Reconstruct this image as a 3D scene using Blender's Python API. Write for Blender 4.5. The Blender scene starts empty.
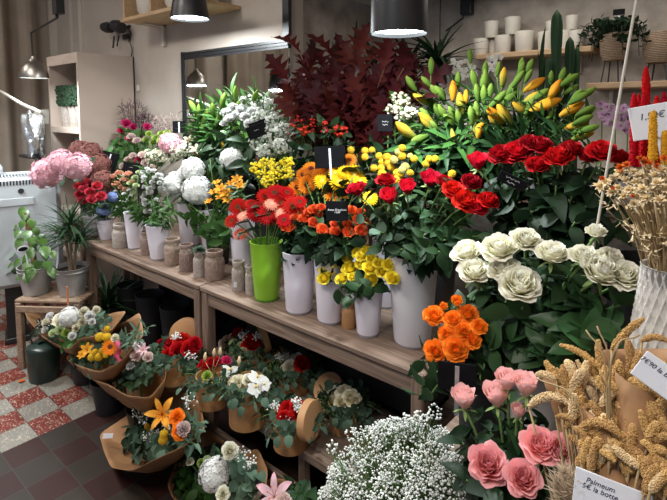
import bpy, math, random
import numpy as np
from mathutils import Matrix, Vector
rnd = random.Random(7)
C = bpy.context.scene.collection
PI = math.pi
# ---------------------------------------------------------------- camera frame (metres, X along the table, Y into the wall)
FOC = 490.0; PITCH = math.radians(5); EYE = 1.55
F0 = np.array([-.649, .760, 0.]); F0 /= np.linalg.norm(F0)
RR = np.array([F0[1], -F0[0], 0.]); ZZ = np.array([0, 0, 1.])
FF = F0*math.cos(PITCH) - ZZ*math.sin(PITCH); UU = F0*math.sin(PITCH) + ZZ*math.cos(PITCH)
PPY = 110 + FOC*math.tan(PITCH); CAM = np.array([0, 0, EYE])
def ray(x, y): return FF + RR*(x-333.5)/FOC - UU*(y-PPY)/FOC
def onZ(x, y, z): d = ray(x, y); return CAM + d*(z-EYE)/d[2]
def onY(x, y, Y): d = ray(x, y); return CAM + d*Y/d[1]
def onX(x, y, X): d = ray(x, y); return CAM + d*X/d[0]
def dist(p): return float(np.dot(np.asarray(p)-CAM, FF))
def nrm(v): v = np.asarray(v, float); return v/(np.linalg.norm(v)+1e-9)

# ---------------------------------------------------------------- materials
def nodes(name):
    m = bpy.data.materials.new(name); m.use_nodes = True
    nt = m.node_tree; nt.nodes.clear()
    return m, nt, nt.nodes, nt.links
def N(nt, t, **k):
    n = nt.nodes.new(t)
    for a, b in k.items():
        if a.startswith('i_'): n.inputs[a[2:].replace('_', ' ')].default_value = b
        else: setattr(n, a, b)
    return n
def c4(c): return (c[0], c[1], c[2], 1)
def mix(nt, a, b, fac, mode='MIX'):
    n = nt.nodes.new('ShaderNodeMix'); n.data_type = 'RGBA'; n.blend_type = mode; n.clamp_result = False
    for sock, v in ((n.inputs[0], fac), (n.inputs[6], a), (n.inputs[7], b)):
        if hasattr(v, 'links'): nt.links.new(v, sock)
        else: sock.default_value = v if not isinstance(v, tuple) or len(v) == 4 else c4(v)
    return n.outputs[2]
def math_(nt, op, a, b=0.0, c=None):
    n = nt.nodes.new('ShaderNodeMath'); n.operation = op
    for i, v in enumerate((a, b) if c is None else (a, b, c)):
        if hasattr(v, 'links'): nt.links.new(v, n.inputs[i])
        else: n.inputs[i].default_value = v
    return n.outputs[0]
def M_solid(name, col, col2=None, rough=.5, metal=0, nscale=20, bump=0, bscale=60, stretch=None, rand=0.0, spec=.5, coat=0):
    m, nt, ns, ln = nodes(name)
    out = N(nt, 'ShaderNodeOutputMaterial'); b = N(nt, 'ShaderNodeBsdfPrincipled')
    b.inputs['Roughness'].default_value = rough; b.inputs['Metallic'].default_value = metal
    b.inputs['Specular IOR Level'].default_value = spec; b.inputs['Coat Weight'].default_value = coat
    tc = N(nt, 'ShaderNodeTexCoord'); mp = N(nt, 'ShaderNodeMapping')
    if stretch: mp.inputs['Scale'].default_value = stretch
    ln.new(tc.outputs['Object'], mp.inputs['Vector'])
    no = N(nt, 'ShaderNodeTexNoise'); no.inputs['Scale'].default_value = nscale; no.inputs['Detail'].default_value = 6
    ln.new(mp.outputs[0], no.inputs['Vector'])
    rp = N(nt, 'ShaderNodeValToRGB'); rp.color_ramp.elements[0].position = .32; rp.color_ramp.elements[1].position = .68
    rp.color_ramp.elements[0].color = c4(col2 or tuple(x*.82 for x in col)); rp.color_ramp.elements[1].color = c4(col)
    ln.new(no.outputs['Fac'], rp.inputs[0]); res = rp.outputs[0]
    if rand:
        oi = N(nt, 'ShaderNodeObjectInfo'); hs = N(nt, 'ShaderNodeHueSaturation')
        ln.new(math_(nt, 'MULTIPLY_ADD', oi.outputs['Random'], rand, 1-rand/2), hs.inputs['Value'])
        ln.new(math_(nt, 'MULTIPLY_ADD', oi.outputs['Random'], rand*.06, .5-rand*.03), hs.inputs['Hue'])
        ln.new(res, hs.inputs['Color']); res = hs.outputs[0]
    ln.new(res, b.inputs['Base Color'])
    if bump:
        n2 = N(nt, 'ShaderNodeTexNoise'); n2.inputs['Scale'].default_value = bscale; n2.inputs['Detail'].default_value = 4
        ln.new(mp.outputs[0], n2.inputs['Vector'])
        bp = N(nt, 'ShaderNodeBump'); bp.inputs['Strength'].default_value = bump; bp.inputs['Distance'].default_value = .01
        ln.new(n2.outputs['Fac'], bp.inputs['Height']); ln.new(bp.outputs[0], b.inputs['Normal'])
    ln.new(b.outputs[0], out.inputs[0])
    return m
def M_petal(name, base, tip, trans=.25, rand=.25, rough=.68, mid=None, spec=.14, tint=None):
    """two-tone petal or leaf: the attribute 'tt' runs from the base of the petal (0) to its rim (1)"""
    m, nt, ns, ln = nodes(name)
    out = N(nt, 'ShaderNodeOutputMaterial'); b = N(nt, 'ShaderNodeBsdfPrincipled')
    b.inputs['Roughness'].default_value = rough; b.inputs['Specular IOR Level'].default_value = spec
    at = N(nt, 'ShaderNodeAttribute'); at.attribute_name = 'tt'
    tc = N(nt, 'ShaderNodeTexCoord'); no = N(nt, 'ShaderNodeTexNoise'); no.inputs['Scale'].default_value = 9 if trans > .2 else 30
    no.inputs['Detail'].default_value = 3
    ln.new(tc.outputs['Object'], no.inputs['Vector'])
    fac = math_(nt, 'ADD', at.outputs['Fac'], math_(nt, 'MULTIPLY_ADD', no.outputs['Fac'], .3, -.15))
    rp = N(nt, 'ShaderNodeValToRGB'); e = rp.color_ramp.elements
    e[0].color = c4(base); e[0].position = .1; e[1].color = c4(tip); e[1].position = .9
    if mid: x = e.new(.5); x.color = c4(mid)
    ln.new(fac, rp.inputs[0])
    oi = N(nt, 'ShaderNodeObjectInfo'); hs = N(nt, 'ShaderNodeHueSaturation')
    ln.new(math_(nt, 'MULTIPLY_ADD', oi.outputs['Random'], rand, 1-rand/2), hs.inputs['Value'])
    ln.new(math_(nt, 'MULTIPLY_ADD', oi.outputs['Random'], rand*.03, .5-rand*.015), hs.inputs['Hue'])
    ln.new(rp.outputs[0], hs.inputs['Color'])
    ln.new(hs.outputs[0], b.inputs['Base Color'])
    if trans > 0:
        tr = N(nt, 'ShaderNodeBsdfTranslucent'); ln.new(hs.outputs[0], tr.inputs['Color'])
        mx = N(nt, 'ShaderNodeMixShader'); mx.inputs[0].default_value = trans
        ln.new(b.outputs[0], mx.inputs[1]); ln.new(tr.outputs[0], mx.inputs[2]); ln.new(mx.outputs[0], out.inputs[0])
    else: ln.new(b.outputs[0], out.inputs[0])
    return m
def M_emit(name, col, s):
    m, nt, ns, ln = nodes(name); out = N(nt, 'ShaderNodeOutputMaterial'); e = N(nt, 'ShaderNodeEmission')
    e.inputs[0].default_value = c4(col); e.inputs[1].default_value = s; ln.new(e.outputs[0], out.inputs[0]); return m
def M_floor(name):
    m, nt, ns, ln = nodes(name); out = N(nt, 'ShaderNodeOutputMaterial'); b = N(nt, 'ShaderNodeBsdfPrincipled')
    tc = N(nt, 'ShaderNodeTexCoord'); sp = N(nt, 'ShaderNodeSeparateXYZ'); ln.new(tc.outputs['Object'], sp.inputs[0])
    S = .1545
    ux = math_(nt, 'DIVIDE', math_(nt, 'ADD', sp.outputs[0], 2.98+.158*40), .158)
    uy = math_(nt, 'DIVIDE', math_(nt, 'ADD', sp.outputs[1], -.768+S*40), S)
    par = math_(nt, 'MODULO', math_(nt, 'ADD', math_(nt, 'FLOOR', ux), math_(nt, 'FLOOR', uy)), 2.0)
    par = math_(nt, 'GREATER_THAN', par, .5)
    n1 = N(nt, 'ShaderNodeTexNoise'); n1.inputs['Scale'].default_value = 26; n1.inputs['Detail'].default_value = 5; n1.inputs['Distortion'].default_value = 2.5
    mp = N(nt, 'ShaderNodeMapping'); mp.inputs['Rotation'].default_value = (0, 0, .7); mp.inputs['Scale'].default_value = (1, 2.4, 1)
    ln.new(tc.outputs['Object'], mp.inputs[0]); ln.new(mp.outputs[0], n1.inputs['Vector'])
    vr = N(nt, 'ShaderNodeValToRGB'); vr.color_ramp.elements[0].position = .56; vr.color_ramp.elements[1].position = .63
    ln.new(n1.outputs['Fac'], vr.inputs[0])
    n2 = N(nt, 'ShaderNodeTexNoise'); n2.inputs['Scale'].default_value = 5; n2.inputs['Detail'].default_value = 5; ln.new(tc.outputs['Object'], n2.inputs['Vector'])
    red = mix(nt, (.10, .016, .011), (.19, .030, .020), n2.outputs['Fac'])
    gry = mix(nt, (.15, .145, .125), (.25, .235, .205), n2.outputs['Fac'])
    tile = mix(nt, red, gry, par)
    # the strip towards the shop is a darker band of the same tiles, with hardly any veins
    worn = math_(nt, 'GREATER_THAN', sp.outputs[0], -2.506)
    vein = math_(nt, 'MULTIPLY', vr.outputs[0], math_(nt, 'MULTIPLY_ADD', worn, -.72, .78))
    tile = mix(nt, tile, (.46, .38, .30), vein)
    dark_bandc = mix(nt, (.028, .010, .008), (.026, .018, .014), par)
    tile = mix(nt, tile, mix(nt, dark_bandc, (.05, .036, .028), vein), math_(nt, 'MULTIPLY', worn, .975))
    def edge(u): f = math_(nt, 'FRACT', u); return math_(nt, 'LESS_THAN', math_(nt, 'MINIMUM', f, math_(nt, 'SUBTRACT', 1.0, f)), .012)
    gr = math_(nt, 'MAXIMUM', edge(ux), edge(uy))
    tile = mix(nt, tile, (.05, .04, .035), math_(nt, 'MULTIPLY', gr, .8))
    ln.new(tile, b.inputs['Base Color']); b.inputs['Roughness'].default_value = .5; b.inputs['Specular IOR Level'].default_value = .3
    ln.new(b.outputs[0], out.inputs[0]); return m
def M_wood(name, a, b_, scale=(2.2, 30, 30), rough=.65):
    m, nt, ns, ln = nodes(name); out = N(nt, 'ShaderNodeOutputMaterial'); b = N(nt, 'ShaderNodeBsdfPrincipled')
    tc = N(nt, 'ShaderNodeTexCoord'); mp = N(nt, 'ShaderNodeMapping'); mp.inputs['Scale'].default_value = scale; ln.new(tc.outputs['Object'], mp.inputs[0])
    n1 = N(nt, 'ShaderNodeTexNoise'); n1.inputs['Scale'].default_value = 2; n1.inputs['Detail'].default_value = 8; n1.inputs['Distortion'].default_value = .8
    ln.new(mp.outputs[0], n1.inputs['Vector'])
    rp = N(nt, 'ShaderNodeValToRGB'); rp.color_ramp.elements[0].position = .3; rp.color_ramp.elements[1].position = .7
    rp.color_ramp.elements[0].color = c4(b_); rp.color_ramp.elements[1].color = c4(a); ln.new(n1.outputs['Fac'], rp.inputs[0])
    ln.new(rp.outputs[0], b.inputs['Base Color']); b.inputs['Roughness'].default_value = rough
    bp = N(nt, 'ShaderNodeBump'); bp.inputs['Strength'].default_value = .35; bp.inputs['Distance'].default_value = .004
    ln.new(n1.outputs['Fac'], bp.inputs['Height']); ln.new(bp.outputs[0], b.inputs['Normal']); ln.new(b.outputs[0], out.inputs[0]); return m
def M_glass(name, col=(.9, .93, .92), rough=.05):
    m, nt, ns, ln = nodes(name); out = N(nt, 'ShaderNodeOutputMaterial'); b = N(nt, 'ShaderNodeBsdfPrincipled')
    b.inputs['Base Color'].default_value = c4(col); b.inputs['Roughness'].default_value = rough; b.inputs['Transmission Weight'].default_value = 1
    ln.new(b.outputs[0], out.inputs[0]); return m
def M_weave(name, a, b_, sc=120):
    m, nt, ns, ln = nodes(name); out = N(nt, 'ShaderNodeOutputMaterial'); b = N(nt, 'ShaderNodeBsdfPrincipled')
    tc = N(nt, 'ShaderNodeTexCoord'); w = N(nt, 'ShaderNodeTexWave'); w.bands_direction = 'Z'; w.inputs['Scale'].default_value = sc/6
    w.inputs['Distortion'].default_value = 3; w.inputs['Detail'].default_value = 3; w.inputs['Detail Scale'].default_value = 5
    ln.new(tc.outputs['Object'], w.inputs['Vector'])
    ln.new(mix(nt, b_, a, w.outputs['Fac']), b.inputs['Base Color']); b.inputs['Roughness'].default_value = .8
    bp = N(nt, 'ShaderNodeBump'); bp.inputs['Strength'].default_value = .6; bp.inputs['Distance'].default_value = .006
    ln.new(w.outputs['Fac'], bp.inputs['Height']); ln.new(bp.outputs[0], b.inputs['Normal']); ln.new(b.outputs[0], out.inputs[0]); return m

X = {}
X['plaster'] = M_solid('cream_plaster', (.47, .41, .355), (.40, .345, .295), .85, nscale=3, bump=.15, bscale=25)
X['stone'] = M_solid('rough_plaster', (.52, .46, .40), (.33, .285, .24), .9, nscale=9, bump=1, bscale=11)
X['ceil'] = M_solid('ceiling_paint', (.55, .53, .5), (.48, .46, .43), .9, nscale=3)
X['floor'] = M_floor('checkered_terrazzo')
X['wood'] = M_wood('weathered_wood', (.30, .21, .155), (.125, .082, .06))
X['woodv'] = M_wood('weathered_wood_upright', (.30, .21, .155), (.125, .082, .06), (30, 30, 2.2))
X['crate'] = M_wood('crate_wood', (.36, .25, .17), (.22, .14, .09))
X['pine'] = M_wood('pine_board', (.52, .36, .21), (.40, .26, .14), (3, 20, 20))
X['cab'] = M_solid('cream_cabinet_paint', (.47, .38, .32), (.44, .355, .30), .6, nscale=4)
X['cabf'] = M_wood('pale_cabinet_front', (.64, .53, .46), (.55, .44, .37), (4, 4, 12))
X['black'] = M_solid('black_metal', (.016, .016, .018), (.011, .011, .013), .4, nscale=8)
X['matte'] = M_solid('black_plastic', (.022, .022, .025), (.014, .014, .016), .55, nscale=12)
X['slate'] = M_solid('slate_board', (.008, .008, .010), (.005, .005, .006), .8, spec=.1, nscale=40)
X['chalk'] = M_solid('white_marker', (.8, .8, .8), rough=.8)
X['ink'] = M_solid('blue_black_ink', (.02, .022, .05), rough=.8)
X['card'] = M_solid('white_card', (.74, .76, .82), (.70, .72, .78), .7, nscale=5)
X['white'] = M_solid('white_plastic', (.78, .75, .83), (.75, .72, .80), .35, nscale=4)
X['whiteb'] = M_solid('off_white_plastic', (.70, .68, .71), (.675, .655, .685), .38, nscale=4)
X['lime'] = M_solid('lime_plastic', (.28, .56, .04), (.26, .53, .03), .35, nscale=4)
X['limed'] = M_solid('dark_green_foot', (.07, .32, .02), rough=.3)
X['foot'] = M_solid('clear_grey_foot', (.33, .32, .36), (.27, .26, .3), .12, nscale=10)
X['creamp'] = M_solid('cream_ceramic', (.58, .54, .47), (.54, .50, .43), .5, nscale=8)
X['zinc'] = M_solid('zinc', (.50, .50, .49), (.30, .30, .29), .42, .45, nscale=9, bump=.1)
X['chrome'] = M_solid('brushed_chrome', (.42, .39, .35), rough=.38, metal=1)
X['jar'] = M_solid('sanded_brown_glass', (.34, .25, .21), (.22, .15, .12), .6, nscale=60, bump=.3, bscale=150, rand=.5)
X['jarw'] = M_solid('frosted_pale_jar', (.45, .40, .36), (.30, .25, .22), .6, nscale=60, bump=.3, bscale=150)
X['rope'] = M_weave('jute_cord', (.62, .54, .42), (.42, .34, .24), 900)
X['basket'] = M_weave('seagrass_weave', (.42, .30, .20), (.15, .10, .06), 240)
X['kraft'] = M_solid('kraft_paper', (.38, .20, .088), (.29, .15, .066), .75, nscale=6, bump=.5, bscale=9)
X['kraftb'] = M_solid('kraft_board', (.42, .215, .085), (.39, .195, .075), .6, nscale=8)
X['kraftl'] = M_solid('kraft_board_lid', (.46, .25, .11), (.43, .23, .1), .6, nscale=8)
X['curtain'] = M_solid('taupe_curtain', (.32, .265, .21), (.26, .21, .165), .9, nscale=4)
X['foil'] = M_solid('crumpled_foil', (.75, .75, .76), (.5, .5, .5), .22, .9, nscale=12, bump=.8, bscale=20)
X['ac'] = M_solid('white_appliance', (.44, .47, .49), (.42, .45, .47), .25, nscale=2)
X['dgreen'] = M_solid('dark_green_metal', (.018, .035, .03), (.012, .025, .02), .3, nscale=10)
X['soil'] = M_solid('soil', (.05, .03, .02), (.025, .015, .01), .95, nscale=60, bump=.6)
X['coir'] = M_solid('coir_moss', (.22, .10, .05), (.12, .055, .03), .95, nscale=60, bump=1)
X['bark'] = M_solid('pale_bark', (.28, .2, .13), (.16, .11, .07), .85, nscale=30, bump=.4)
X['mirror'] = M_solid('mirror_glass', (.62, .62, .60), (.55, .55, .53), .035, 1, nscale=3)
X['bulb'] = M_emit('lamp_diffuser', (.86, .96, 1.0), 14)
X['red_tape'] = M_solid('pink_tape', (.5, .05, .12), rough=.6)
X['orangetag'] = M_solid('orange_wood_tag', (.5, .17, .06), rough=.6)
# plants
G = {}
G['leaf'] = M_petal('rose_leaf', (.028, .066, .022), (.018, .050, .019), .12, .55, .5, spec=.28)
G['dark'] = M_petal('dark_leaf', (.015, .038, .015), (.010, .028, .012), .1, .5, .5, spec=.25)
G['mid'] = M_petal('mid_green_leaf', (.055, .135, .03), (.036, .105, .022), .18, .5, .5, spec=.28)
G['bright'] = M_petal('bright_leaf', (.11, .24, .04), (.07, .18, .028), .22, .4, .45, spec=.35)
G['rleaf'] = M_petal('glossy_rose_leaf', (.040, .095, .030), (.026, .072, .024), .12, .5, .4, spec=.4)
G['pothos'] = M_petal('climber_leaf', (.085, .20, .03), (.050, .14, .022), .15, .4, .38, spec=.5)
G['euc'] = M_petal('eucalyptus_leaf', (.088, .145, .098), (.062, .112, .074), .12, .6, .65, spec=.2)
G['oak'] = M_petal('burgundy_oak_leaf', (.085, .010, .009), (.045, .007, .008), .10, .7, .6, spec=.15)
G['stem'] = M_petal('green_stem', (.10, .18, .05), (.12, .2, .06), 0, .3, .5)
G['dstem'] = M_petal('dried_stem', (.35, .25, .13), (.42, .31, .17), 0, .3, .8)
G['wstem'] = M_petal('woody_stem', (.09, .04, .03), (.09, .05, .03), 0, .3, .8)
def P(n, base, tip, **k): G[n] = M_petal(n, base, tip, **k)
P('red', (.36, .004, .008), (.56, .010, .014), rand=.25)
P('crimson', (.38, .004, .02), (.60, .012, .035), rand=.2)
P('darkred', (.22, .003, .006), (.36, .006, .010))
P('gerred', (.30, .003, .003), (.50, .006, .004), rand=.15)
P('salmon', (.85, .42, .30), (.80, .30, .20))
P('coral', (.78, .20, .12), (.75, .12, .07))
P('gerorange', (.62, .12, .01), (.85, .27, .015), rand=.15)
P('geryellow', (.80, .42, .01), (.90, .55, .01), rand=.1)
P('sprayorange', (.80, .16, .05), (.72, .11, .03), rand=.3)
P('bicolor', (.96, .55, .06), (.88, .20, .02), mid=(.94, .38, .03), rand=.25)
P('yellow', (.95, .74, .03), (.97, .85, .08), rand=.15)
P('billy', (.58, .36, .02), (.66, .43, .03), trans=.05, rand=.25)
P('billyp', (.42, .36, .10), (.48, .42, .14), trans=.05, rand=.2)
P('whiterose', (.80, .78, .54), (.88, .86, .76), rand=.12)
P('cream', (.80, .74, .50), (.86, .83, .68), rand=.12)
P('white', (.78, .79, .74), (.86, .86, .85), rand=.1)
P('gyp', (.70, .72, .66), (.80, .82, .79), trans=.1, rand=.15)
P('wax', (.46, .50, .42), (.60, .62, .56), trans=.1, rand=.15)
P('pinkrose', (.95, .36, .30), (.90, .44, .46), mid=(.92, .40, .40), rand=.12)
P('palerose', (.90, .62, .52), (.92, .56, .56), rand=.12)
P('pinkhyd', (.86, .64, .68), (.82, .46, .54), rand=.1)
P('rust', (.15, .05, .04), (.30, .13, .11), rand=.3)
P('bluehyd', (.30, .38, .66), (.26, .36, .66), rand=.2)
P('mauve', (.42, .32, .46), (.42, .30, .44))
P('cerise', (.60, .02, .14), (.70, .04, .19), rand=.3)
P('sprayred', (.66, .05, .09), (.72, .08, .11), rand=.3)
P('peach', (.80, .40, .26), (.82, .48, .34), rand=.3)
P('blush', (.82, .58, .54), (.84, .68, .64), rand=.3)
P('limef', (.42, .58, .10), (.46, .62, .14), rand=.2)
P('palegreen', (.55, .68, .32), (.66, .76, .46), rand=.2)
P('plum', (.10, .06, .075), (.15, .09, .11), trans=.1, rand=.4)
P('budgreen', (.09, .18, .03), (.19, .29, .045), mid=(.13, .23, .035), rand=.3)
P('budyellow', (.20, .26, .04), (.66, .38, .03), mid=(.46, .36, .045), rand=.3)
P('budorange', (.60, .36, .03), (.80, .30, .02), mid=(.78, .38, .025), rand=.2)
P('lilyopen', (.86, .34, .03), (.88, .42, .06), rand=.1)
P('alstro', (.88, .52, .06), (.80, .30, .02), rand=.2)
P('berry', (.46, .02, .015), (.50, .03, .02), trans=0, rand=.3, rough=.3)
P('cellred', (.34, .003, .010), (.38, .004, .012), trans=0, rand=.3, rough=.95)
P('cellyel', (.64, .32, .02), (.68, .36, .03), trans=0, rand=.2, rough=.95)
P('millet', (.44, .26, .095), (.60, .38, .165), trans=0, rand=.3, rough=.9)
P('milletp', (.62, .45, .24), (.76, .59, .36), trans=0, rand=.3, rough=.9)
P('straw', (.74, .55, .28), (.88, .76, .52), trans=.1, rand=.3)
P('safflower', (.60, .12, .02), (.68, .14, .02), trans=.1, rand=.2)
P('orchidp', (.46, .26, .42), (.54, .36, .50), rand=.2)
P('pampas', (.62, .50, .36), (.72, .60, .45), trans=.2)
P('cactus', (.02, .05, .025), (.03, .065, .03), trans=0, rand=.2)
P('eye', (.06, .015, .01), (.10, .03, .012), trans=0)
P('rim', (.28, .03, .01), (.34, .06, .02), trans=0)
P('pollen', (.75, .42, .04), (.80, .55, .10), trans=0)
P('sepal', (.16, .24, .08), (.22, .30, .11), trans=.1, rand=.2)

# ---------------------------------------------------------------- mesh building
class MB:
    def __init__(s): s.V = []; s.F = []; s.T = []; s.I = []; s.n = 0
    def add(s, V, Fc, t=0.5, mi=0, M=None):
        V = np.asarray(V, float).reshape(-1, 3)
        if M is not None: V = V @ M[0].T + M[1]
        s.V.append(V); o = s.n; s.F.extend([tuple(i+o for i in f) for f in Fc]); s.I.extend([mi]*len(Fc))
        s.T.append(np.full(len(V), t) if np.isscalar(t) else np.asarray(t, float)); s.n += len(V); return s
    def mesh(s, name, mats, smooth=True):
        me = bpy.data.meshes.new(name)
        V = np.vstack(s.V) if s.V else np.zeros((0, 3)); me.from_pydata(V.tolist(), [], s.F)
        for m in (mats if isinstance(mats, (list, tuple)) else [mats]): me.materials.append(m)
        me.polygons.foreach_set('material_index', np.array(s.I, dtype=np.int32))
        if smooth: me.polygons.foreach_set('use_smooth', np.ones(len(s.F), dtype=bool))
        a = me.attributes.new('tt', 'FLOAT', 'POINT'); a.data.foreach_set('value', np.concatenate(s.T).astype(np.float32))
        if smooth and (mats if not isinstance(mats, (list, tuple)) else mats[0]) in X.values(): me.set_sharp_from_angle(angle=math.radians(42))
        me.update(); return me
    def obj(s, name, mats, parent=None, smooth=True, loc=None):
        return put(name, s.mesh(name, mats, smooth), parent, loc)
def put(name, me, parent=None, loc=None, R=None, sc=None):
    o = bpy.data.objects.new(name, me); C.objects.link(o)
    if parent: o.parent = parent
    if R is not None or sc is not None:
        M3 = Matrix(np.asarray(R if R is not None else np.eye(3)).tolist()).to_4x4()
        s3 = Matrix.Diagonal((*((sc,)*3 if np.isscalar(sc) else sc), 1)) if sc is not None else Matrix.Identity(4)
        o.matrix_local = Matrix.Translation(Vector([float(q) for q in (loc if loc is not None else (0, 0, 0))])) @ M3 @ s3
    elif loc is not None: o.location = [float(q) for q in loc]
    return o
def thing(name, loc, label, cat, group=None):
    o = bpy.data.objects.new(name, None); C.objects.link(o); o.location = [float(q) for q in loc]; o.empty_display_size = .03
    tag(o, label, cat, group); return o
def tag(o, label=None, cat=None, group=None, kind=None):
    if label: o['label'] = label
    if cat: o['category'] = cat
    if group: o['group'] = group
    if kind: o['kind'] = kind
    return o
def base3(z, roll=0.0, hint=(0, 0, 1)):
    z = nrm(z); h = np.asarray(hint, float)
    if abs(np.dot(z, h)) > .98: h = np.array([1., 0, 0])
    x = nrm(np.cross(h, z)); y = np.cross(z, x)
    c, s = math.cos(roll), math.sin(roll)
    return np.array([x*c+y*s, -x*s+y*c, z]).T
def leafM(p, d, n):
    d = nrm(d); x = nrm(np.cross(d, n)); z = np.cross(x, d); return (np.array([x, d, z]).T, np.asarray(p, float))
def gf(nu, nv, closed=False):
    F = []
    for j in range(nv-1):
        for i in range(nu if closed else nu-1):
            a = j*nu+i; b = j*nu+(i+1) % nu; F.append((a, b, b+nu, a+nu))
    return F
def lathe(prof, n=24, ell=1.0):
    a = np.linspace(0, 2*PI, n, endpoint=False); V = []
    for r, z in prof: V.append(np.stack([r*np.cos(a), r*ell*np.sin(a), np.full(n, z)], 1))
    return np.vstack(V), gf(n, len(prof), True)
def tube(pts, rad, n=6, cap=True):
    pts = np.asarray(pts, float); m = len(pts); rad = np.full(m, rad) if np.isscalar(rad) else np.asarray(rad)
    V = []; tn = np.gradient(pts, axis=0); up = np.array([.13, .21, .97]); 
    a = np.linspace(0, 2*PI, n, endpoint=False)
    for i in range(m):
        t = nrm(tn[i]); x = np.cross(up, t)
        x = nrm(x) if np.linalg.norm(x) > .05 else nrm(np.cross([1, 0, 0], t))
        y = np.cross(t, x); V.append(pts[i] + rad[i]*(np.outer(np.cos(a), x)+np.outer(np.sin(a), y)))
    F = gf(n, m, True)
    if cap: F += [tuple(range(n))[::-1], tuple((m-1)*n+i for i in range(n))]
    return np.vstack(V), F
def box(c, s, R=None):
    c = np.asarray(c, float); h = np.asarray(s, float)/2
    V = np.array([[x, y, z] for x in (-1, 1) for y in (-1, 1) for z in (-1, 1)])*h
    if R is not None: V = V @ np.asarray(R).T
    return V+c, [(0, 1, 3, 2), (4, 6, 7, 5), (0, 4, 5, 1), (2, 3, 7, 6), (0, 2, 6, 4), (1, 5, 7, 3)]
def bevbox(c, s, b=.004):
    x, y, z = s; b = min(b, x/3, y/3, z/3); V = []
    for sx in (-1, 1):
        for sy in (-1, 1):
            for sz in (-1, 1):
                V += [[sx*(x/2-b), sy*(y/2-b), sz*z/2], [sx*(x/2-b), sy*y/2, sz*(z/2-b)], [sx*x/2, sy*(y/2-b), sz*(z/2-b)]]
    import itertools
    me = bpy.data.meshes.new('t'); import bmesh
    bm = bmesh.new(); vs = [bm.verts.new(v) for v in V]; r = bmesh.ops.convex_hull(bm, input=vs)
    bmesh.ops.dissolve_limit(bm, angle_limit=.02, verts=bm.verts, edges=bm.edges)
    bm.verts.index_update(); VV = np.array([v.co[:] for v in bm.verts])+np.asarray(c, float); F = [tuple(v.index for v in f.verts) for f in bm.faces]
    bm.free(); bpy.data.meshes.remove(me); return VV, F
_t = (1+5**.5)/2
_iv = np.array([(-1, _t, 0), (1, _t, 0), (-1, -_t, 0), (1, -_t, 0), (0, -1, _t), (0, 1, _t), (0, -1, -_t), (0, 1, -_t), (_t, 0, -1), (_t, 0, 1), (-_t, 0, -1), (-_t, 0, 1)], float)
_iv /= np.linalg.norm(_iv[0])
_if = [(0, 11, 5), (0, 5, 1), (0, 1, 7), (0, 7, 10), (0, 10, 11), (1, 5, 9), (5, 11, 4), (11, 10, 2), (10, 7, 6), (7, 1, 8), (3, 9, 4), (3, 4, 2), (3, 2, 6), (3, 6, 8), (3, 8, 9), (4, 9, 5), (2, 4, 11), (6, 2, 10), (8, 6, 7), (9, 8, 1)]
def ico(sub=0):
    V = [tuple(v) for v in _iv]; F = list(_if)
    for _ in range(sub):
        mid = {}; NF = []
        def m(a, b):
            k = (min(a, b), max(a, b))
            if k not in mid: V.append(tuple(nrm((np.array(V[a])+np.array(V[b]))/2))); mid[k] = len(V)-1
            return mid[k]
        for a, b, c in F:
            x, y, z = m(a, b), m(b, c), m(c, a); NF += [(a, x, z), (b, y, x), (c, z, y), (x, y, z)]
        F = NF
    return np.array(V), F
I0 = ico(0); I1 = ico(1); I2 = ico(2)
def bez(p0, p1, p2, n=7):
    t = np.linspace(0, 1, n)[:, None]; return (1-t)**2*np.asarray(p0)+2*t*(1-t)*np.asarray(p1)+t**2*np.asarray(p2)
def spline(pts, n=6):
    pts = np.asarray(pts, float); P_ = np.vstack([2*pts[0]-pts[1], pts, 2*pts[-1]-pts[-2]]); out = []
    for i in range(1, len(P_)-2):
        for k in range(n):
            t = k/n; a, b, c, d = P_[i-1], P_[i], P_[i+1], P_[i+2]
            out.append(.5*((2*b)+(-a+c)*t+(2*a-5*b+4*c-d)*t*t+(-a+3*b-3*c+d)*t**3))
    out.append(P_[-2]); return np.array(out)

# ---------------------------------------------------------------- leaves
def leafgeo(L, W, kind='ovate', fold=.25, droop=.2, nv=6, wave=0):
    v = np.linspace(0, 1, nv)
    if kind == 'ovate': w = np.sin(PI*np.clip(v, .02, .985)**.75)**.85
    elif kind == 'round': w = np.sqrt(np.clip(1-(2*v-1)**2, .01, 1))
    elif kind == 'lance': w = np.sin(PI*np.clip(v, .03, .99)**.8)**.6
    elif kind == 'strap': w = (1-v**3)*.9+.03
    elif kind == 'oak':
        nv = 15; v = np.linspace(0, 1, nv); env = .25+.95*np.sin(PI*np.clip(v, 0, .98)**.9); lob = np.array([.12, .2, .35, 1, .32, .5, 1.1, .35, .5, 1.15, .38, .45, .9, .28, .02])
        w = env*lob
    u = np.array([-1, -.45, 0, .45, 1.]) if kind == 'oak' else np.array([-1, 0, 1.])
    V = []
    for j in range(nv):
        for a in u:
            back = .08*L*abs(a)*(1 if kind == 'oak' and w[j] > .8 else 0)
            V.append((a*w[j]*W/2, v[j]*L+back, fold*abs(a)*w[j]*W/2 - droop*L*v[j]**2 + wave*W*math.sin(v[j]*9+a*2)))
    return np.array(V), gf(len(u), nv), np.repeat(v, len(u))
LEAFS = {}
def leafvar(kind):
    if kind not in LEAFS:
        sp = {'ovate': (1, .58), 'round': (1, .85), 'lance': (1, .2), 'strap': (1, .07), 'oak': (1, .62), 'wide': (1, .72), 'olive': (1, .3)}[kind]
        k2 = {'wide': 'ovate', 'olive': 'lance'}.get(kind, kind)
        LEAFS[kind] = [leafgeo(sp[0], sp[1], k2, f, d, wave=.03 if kind != 'strap' else 0, nv=6) for f, d in ((.2, .15), (.35, .3), (.1, .4), (.3, .05), (.45, .5))]
    return LEAFS[kind]
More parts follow.
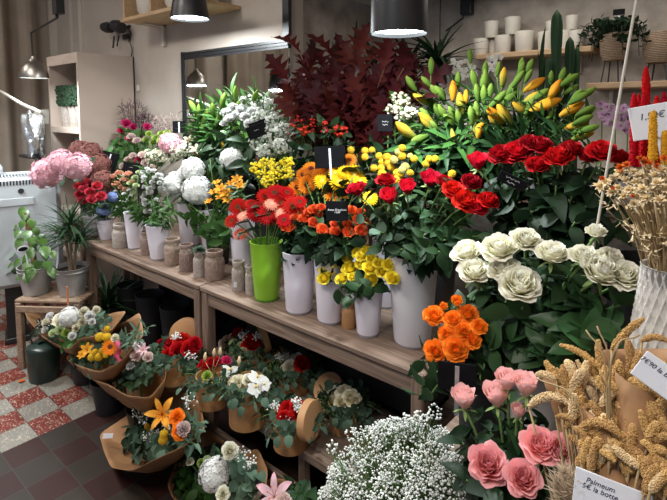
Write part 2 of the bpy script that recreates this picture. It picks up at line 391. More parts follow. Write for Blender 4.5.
def add_leaf(mb, p, d, n, size, kind='ovate', mi=0):
    V, Fc, t = rnd.choice(leafvar(kind)); mb.add(V*size, Fc, t, mi, leafM(p, d, n))
def rv(s=1.0): return np.array([rnd.uniform(-1, 1) for _ in range(3)])*s
def stem_leaves(mb, path, n, size, kind='ovate', t0=.4, t1=.95, up=.35, spread=1.0):
    path = np.asarray(path)
    for i in range(n):
        t = t0+(t1-t0)*(i+.5+rnd.uniform(-.3, .3))/max(n, 1); k = min(int(t*(len(path)-1)), len(path)-2); f = t*(len(path)-1)-k
        p = path[k]*(1-f)+path[k+1]*f; tn = nrm(path[k+1]-path[k]); a = i*2.4+rnd.uniform(-.5, .5)
        B = base3(tn); side = B[:, 0]*math.cos(a)+B[:, 1]*math.sin(a)
        d = nrm(side*spread+tn*up+np.array([0, 0, -.05])); nn = nrm(tn*1.0+rv(.35)+np.array([0, 0, .4]))
        add_leaf(mb, p, d, nn, size*rnd.uniform(.7, 1.15), kind)

# ---------------------------------------------------------------- flower heads (radius 1, stalk at the origin, looking along +Z)
def petal_shell(mb, phi, R, H, w, curl, r0=.1, spiral=.06, nu=7, nv=6, mi=0, rip=.03, rg=None, close=0):
    rg = rg or rnd; V = []; T = []; ph = rg.uniform(0, 6)
    for j in range(nv):
        v = j/(nv-1)
        r = r0+(R-r0)*(1-(1-v)**2.3) + curl*max(0, v-.45)**2*1.6 - close*R*v**2
        z = H*(v**.85) - curl*.55*max(0, v-.6)**2*2
        wd = w*(.42+.58*min(1, 1.5*v)**.8)*(1-.25*max(0, v-.8)/.2)
        for i in range(nu):
            u = 2*i/(nu-1)-1
            rr = r+spiral*R*u*v + rip*math.sin(ph+u*4)*v*v - curl*.12*u*u*v; zz = z-.16*H*u*u*v**2+rip*math.sin(ph*2+u*6)*v
            a = phi+u*wd; V.append((rr*math.cos(a), rr*math.sin(a), zz)); T.append(v*v)
    mb.add(V, gf(nu, nv), T, mi)
def rose_mesh(name, mat, kind='open', seed=0):
    rg = random.Random(seed); mb = MB()
    L = {'open': [(3, .13, 1.2, 1.7, 0, .25), (3, .24, 1.26, 1.45, .01, .12), (4, .36, 1.27, 1.15, .04, .05), (4, .49, 1.23, 1.1, .10, 0), (5, .62, 1.13, .98, .2, 0), (5, .74, .98, .95, .34, 0), (5, .82, .78, .9, .5, 0)],
         'half': [(3, .2, 1.2, 1.5, 0, .4), (3, .34, 1.22, 1.3, .04, .25), (4, .5, 1.2, 1.1, .12, .1), (5, .66, 1.12, .95, .28, 0), (5, .78, .98, .85, .45, 0)],
         'bud': [(3, .25, 1.5, 1.5, 0, .45), (3, .42, 1.55, 1.3, .03, .35), (4, .6, 1.5, 1.15, .1, .22), (5, .76, 1.42, 1.0, .25, .1)],
         'full': [(3, .10, 1.08, 1.7, 0, .2), (3, .18, 1.12, 1.45, .01, .08), (4, .27, 1.14, 1.15, .03, 0), (4, .37, 1.13, 1.05, .05, 0), (5, .48, 1.10, .9, .09, 0), (5, .60, 1.02, .9, .18, 0), (5, .71, .88, .9, .32, 0), (5, .80, .68, .9, .5, 0)]}[kind]
    off = rg.uniform(0, 6)
    for k, (n, R, H, w, cu, cl) in enumerate(L):
        for i in range(n):
            petal_shell(mb, off+2*PI*i/n+k*1.1+rg.uniform(-.15, .15), R*rg.uniform(.95, 1.05), H*rg.uniform(.96, 1.04), w, cu*rg.uniform(.7, 1.3), .1, .1, rg=rg, close=cl, rip=.025+.02*k/3)
    # calyx
    V, Fc = lathe([(.0, -.22), (.13, -.2), (.2, -.06), (.22, .04), (.1, .1)], 8); mb.add(V, Fc, .5, 1)
    for i in range(5):
        a = i*2*PI/5+.3; d = (math.cos(a), math.sin(a), -.1+rg.uniform(-.4, .6)); v, f, t = leafgeo(.7, .22, 'lance', .2, .2)
        mb.add(v, f, t, 1, leafM((.12*math.cos(a), .12*math.sin(a), 0), d, (0, 0, 1)))
    return mb.mesh(name, [mat, G['sepal']])
def gerbera_mesh(name, mat, seed=0, eye='eye', n=22):
    rg = random.Random(seed); mb = MB()
    for ring, (L, z0, tl, nn) in enumerate(((1.0, -.04, .06, n), (.90, .03, .24, n), (.55, .06, .45, 16))):
        for i in range(nn):
            a = 2*PI*(i+.5*ring)/nn+rg.uniform(-.05, .05); ll = L*rg.uniform(.93, 1.03)
            v, f, t = leafgeo(ll-.12, .075 if ring < 2 else .06, 'strap', .5, .06+rg.uniform(0, .1), 5)
            mb.add(v*np.array([3.6 if ring < 2 else 3.0, 1, 1]), f, t, 0, leafM((.12*math.cos(a), .12*math.sin(a), z0), (math.cos(a), math.sin(a), tl+rg.uniform(-.05, .1)), (0, 0, 1)))
    V, Fc = lathe([(.0, .13), (.14, .14), (.24, .12), (.29, .05), (.2, -.05)], 14); mb.add(V, Fc, .5, 1)
    for i in range(44):
        a = i*2.4; r = .17+.10*math.sqrt(i/44.); mb.add(I0[0]*.028+np.array([r*math.cos(a), r*math.sin(a), .13]), I0[1], .5, 2)
    V, Fc = lathe([(.05, -.2), (.2, -.1), (.28, .0), (.1, .03)], 8); mb.add(V, Fc, .5, 3)
    return mb.mesh(name, [mat, G[eye], G['rim'] if eye == 'eye' else G[eye], G['sepal']])
def floret(sz, n=4, cup=.15):
    V = [(0, 0, 0)]; Fc = []
    for i in range(n):
        a = 2*PI*i/n; b = PI/n*.92
        k = len(V)
        V += [(math.cos(a-b)*.62*sz, math.sin(a-b)*.62*sz, cup*sz), (math.cos(a-.25)*sz, math.sin(a-.25)*sz, cup*.6*sz), (math.cos(a+.25)*sz, math.sin(a+.25)*sz, cup*.6*sz), (math.cos(a+b)*.62*sz, math.sin(a+b)*.62*sz, cup*sz)]
        Fc.append((0, k, k+1, k+2, k+3))
    return np.array(V), Fc, np.array([0]+[1]*(4*n))
def hydrangea_mesh(name, mat, seed=0, n=250, sz=.19):
    rg = random.Random(seed); mb = MB(); mb.add(I1[0]*.72+np.array([0, 0, .6]), I1[1], .3)
    for i in range(n):
        z = 1-1.75*(i+.5)/n; r = math.sqrt(max(0, 1-z*z)); a = i*2.39996; d = np.array([r*math.cos(a), r*math.sin(a), z])
        V, Fc, t = floret(sz*rg.uniform(.8, 1.15)); B = base3(nrm(d+np.array([rg.uniform(-.3, .3) for _ in range(3)])), rg.uniform(0, 6))
        mb.add(V, Fc, t*rg.uniform(.5, 1), 0, (B, d*rg.uniform(.78, 1.04)*np.array([1, 1, .85])+np.array([0, 0, .6])))
    return mb.mesh(name, [mat], smooth=False)
def lilybud_mesh(name, mat, seed=0):
    rg = random.Random(seed); n = 18; prof = [(.0, 0), (.08, .03), (.14, .25), (.19, .6), (.235, 1.0), (.23, 1.3), (.165, 1.65), (.075, 1.92), (.0, 2.02)]
    V = []; T = []; bend = rg.uniform(-.12, .12)
    for r, z in prof:
        for i in range(n):
            a = 2*PI*i/n; k = 1+.13*abs(math.cos(a*1.5)); V.append((r*k*math.cos(a)+bend*(z/2)**2, r*k*math.sin(a), z)); T.append(z/2)
    mb = MB(); mb.add(V, gf(n, len(prof), True), T); return mb.mesh(name, [mat])
def lily_mesh(name, mat, seed=0, recurve=.5, width=.42):
    rg = random.Random(seed); mb = MB()
    for i in range(6):
        a = i*PI/3; V = []; T = []; nv = 8; W = width*(1 if i % 2 else .8)
        for j in range(nv):
            v = j/(nv-1); w = W*math.sin(PI*min(.98, max(.06, v**.8)))**.7
            r = .05+1.0*v; z = .55*math.sin(v*PI*.55)-recurve*max(0, v-.5)**2*2
            for u in (-1, -.5, 0, .5, 1):
                V.append((r*math.cos(a)-u*w*.5*math.sin(a), r*math.sin(a)+u*w*.5*math.cos(a), z+.1*abs(u)*w+.02*math.sin(v*14+u*3))); T.append(v)
        mb.add(V, gf(5, nv), T)
    for i in range(6):
        a = i*PI/3+.3; p = [(0, 0, .05), (.15*math.cos(a), .15*math.sin(a), .45), (.32*math.cos(a), .32*math.sin(a), .7)]
        V, Fc = tube(p, .014, 4); mb.add(V, Fc, .5, 1); mb.add(I0[0]*np.array([.05, .03, .03])+np.array(p[-1]), I0[1], .5, 1)
    return mb.mesh(name, [mat, G['safflower']])
def ball_mesh(name, mat, seed=0, n=90):
    mb = MB(); mb.add(I1[0]*.9+np.array([0, 0, .8]), I1[1], .3)
    for i in range(n):
        z = 1-2*(i+.5)/n; r = math.sqrt(1-z*z); a = i*2.39996; d = np.array([r*math.cos(a), r*math.sin(a), z]); mb.add(I0[0]*.13+d*.93+np.array([0, 0, .8]), I0[1], .6)
    return mb.mesh(name, [mat])
def carn_mesh(name, mat, seed=0, n=26):
    rg = random.Random(seed); mb = MB()
    for i in range(n):
        a = i*2.4; t = i/n; el = 1.45-1.35*t; d = np.array([math.cos(a)*math.cos(el), math.sin(a)*math.cos(el), math.sin(el)])
        V = []; T = []
        for j, v in enumerate((0, .5, .85, 1)):
            for k in range(6):
                u = k/2.5-1; V.append((u*.42*v, v*(1-.15*u*u), .1*v*(1 if k % 2 else -1)+.2*v*v)); T.append(v)
        mb.add(V, gf(6, 4), T, 0, leafM((0, 0, .1), d, (-d[0]*.5+rg.uniform(-.3, .3), -d[1]*.5+rg.uniform(-.3, .3), 1.01-d[2]+.2)))
    V, Fc = lathe([(.0, -.5), (.16, -.45), (.25, .0), (.15, .2)], 8); mb.add(V, Fc, .5, 1)
    return mb.mesh(name, [mat, G['sepal']])
def orchid_mesh(name, mat, seed=0):
    mb = MB()
    for a, L, W in ((PI/2, 1, .6), (PI/2+2.1, 1, .6), (PI/2-2.1, 1, .6), (0.2, 1, 1.15), (PI-.2, 1, 1.15)):
        v, f, t = leafgeo(L, W, 'ovate', .1, .12); mb.add(v, f, t, 0, leafM((0, 0, .02 if W > 1 else 0), (math.cos(a), math.sin(a), .1), (0, 0, 1)))
    mb.add(I0[0]*np.array([.14, .18, .16])+np.array([0, -.15, .15]), I0[1], .5, 1)
    return mb.mesh(name, [mat, G['pollen'] if mat != G['orchidp'] else G['darkred']])
def straw_mesh(name, mat, seed=0, n=22):
    rg = random.Random(seed); mb = MB(); mb.add(I1[0]*.3+np.array([0, 0, .25]), I1[1], .2)
    for i in range(n):
        a = i*2.4; el = 1.3-1.5*i/n; d = np.array([math.cos(a)*math.cos(el), math.sin(a)*math.cos(el), math.sin(el)]); v, f, t = leafgeo(rg.uniform(.6, 1), .55, 'ovate', .4, rg.uniform(-.2, .5), 5)
        mb.add(v, f, t, 0, leafM((0, 0, .2), d, (.01, 0, 1.01)))
    return mb.mesh(name, [mat])
def V3(fn, base, mat, *a, n=3, **k): return [fn(base, mat, *a, seed=i*7+3, **k) for i in range(n)]
H = {}
H['red_rose'] = V3(rose_mesh, 'flower_head', G['red'], 'half') + V3(rose_mesh, 'flower_head', G['crimson'], 'half', n=2)
H['red_bud'] = V3(rose_mesh, 'flower_head', G['crimson'], 'bud', n=2)
H['dark_rose'] = V3(rose_mesh, 'flower_head', G['darkred'], 'open')
H['red_open'] = V3(rose_mesh, 'flower_head', G['red'], 'open')
H['white_rose'] = V3(rose_mesh, 'flower_head', G['whiterose'], 'open')
H['white_full'] = V3(rose_mesh, 'flower_head', G['cream'], 'full', n=2)
H['orange_rose'] = V3(rose_mesh, 'flower_head', G['bicolor'], 'open')
H['orange_bud'] = V3(rose_mesh, 'flower_head', G['bicolor'], 'bud', n=1)
H['pink_full'] = V3(rose_mesh, 'flower_head', G['pinkrose'], 'full')
H['pink_bud'] = V3(rose_mesh, 'flower_head', G['palerose'], 'bud')
H['spray_orange'] = V3(rose_mesh, 'flower_head', G['sprayorange'], 'half')
H['spray_yellow'] = V3(rose_mesh, 'flower_head', G['yellow'], 'open')
H['spray_red'] = V3(rose_mesh, 'flower_head', G['sprayred'], 'open', n=2)
H['spray_peach'] = V3(rose_mesh, 'flower_head', G['peach'], 'open', n=2)
H['ger_red'] = V3(gerbera_mesh, 'flower_head', G['gerred'])
H['ger_salmon'] = V3(gerbera_mesh, 'flower_head', G['salmon'], n=2, eye='peach')
H['ger_coral'] = V3(gerbera_mesh, 'flower_head', G['coral'], n=1, eye='palegreen')
H['ger_orange'] = V3(gerbera_mesh, 'flower_head', G['gerorange'])
H['ger_yellow'] = V3(gerbera_mesh, 'flower_head', G['geryellow'], eye='pollen')
H['sunflower'] = V3(gerbera_mesh, 'flower_head', G['gerorange'], n=1)
H['hyd_pink'] = V3(hydrangea_mesh, 'flower_head', G['pinkhyd'])
H['hyd_white'] = V3(hydrangea_mesh, 'flower_head', G['white'])
H['hyd_rust'] = V3(hydrangea_mesh, 'flower_head', G['rust'], n=2)
H['hyd_blue'] = V3(hydrangea_mesh, 'flower_head', G['bluehyd'], n=1)
H['hyd_mauve'] = V3(hydrangea_mesh, 'flower_head', G['mauve'], n=1)
H['bud_green'] = V3(lilybud_mesh, 'bud', G['budgreen'])
H['bud_yellow'] = V3(lilybud_mesh, 'bud', G['budyellow'])
H['bud_orange'] = V3(lilybud_mesh, 'bud', G['budorange'])
H['lily'] = V3(lily_mesh, 'flower_head', G['lilyopen'], n=2)
H['lily_cream'] = V3(lily_mesh, 'flower_head', G['cream'], n=1, recurve=.2)
H['lily_pink'] = V3(lily_mesh, 'flower_head', G['pinkhyd'], n=1)
H['alstro'] = V3(lily_mesh, 'flower_head', G['alstro'], recurve=.1, width=.6)
H['billy'] = V3(ball_mesh, 'flower_head', G['billy'], n=1)
H['billyp'] = V3(ball_mesh, 'flower_head', G['billyp'], n=1)
H['carn_cerise'] = V3(carn_mesh, 'flower_head', G['cerise'], n=2)
H['carn_white'] = V3(carn_mesh, 'flower_head', G['white'], n=3)
H['carn_blush'] = V3(carn_mesh, 'flower_head', G['blush'], n=2)
H['carn_cream'] = V3(carn_mesh, 'flower_head', G['cream'], n=2)
H['carn_green'] = V3(carn_mesh, 'flower_head', G['palegreen'], n=1)
H['carn_lime'] = V3(carn_mesh, 'flower_head', G['limef'], n=1)
H['straw'] = V3(straw_mesh, 'flower_head', G['straw'], n=3)
H['saff'] = V3(straw_mesh, 'flower_head', G['safflower'], n=2)
H['orchid'] = V3(orchid_mesh, 'flower_head', G['white'], n=1)
H['orchidp'] = V3(orchid_mesh, 'flower_head', G['orchidp'], n=1)
HC = dict(hyd=.6, bud=1.0, ger=.0, lil=.2, als=.2, bil=.8, orc=0, car=.35, str=.35, saf=.35)
def hc_of(k): return HC.get(k[:3], .55) if k not in ('red_bud', 'pink_bud', 'orange_bud') else .75
ORD = ['leftmost', 'second from the left', 'third from the left', 'fourth from the left', 'fifth from the left', 'sixth from the left', 'seventh from the left', 'eighth from the left', 'ninth from the left', 'tenth from the left',
       'eleventh from the left', 'twelfth from the left', 'thirteenth from the left', 'fourteenth from the left']
def ordname(i, n):
    if i == n-1: return 'rightmost'
    if n-1-i < i and n > 6:
        q = ['rightmost', 'second from the right', 'third from the right', 'fourth from the right', 'fifth from the right', 'sixth from the right', 'seventh from the right', 'eighth from the right', 'ninth from the right', 'tenth from the right']
        return q[n-1-i]
    return ORD[i]

def head(root, kind, pos, r, d, name='flower_head', roll=None, sc=None):
    """a head centred on pos, looking along d; returns the stalk point"""
    d = nrm(d); o0 = np.asarray(pos)-d*hc_of(kind)*r; B = base3(d, rnd.uniform(0, 6) if roll is None else roll)
    o = put(name, rnd.choice(H[kind]), root, o0-np.array(root.location), B, r if sc is None else np.array(sc)*r)
    return o0, o
SCL = dict(white_rose=1.12, spray_yellow=1.15, spray_orange=1.1, red_open=1.05, pink_bud=1.05, orange_rose=1.05, ger_red=1.1, ger_orange=1.1, billy=.92)
def px_r(p, rpx): return rpx*dist(p)/FOC
def bunch(kind, name, cat, mouth, heads, Yc, rpx, label, group=None, tilt=.0006, face=.5, leaf=('ovate', .05, 6), leafmat='leaf', stemr=.0022, ordinal=True, down=.12, upm=0.6, t0=.45, depthk=1.0, stemm='stem', jit=.12):
    """individual cut flowers standing in one vessel; heads = (px, py[, radius px[, kind[, label]]])"""
    cy = sum(h[1] for h in heads)/len(heads); srt = sorted(range(len(heads)), key=lambda i: heads[i][0]); rank = {i: k for k, i in enumerate(srt)}
    mouth = np.asarray(mouth, float); out = []
    for i, h in enumerate(heads):
        px, py = h[0], h[1]; r0 = h[2] if len(h) > 2 and h[2] else rpx; kd = h[3] if len(h) > 3 and h[3] else kind
        Y = Yc - (py-cy)*.0028*depthk + rnd.uniform(-.012, .012); p = onY(px, py, Y); r = px_r(p, r0)*SCL.get(kd, 1)
        outd = nrm(p-(mouth-np.array([0, 0, .15]))); toc = nrm(CAM-p)
        d = nrm(outd*(1-face)+toc*face+np.array([0, 0, upm*.4])+rv(jit))
        b0 = mouth+np.array([rnd.uniform(-.03, .03), rnd.uniform(-.03, .03), -down])
        lab = h[4] if len(h) > 4 else (label+', '+ordname(rank[i], len(heads)) if ordinal and len(heads) > 1 else label)
        t = thing(name, b0, lab, cat, group)
        s, _ = head(t, kd, p, r, d)
        mid = mouth+np.array([(s[0]-mouth[0])*.25, (s[1]-mouth[1])*.25, (s[2]-mouth[2])*.5]); 
        path = bez(b0, mid, s, 8); path[-1] = s; V, Fc = tube(path-b0, stemr, 5); mb = MB(); mb.add(V, Fc, .5); mb.obj('stem', G[stemm], t)
        if leaf and leaf[2]:
            lm = MB(); stem_leaves(lm, path-b0, leaf[2], leaf[1], leaf[0], t0=t0, t1=.93); lm.obj('leaves', G[leafmat], t)
        out.append(t)
    return out
def fillsprigs(name, cat, mouth, cells, Yc, mat, label, group, n=60, dot=.004, kind='dot', leafmat='mid', stem='stem', leaf=None, down=.1, topbias=.0, depthk=1):
    """airy filler: cells = (px, py, rx, ry) one sprig each; blossoms too small to count stay one part"""
    mouth = np.asarray(mouth, float); cy = sum(c[1] for c in cells)/len(cells)
    for ci, (px, py, rx, ry) in enumerate(cells):
        Y = Yc-(py-cy)*.0028*depthk+rnd.uniform(-.02, .02); c = onY(px, py, Y); k = dist(c)/FOC; R = np.array([rx*k, rx*k, ry*k])
        b0 = mouth+np.array([rnd.uniform(-.03, .03), rnd.uniform(-.03, .03), -down]); t = thing(name, b0, label, cat, group)
        bl = MB(); st = MB(); lm = MB(); node = c-np.array([0, 0, R[2]*.8]); node = node*.75+mouth*.25
        V, Fc = tube(bez(b0, mouth*.5+node*.5+np.array([0, 0, .02]), node, 6)-b0, .0018, 4); st.add(V, Fc)
        for i in range(n):
            d = nrm(rv()+np.array([0, 0, topbias])); q = c+d*R*rnd.uniform(.35, 1)**.5
            if i % 3 == 0:
                V, Fc = tube(bez(node, (node+q)/2+rv(.01)-np.array([0, 0, .01]), q, 4)-b0, .0007, 3, False); st.add(V, Fc)
            sz = dot*rnd.uniform(.6, 1.25)
            if kind == 'dot': bl.add(I0[0]*sz*np.array([1, 1, .8])+q-b0, I0[1], rnd.random())
            elif kind == 'star': v, f, tt = floret(sz*1.5, 5, .3); bl.add(v, f, tt, 0, (base3(nrm(d+nrm(CAM-q)*.6+rv(.5))), q-b0))
            elif kind == 'twig':
                V, Fc = tube([q-b0, q-b0+nrm(d+rv(.6)+np.array([0, 0, .5]))*sz*5], [sz*.4, sz*.15], 3); bl.add(V, Fc, .5); bl.add(I0[0]*sz*.6+q-b0, I0[1], .8)
            if leaf and i % leaf[2] == 0: add_leaf(lm, q-b0-d*R*.25, nrm(d+rv(.4)), rv()+np.array([0, 0, 1.]), leaf[1]*rnd.uniform(.7, 1.2), leaf[0])
        st.obj('stem', G[stem], t); o = bl.obj('blossoms', G[mat] if isinstance(mat, str) else mat, t, smooth=(kind == 'dot')); tag(o, kind='stuff')
        if lm.n: lm.obj('leaves', G[leafmat], t)
def leafstems(name, cat, mouth, tips, Yc, leaf, leafmat, label, group, n=12, down=.12, stem='stem', t0=.35, up=.5, sr=.0022, depthk=1, stemmat=None):
    mouth = np.asarray(mouth, float); cy = sum(c[1] for c in tips)/len(tips)
    for i, tp in enumerate(tips):
        Y = Yc-(tp[1]-cy)*.0028*depthk+rnd.uniform(-.03, .03); p = onY(tp[0], tp[1], Y); b0 = mouth+np.array([rnd.uniform(-.03, .03), rnd.uniform(-.03, .03), -down])
        t = thing(name, b0, label, cat, group); path = bez(b0, mouth*.6+np.array([p[0]*.4, p[1]*.4, p[2]*.4])+np.array([0, 0, .04]), p, 9)
        V, Fc = tube(path-b0, sr, 5); mb = MB(); mb.add(V, Fc); mb.obj('stem', G[stem], t)
        lm = MB(); stem_leaves(lm, path-b0, n, leaf[1], leaf[0], t0=t0, t1=1.0, up=up)
        add_leaf(lm, p-b0, nrm(path[-1]-path[-2]+rv(.2)), rv()+np.array([0, 0, .3]), leaf[1], leaf[0]); lm.obj('leaves', G[leafmat], t)

# ---------------------------------------------------------------- vessels
def vprof(rb, rt, h, th=.003, lip=.002):
    return [(0, 0), (rb*.96, 0), (rb, .004), (rb+(rt-rb)*.5, h*.5), (rt, h-.004), (rt+lip, h), (rt-th, h), (rt-th-.002, h*.96), (rb+(rt-rb)*.5-th, h*.5), (rb-th, .01), (0, .01)]
def vase(px, py, wt, wb, hpx, label, mat='white', foot='foot', zt=.75, name='flower_vase', cat='vase', group=None, Y=None, n=28):
    """px,py = the middle of the front of its foot in the picture; widths and height in pixels there; stands on height zt"""
    p = onZ(px, py, zt) if Y is None else np.array([*onY(px, py, Y)[:2], zt]); k = dist(p)/FOC; rb = wb*k/2; rt = wt*k/2; vd = nrm([p[0], p[1], 0])
    c = p+vd*(rb if Y is None else 0); h = hpx*k
    t = thing(name, c, label, cat, group); mb = MB(); V, Fc = lathe(vprof(rb, rt, h), n)
    if foot: V = V.copy(); V[:, 2] += .008
    mb.add(V, Fc); mb.obj('body', X[mat], t)
    if foot:
        V, Fc = lathe([(0, 0), (rb*.92, 0), (rb*.96, .003), (rb*.97, .010), (rb*.8, .0105), (0, .0105)], n); mb = MB(); mb.add(V, Fc); mb.obj('foot', X[foot], t)
    return c+np.array([0, 0, h])
def zvase(c, rb, rt, h, label, mat='white', name='flower_vase', cat='vase', group=None, foot=None, n=24):
    t = thing(name, c, label, cat, group); mb = MB(); V, Fc = lathe(vprof(rb, rt, h), n); mb.add(V, Fc); mb.obj('body', X[mat], t)
    return np.asarray(c, float)+np.array([0, 0, h])
def bucket(c, rb, rt, h, label, soil=True):
    t = thing('zinc_bucket', c, label, 'bucket'); mb = MB()
    V, Fc = lathe([(0, 0), (rb, 0), (rb*1.02, .01), (rb+(rt-rb)*.8, h*.8), (rb+(rt-rb)*.82, h*.83), (rt*1.02, h*.85), (rt*1.02, h*.87), (rt*.99, h*.88), (rt, h-.004), (rt+.004, h), (rt-.003, h), (rt-.006, h*.9), (rb-.004, .01), (0, .01)], 32)
    mb.add(V, Fc); mb.obj('body', X['zinc'], t)
    mb = MB(); V, Fc = lathe([(0, h*.86), (rt*.95, h*.86), (rt*.9, h*.8), (0, h*.8)], 20); mb.add(V, Fc); mb.obj('soil', X['soil'], t)
    for s in (-1, 1):
        mb = MB(); a = np.linspace(0, 2*PI, 13); q = np.stack([RR[0]*s*(rt+.006)+np.cos(a)*.012*F0[0], RR[1]*s*(rt+.006)+np.cos(a)*.012*F0[1], h*.86+np.sin(a)*.012], 1); V, Fc = tube(q, .0018, 5, False); mb.add(V, Fc); mb.obj('handle', X['zinc'], t)
    return np.asarray(c, float)+np.array([0, 0, h])
def jar(px, py, w, hpx, label, mat='jar', tie=True, zt=.75):
    p = onZ(px, py, zt); k = dist(p)/FOC; r = w*k/2; h = hpx*k; c = p+nrm([p[0], p[1], 0])*r; t = thing('glass_jar', c, label, 'jar')
    V, Fc = lathe([(0, 0), (r*.92, 0), (r, h*.06), (r, h*.62), (r*.93, h*.72), (r*.74, h*.78), (r*.74, h*.82), (r*.86, h*.86), (r*.88, h*.98), (r*.84, h), (r*.74, h), (r*.7, h*.8), (r*.9, h*.6), (r*.9, .006), (0, .006)], 22)
    mb = MB(); mb.add(V, Fc); mb.obj('body', X[mat], t)
    if tie:
        mb = MB(); a = np.linspace(0, 2*PI, 20)
        for dz in (0, .003): V, Fc = tube(np.stack([np.cos(a)*r*.77, np.sin(a)*r*.77, np.full(20, h*.79+dz)], 1), .0016, 5, False); mb.add(V, Fc)
        f = -nrm([p[0], p[1], 0])*r*.78; s = RR
        for sg in (-1, 1):
            q = spline([f+[0, 0, h*.79], f*1.12+s*sg*.012+[0, 0, h*.86], f*1.15+s*sg*.018+[0, 0, h*.8], f*1.1+[0, 0, h*.78]], 4); V, Fc = tube(q, .0014, 4); mb.add(V, Fc)
            q = spline([f*1.1+[0, 0, h*.78], f*1.3+s*sg*.01+[0, 0, h*.6], f*1.33+s*sg*.008+[0, 0, h*.42]], 4); V, Fc = tube(q, .0013, 4); mb.add(V, Fc)
        mb.obj('cord_bow', X['rope'], t)
    return c+np.array([0, 0, h])
def textmesh(s, size, mat, shear=.2):
    if s.startswith('~'):      # handwriting too small to read in the photo: plain pen squiggles
        mb = MB()
        for li, n in enumerate(s.split('\n')):
            w = len(n)*size*.55; xs = np.linspace(-w/2, w/2, len(n)*5); q = np.stack([xs, -li*size*1.1+size*.5+size*.28*np.sin(xs/size*9)*np.cos(xs/size*3.7), np.full(len(xs), .0004)], 1); mb.add(*tube(q, size*.05, 4))
        return mb.mesh('writing', mat)
    cu = bpy.data.curves.new('writing', 'FONT'); cu.body = s; cu.size = size; cu.align_x = 'CENTER'; cu.align_y = 'CENTER'; cu.shear = shear; cu.extrude = .0002; cu.space_line = .9
    o = bpy.data.objects.new('writing', cu); C.objects.link(o); bpy.context.view_layer.update()
    me = bpy.data.meshes.new_from_object(o.evaluated_get(bpy.context.evaluated_depsgraph_get())); bpy.data.objects.remove(o); bpy.data.curves.remove(cu)
    me.materials.clear(); me.materials.append(mat); return me
def placard(c, w, h, R, label, text=None, tsize=.012, board='slate', ink='chalk', stick=None, stickside=-1, name='price_label', tpos=(0, 0), sl=.15, shear=.2, stickcol='card'):
    """board centred on c; R columns = right, up, normal (towards the reader)"""
    t = thing(name, c, label, 'sign'); mb = MB(); V, Fc = bevbox((0, 0, 0), (w, h, .003), .001); mb.add(V @ R.T, Fc); bd = mb.obj('board', X[board], t, smooth=False)
    if stick is not None:
        mb = MB(); V, Fc = box((0, -sl/2+h*.35, stickside*.004), (.009, sl+h*.1, .003)); mb.add(V @ R.T, Fc); mb.obj('stick', X[stickcol], t, smooth=False)
    if text:
        me = textmesh(text, tsize, X[ink], shear); put('writing', me, bd, R @ np.array([tpos[0], tpos[1], .0019]), R)
    return t
def facing(p, yaw=0, pitch=0, roll=0):
    n = nrm(CAM-np.asarray(p)); n = nrm([n[0], n[1], 0]); c, s = math.cos(yaw), math.sin(yaw); n = np.array([n[0]*c-n[1]*s, n[0]*s+n[1]*c, 0]); n = nrm(n*math.cos(pitch)+ZZ*math.sin(pitch))
    x = nrm(np.cross(ZZ, n)); y = np.cross(n, x); c, s = math.cos(roll), math.sin(roll); return np.array([x*c+y*s, -x*s+y*c, n]).T

# ================================================================ THE SETTING
def struct(name, mb, m, smooth=False): o = mb.obj(name, m, smooth=smooth); o['kind'] = 'structure'; return o
def boxes(*bs):
    mb = MB()
    for lo, hi in bs: lo = np.array(lo, float); hi = np.array(hi, float); V, Fc = box((lo+hi)/2, hi-lo); mb.add(V, Fc)
    return mb
XL = -5.4; XR = 1.6; YF = -2.6
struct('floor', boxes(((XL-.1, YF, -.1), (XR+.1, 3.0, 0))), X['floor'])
struct('ceiling', boxes(((XL-.1, YF, 3.2), (XR+.1, 3.0, 3.3))), X['ceil'])
struct('ceiling', boxes(((-2.03, 2.12, 2.26), (XR, 3.0, 2.32))), X['ceil'])
struct('wall_left', boxes(((XL-.1, YF, 0), (XL, 2.12, 3.2))), X['plaster'])
struct('wall_back', boxes(((XL, 2.0, 0), (-2.045, 2.12, 3.2))), X['plaster'])
struct('wall_back', boxes(((-2.2, 2.9, 0), (XR+.1, 3.0, 2.5))), X['stone'])
struct('wall_back', boxes(((-2.2, 2.121, 0), (-2.12, 2.9, 2.5))), X['stone'])
struct('wall_right', boxes(((XR, YF, 0), (XR+.1, 2.9, 3.2))), X['plaster'])
struct('trim_1', boxes(((-2.07, 1.975, 1.97), (-2.02, 2.0, 3.2))), X['black'])
# header over the alcove, above the low ceiling
struct('wall_back', boxes(((-2.02, 2.0, 2.33), (XR, 2.1, 3.2))), X['plaster'])
# pale panelling and pipes on the far wall
struct('trim_3', boxes(((XL, 1.93, 0), (XL+.05, 2.0, 3.2))), X['creamp'])
struct('trim_4', boxes(((-4.78, 1.975, 0), (-4.72, 2.0, 3.2)), ((-5.0, 1.985, 0), (-4.97, 2.0, 3.2))), X['creamp'])

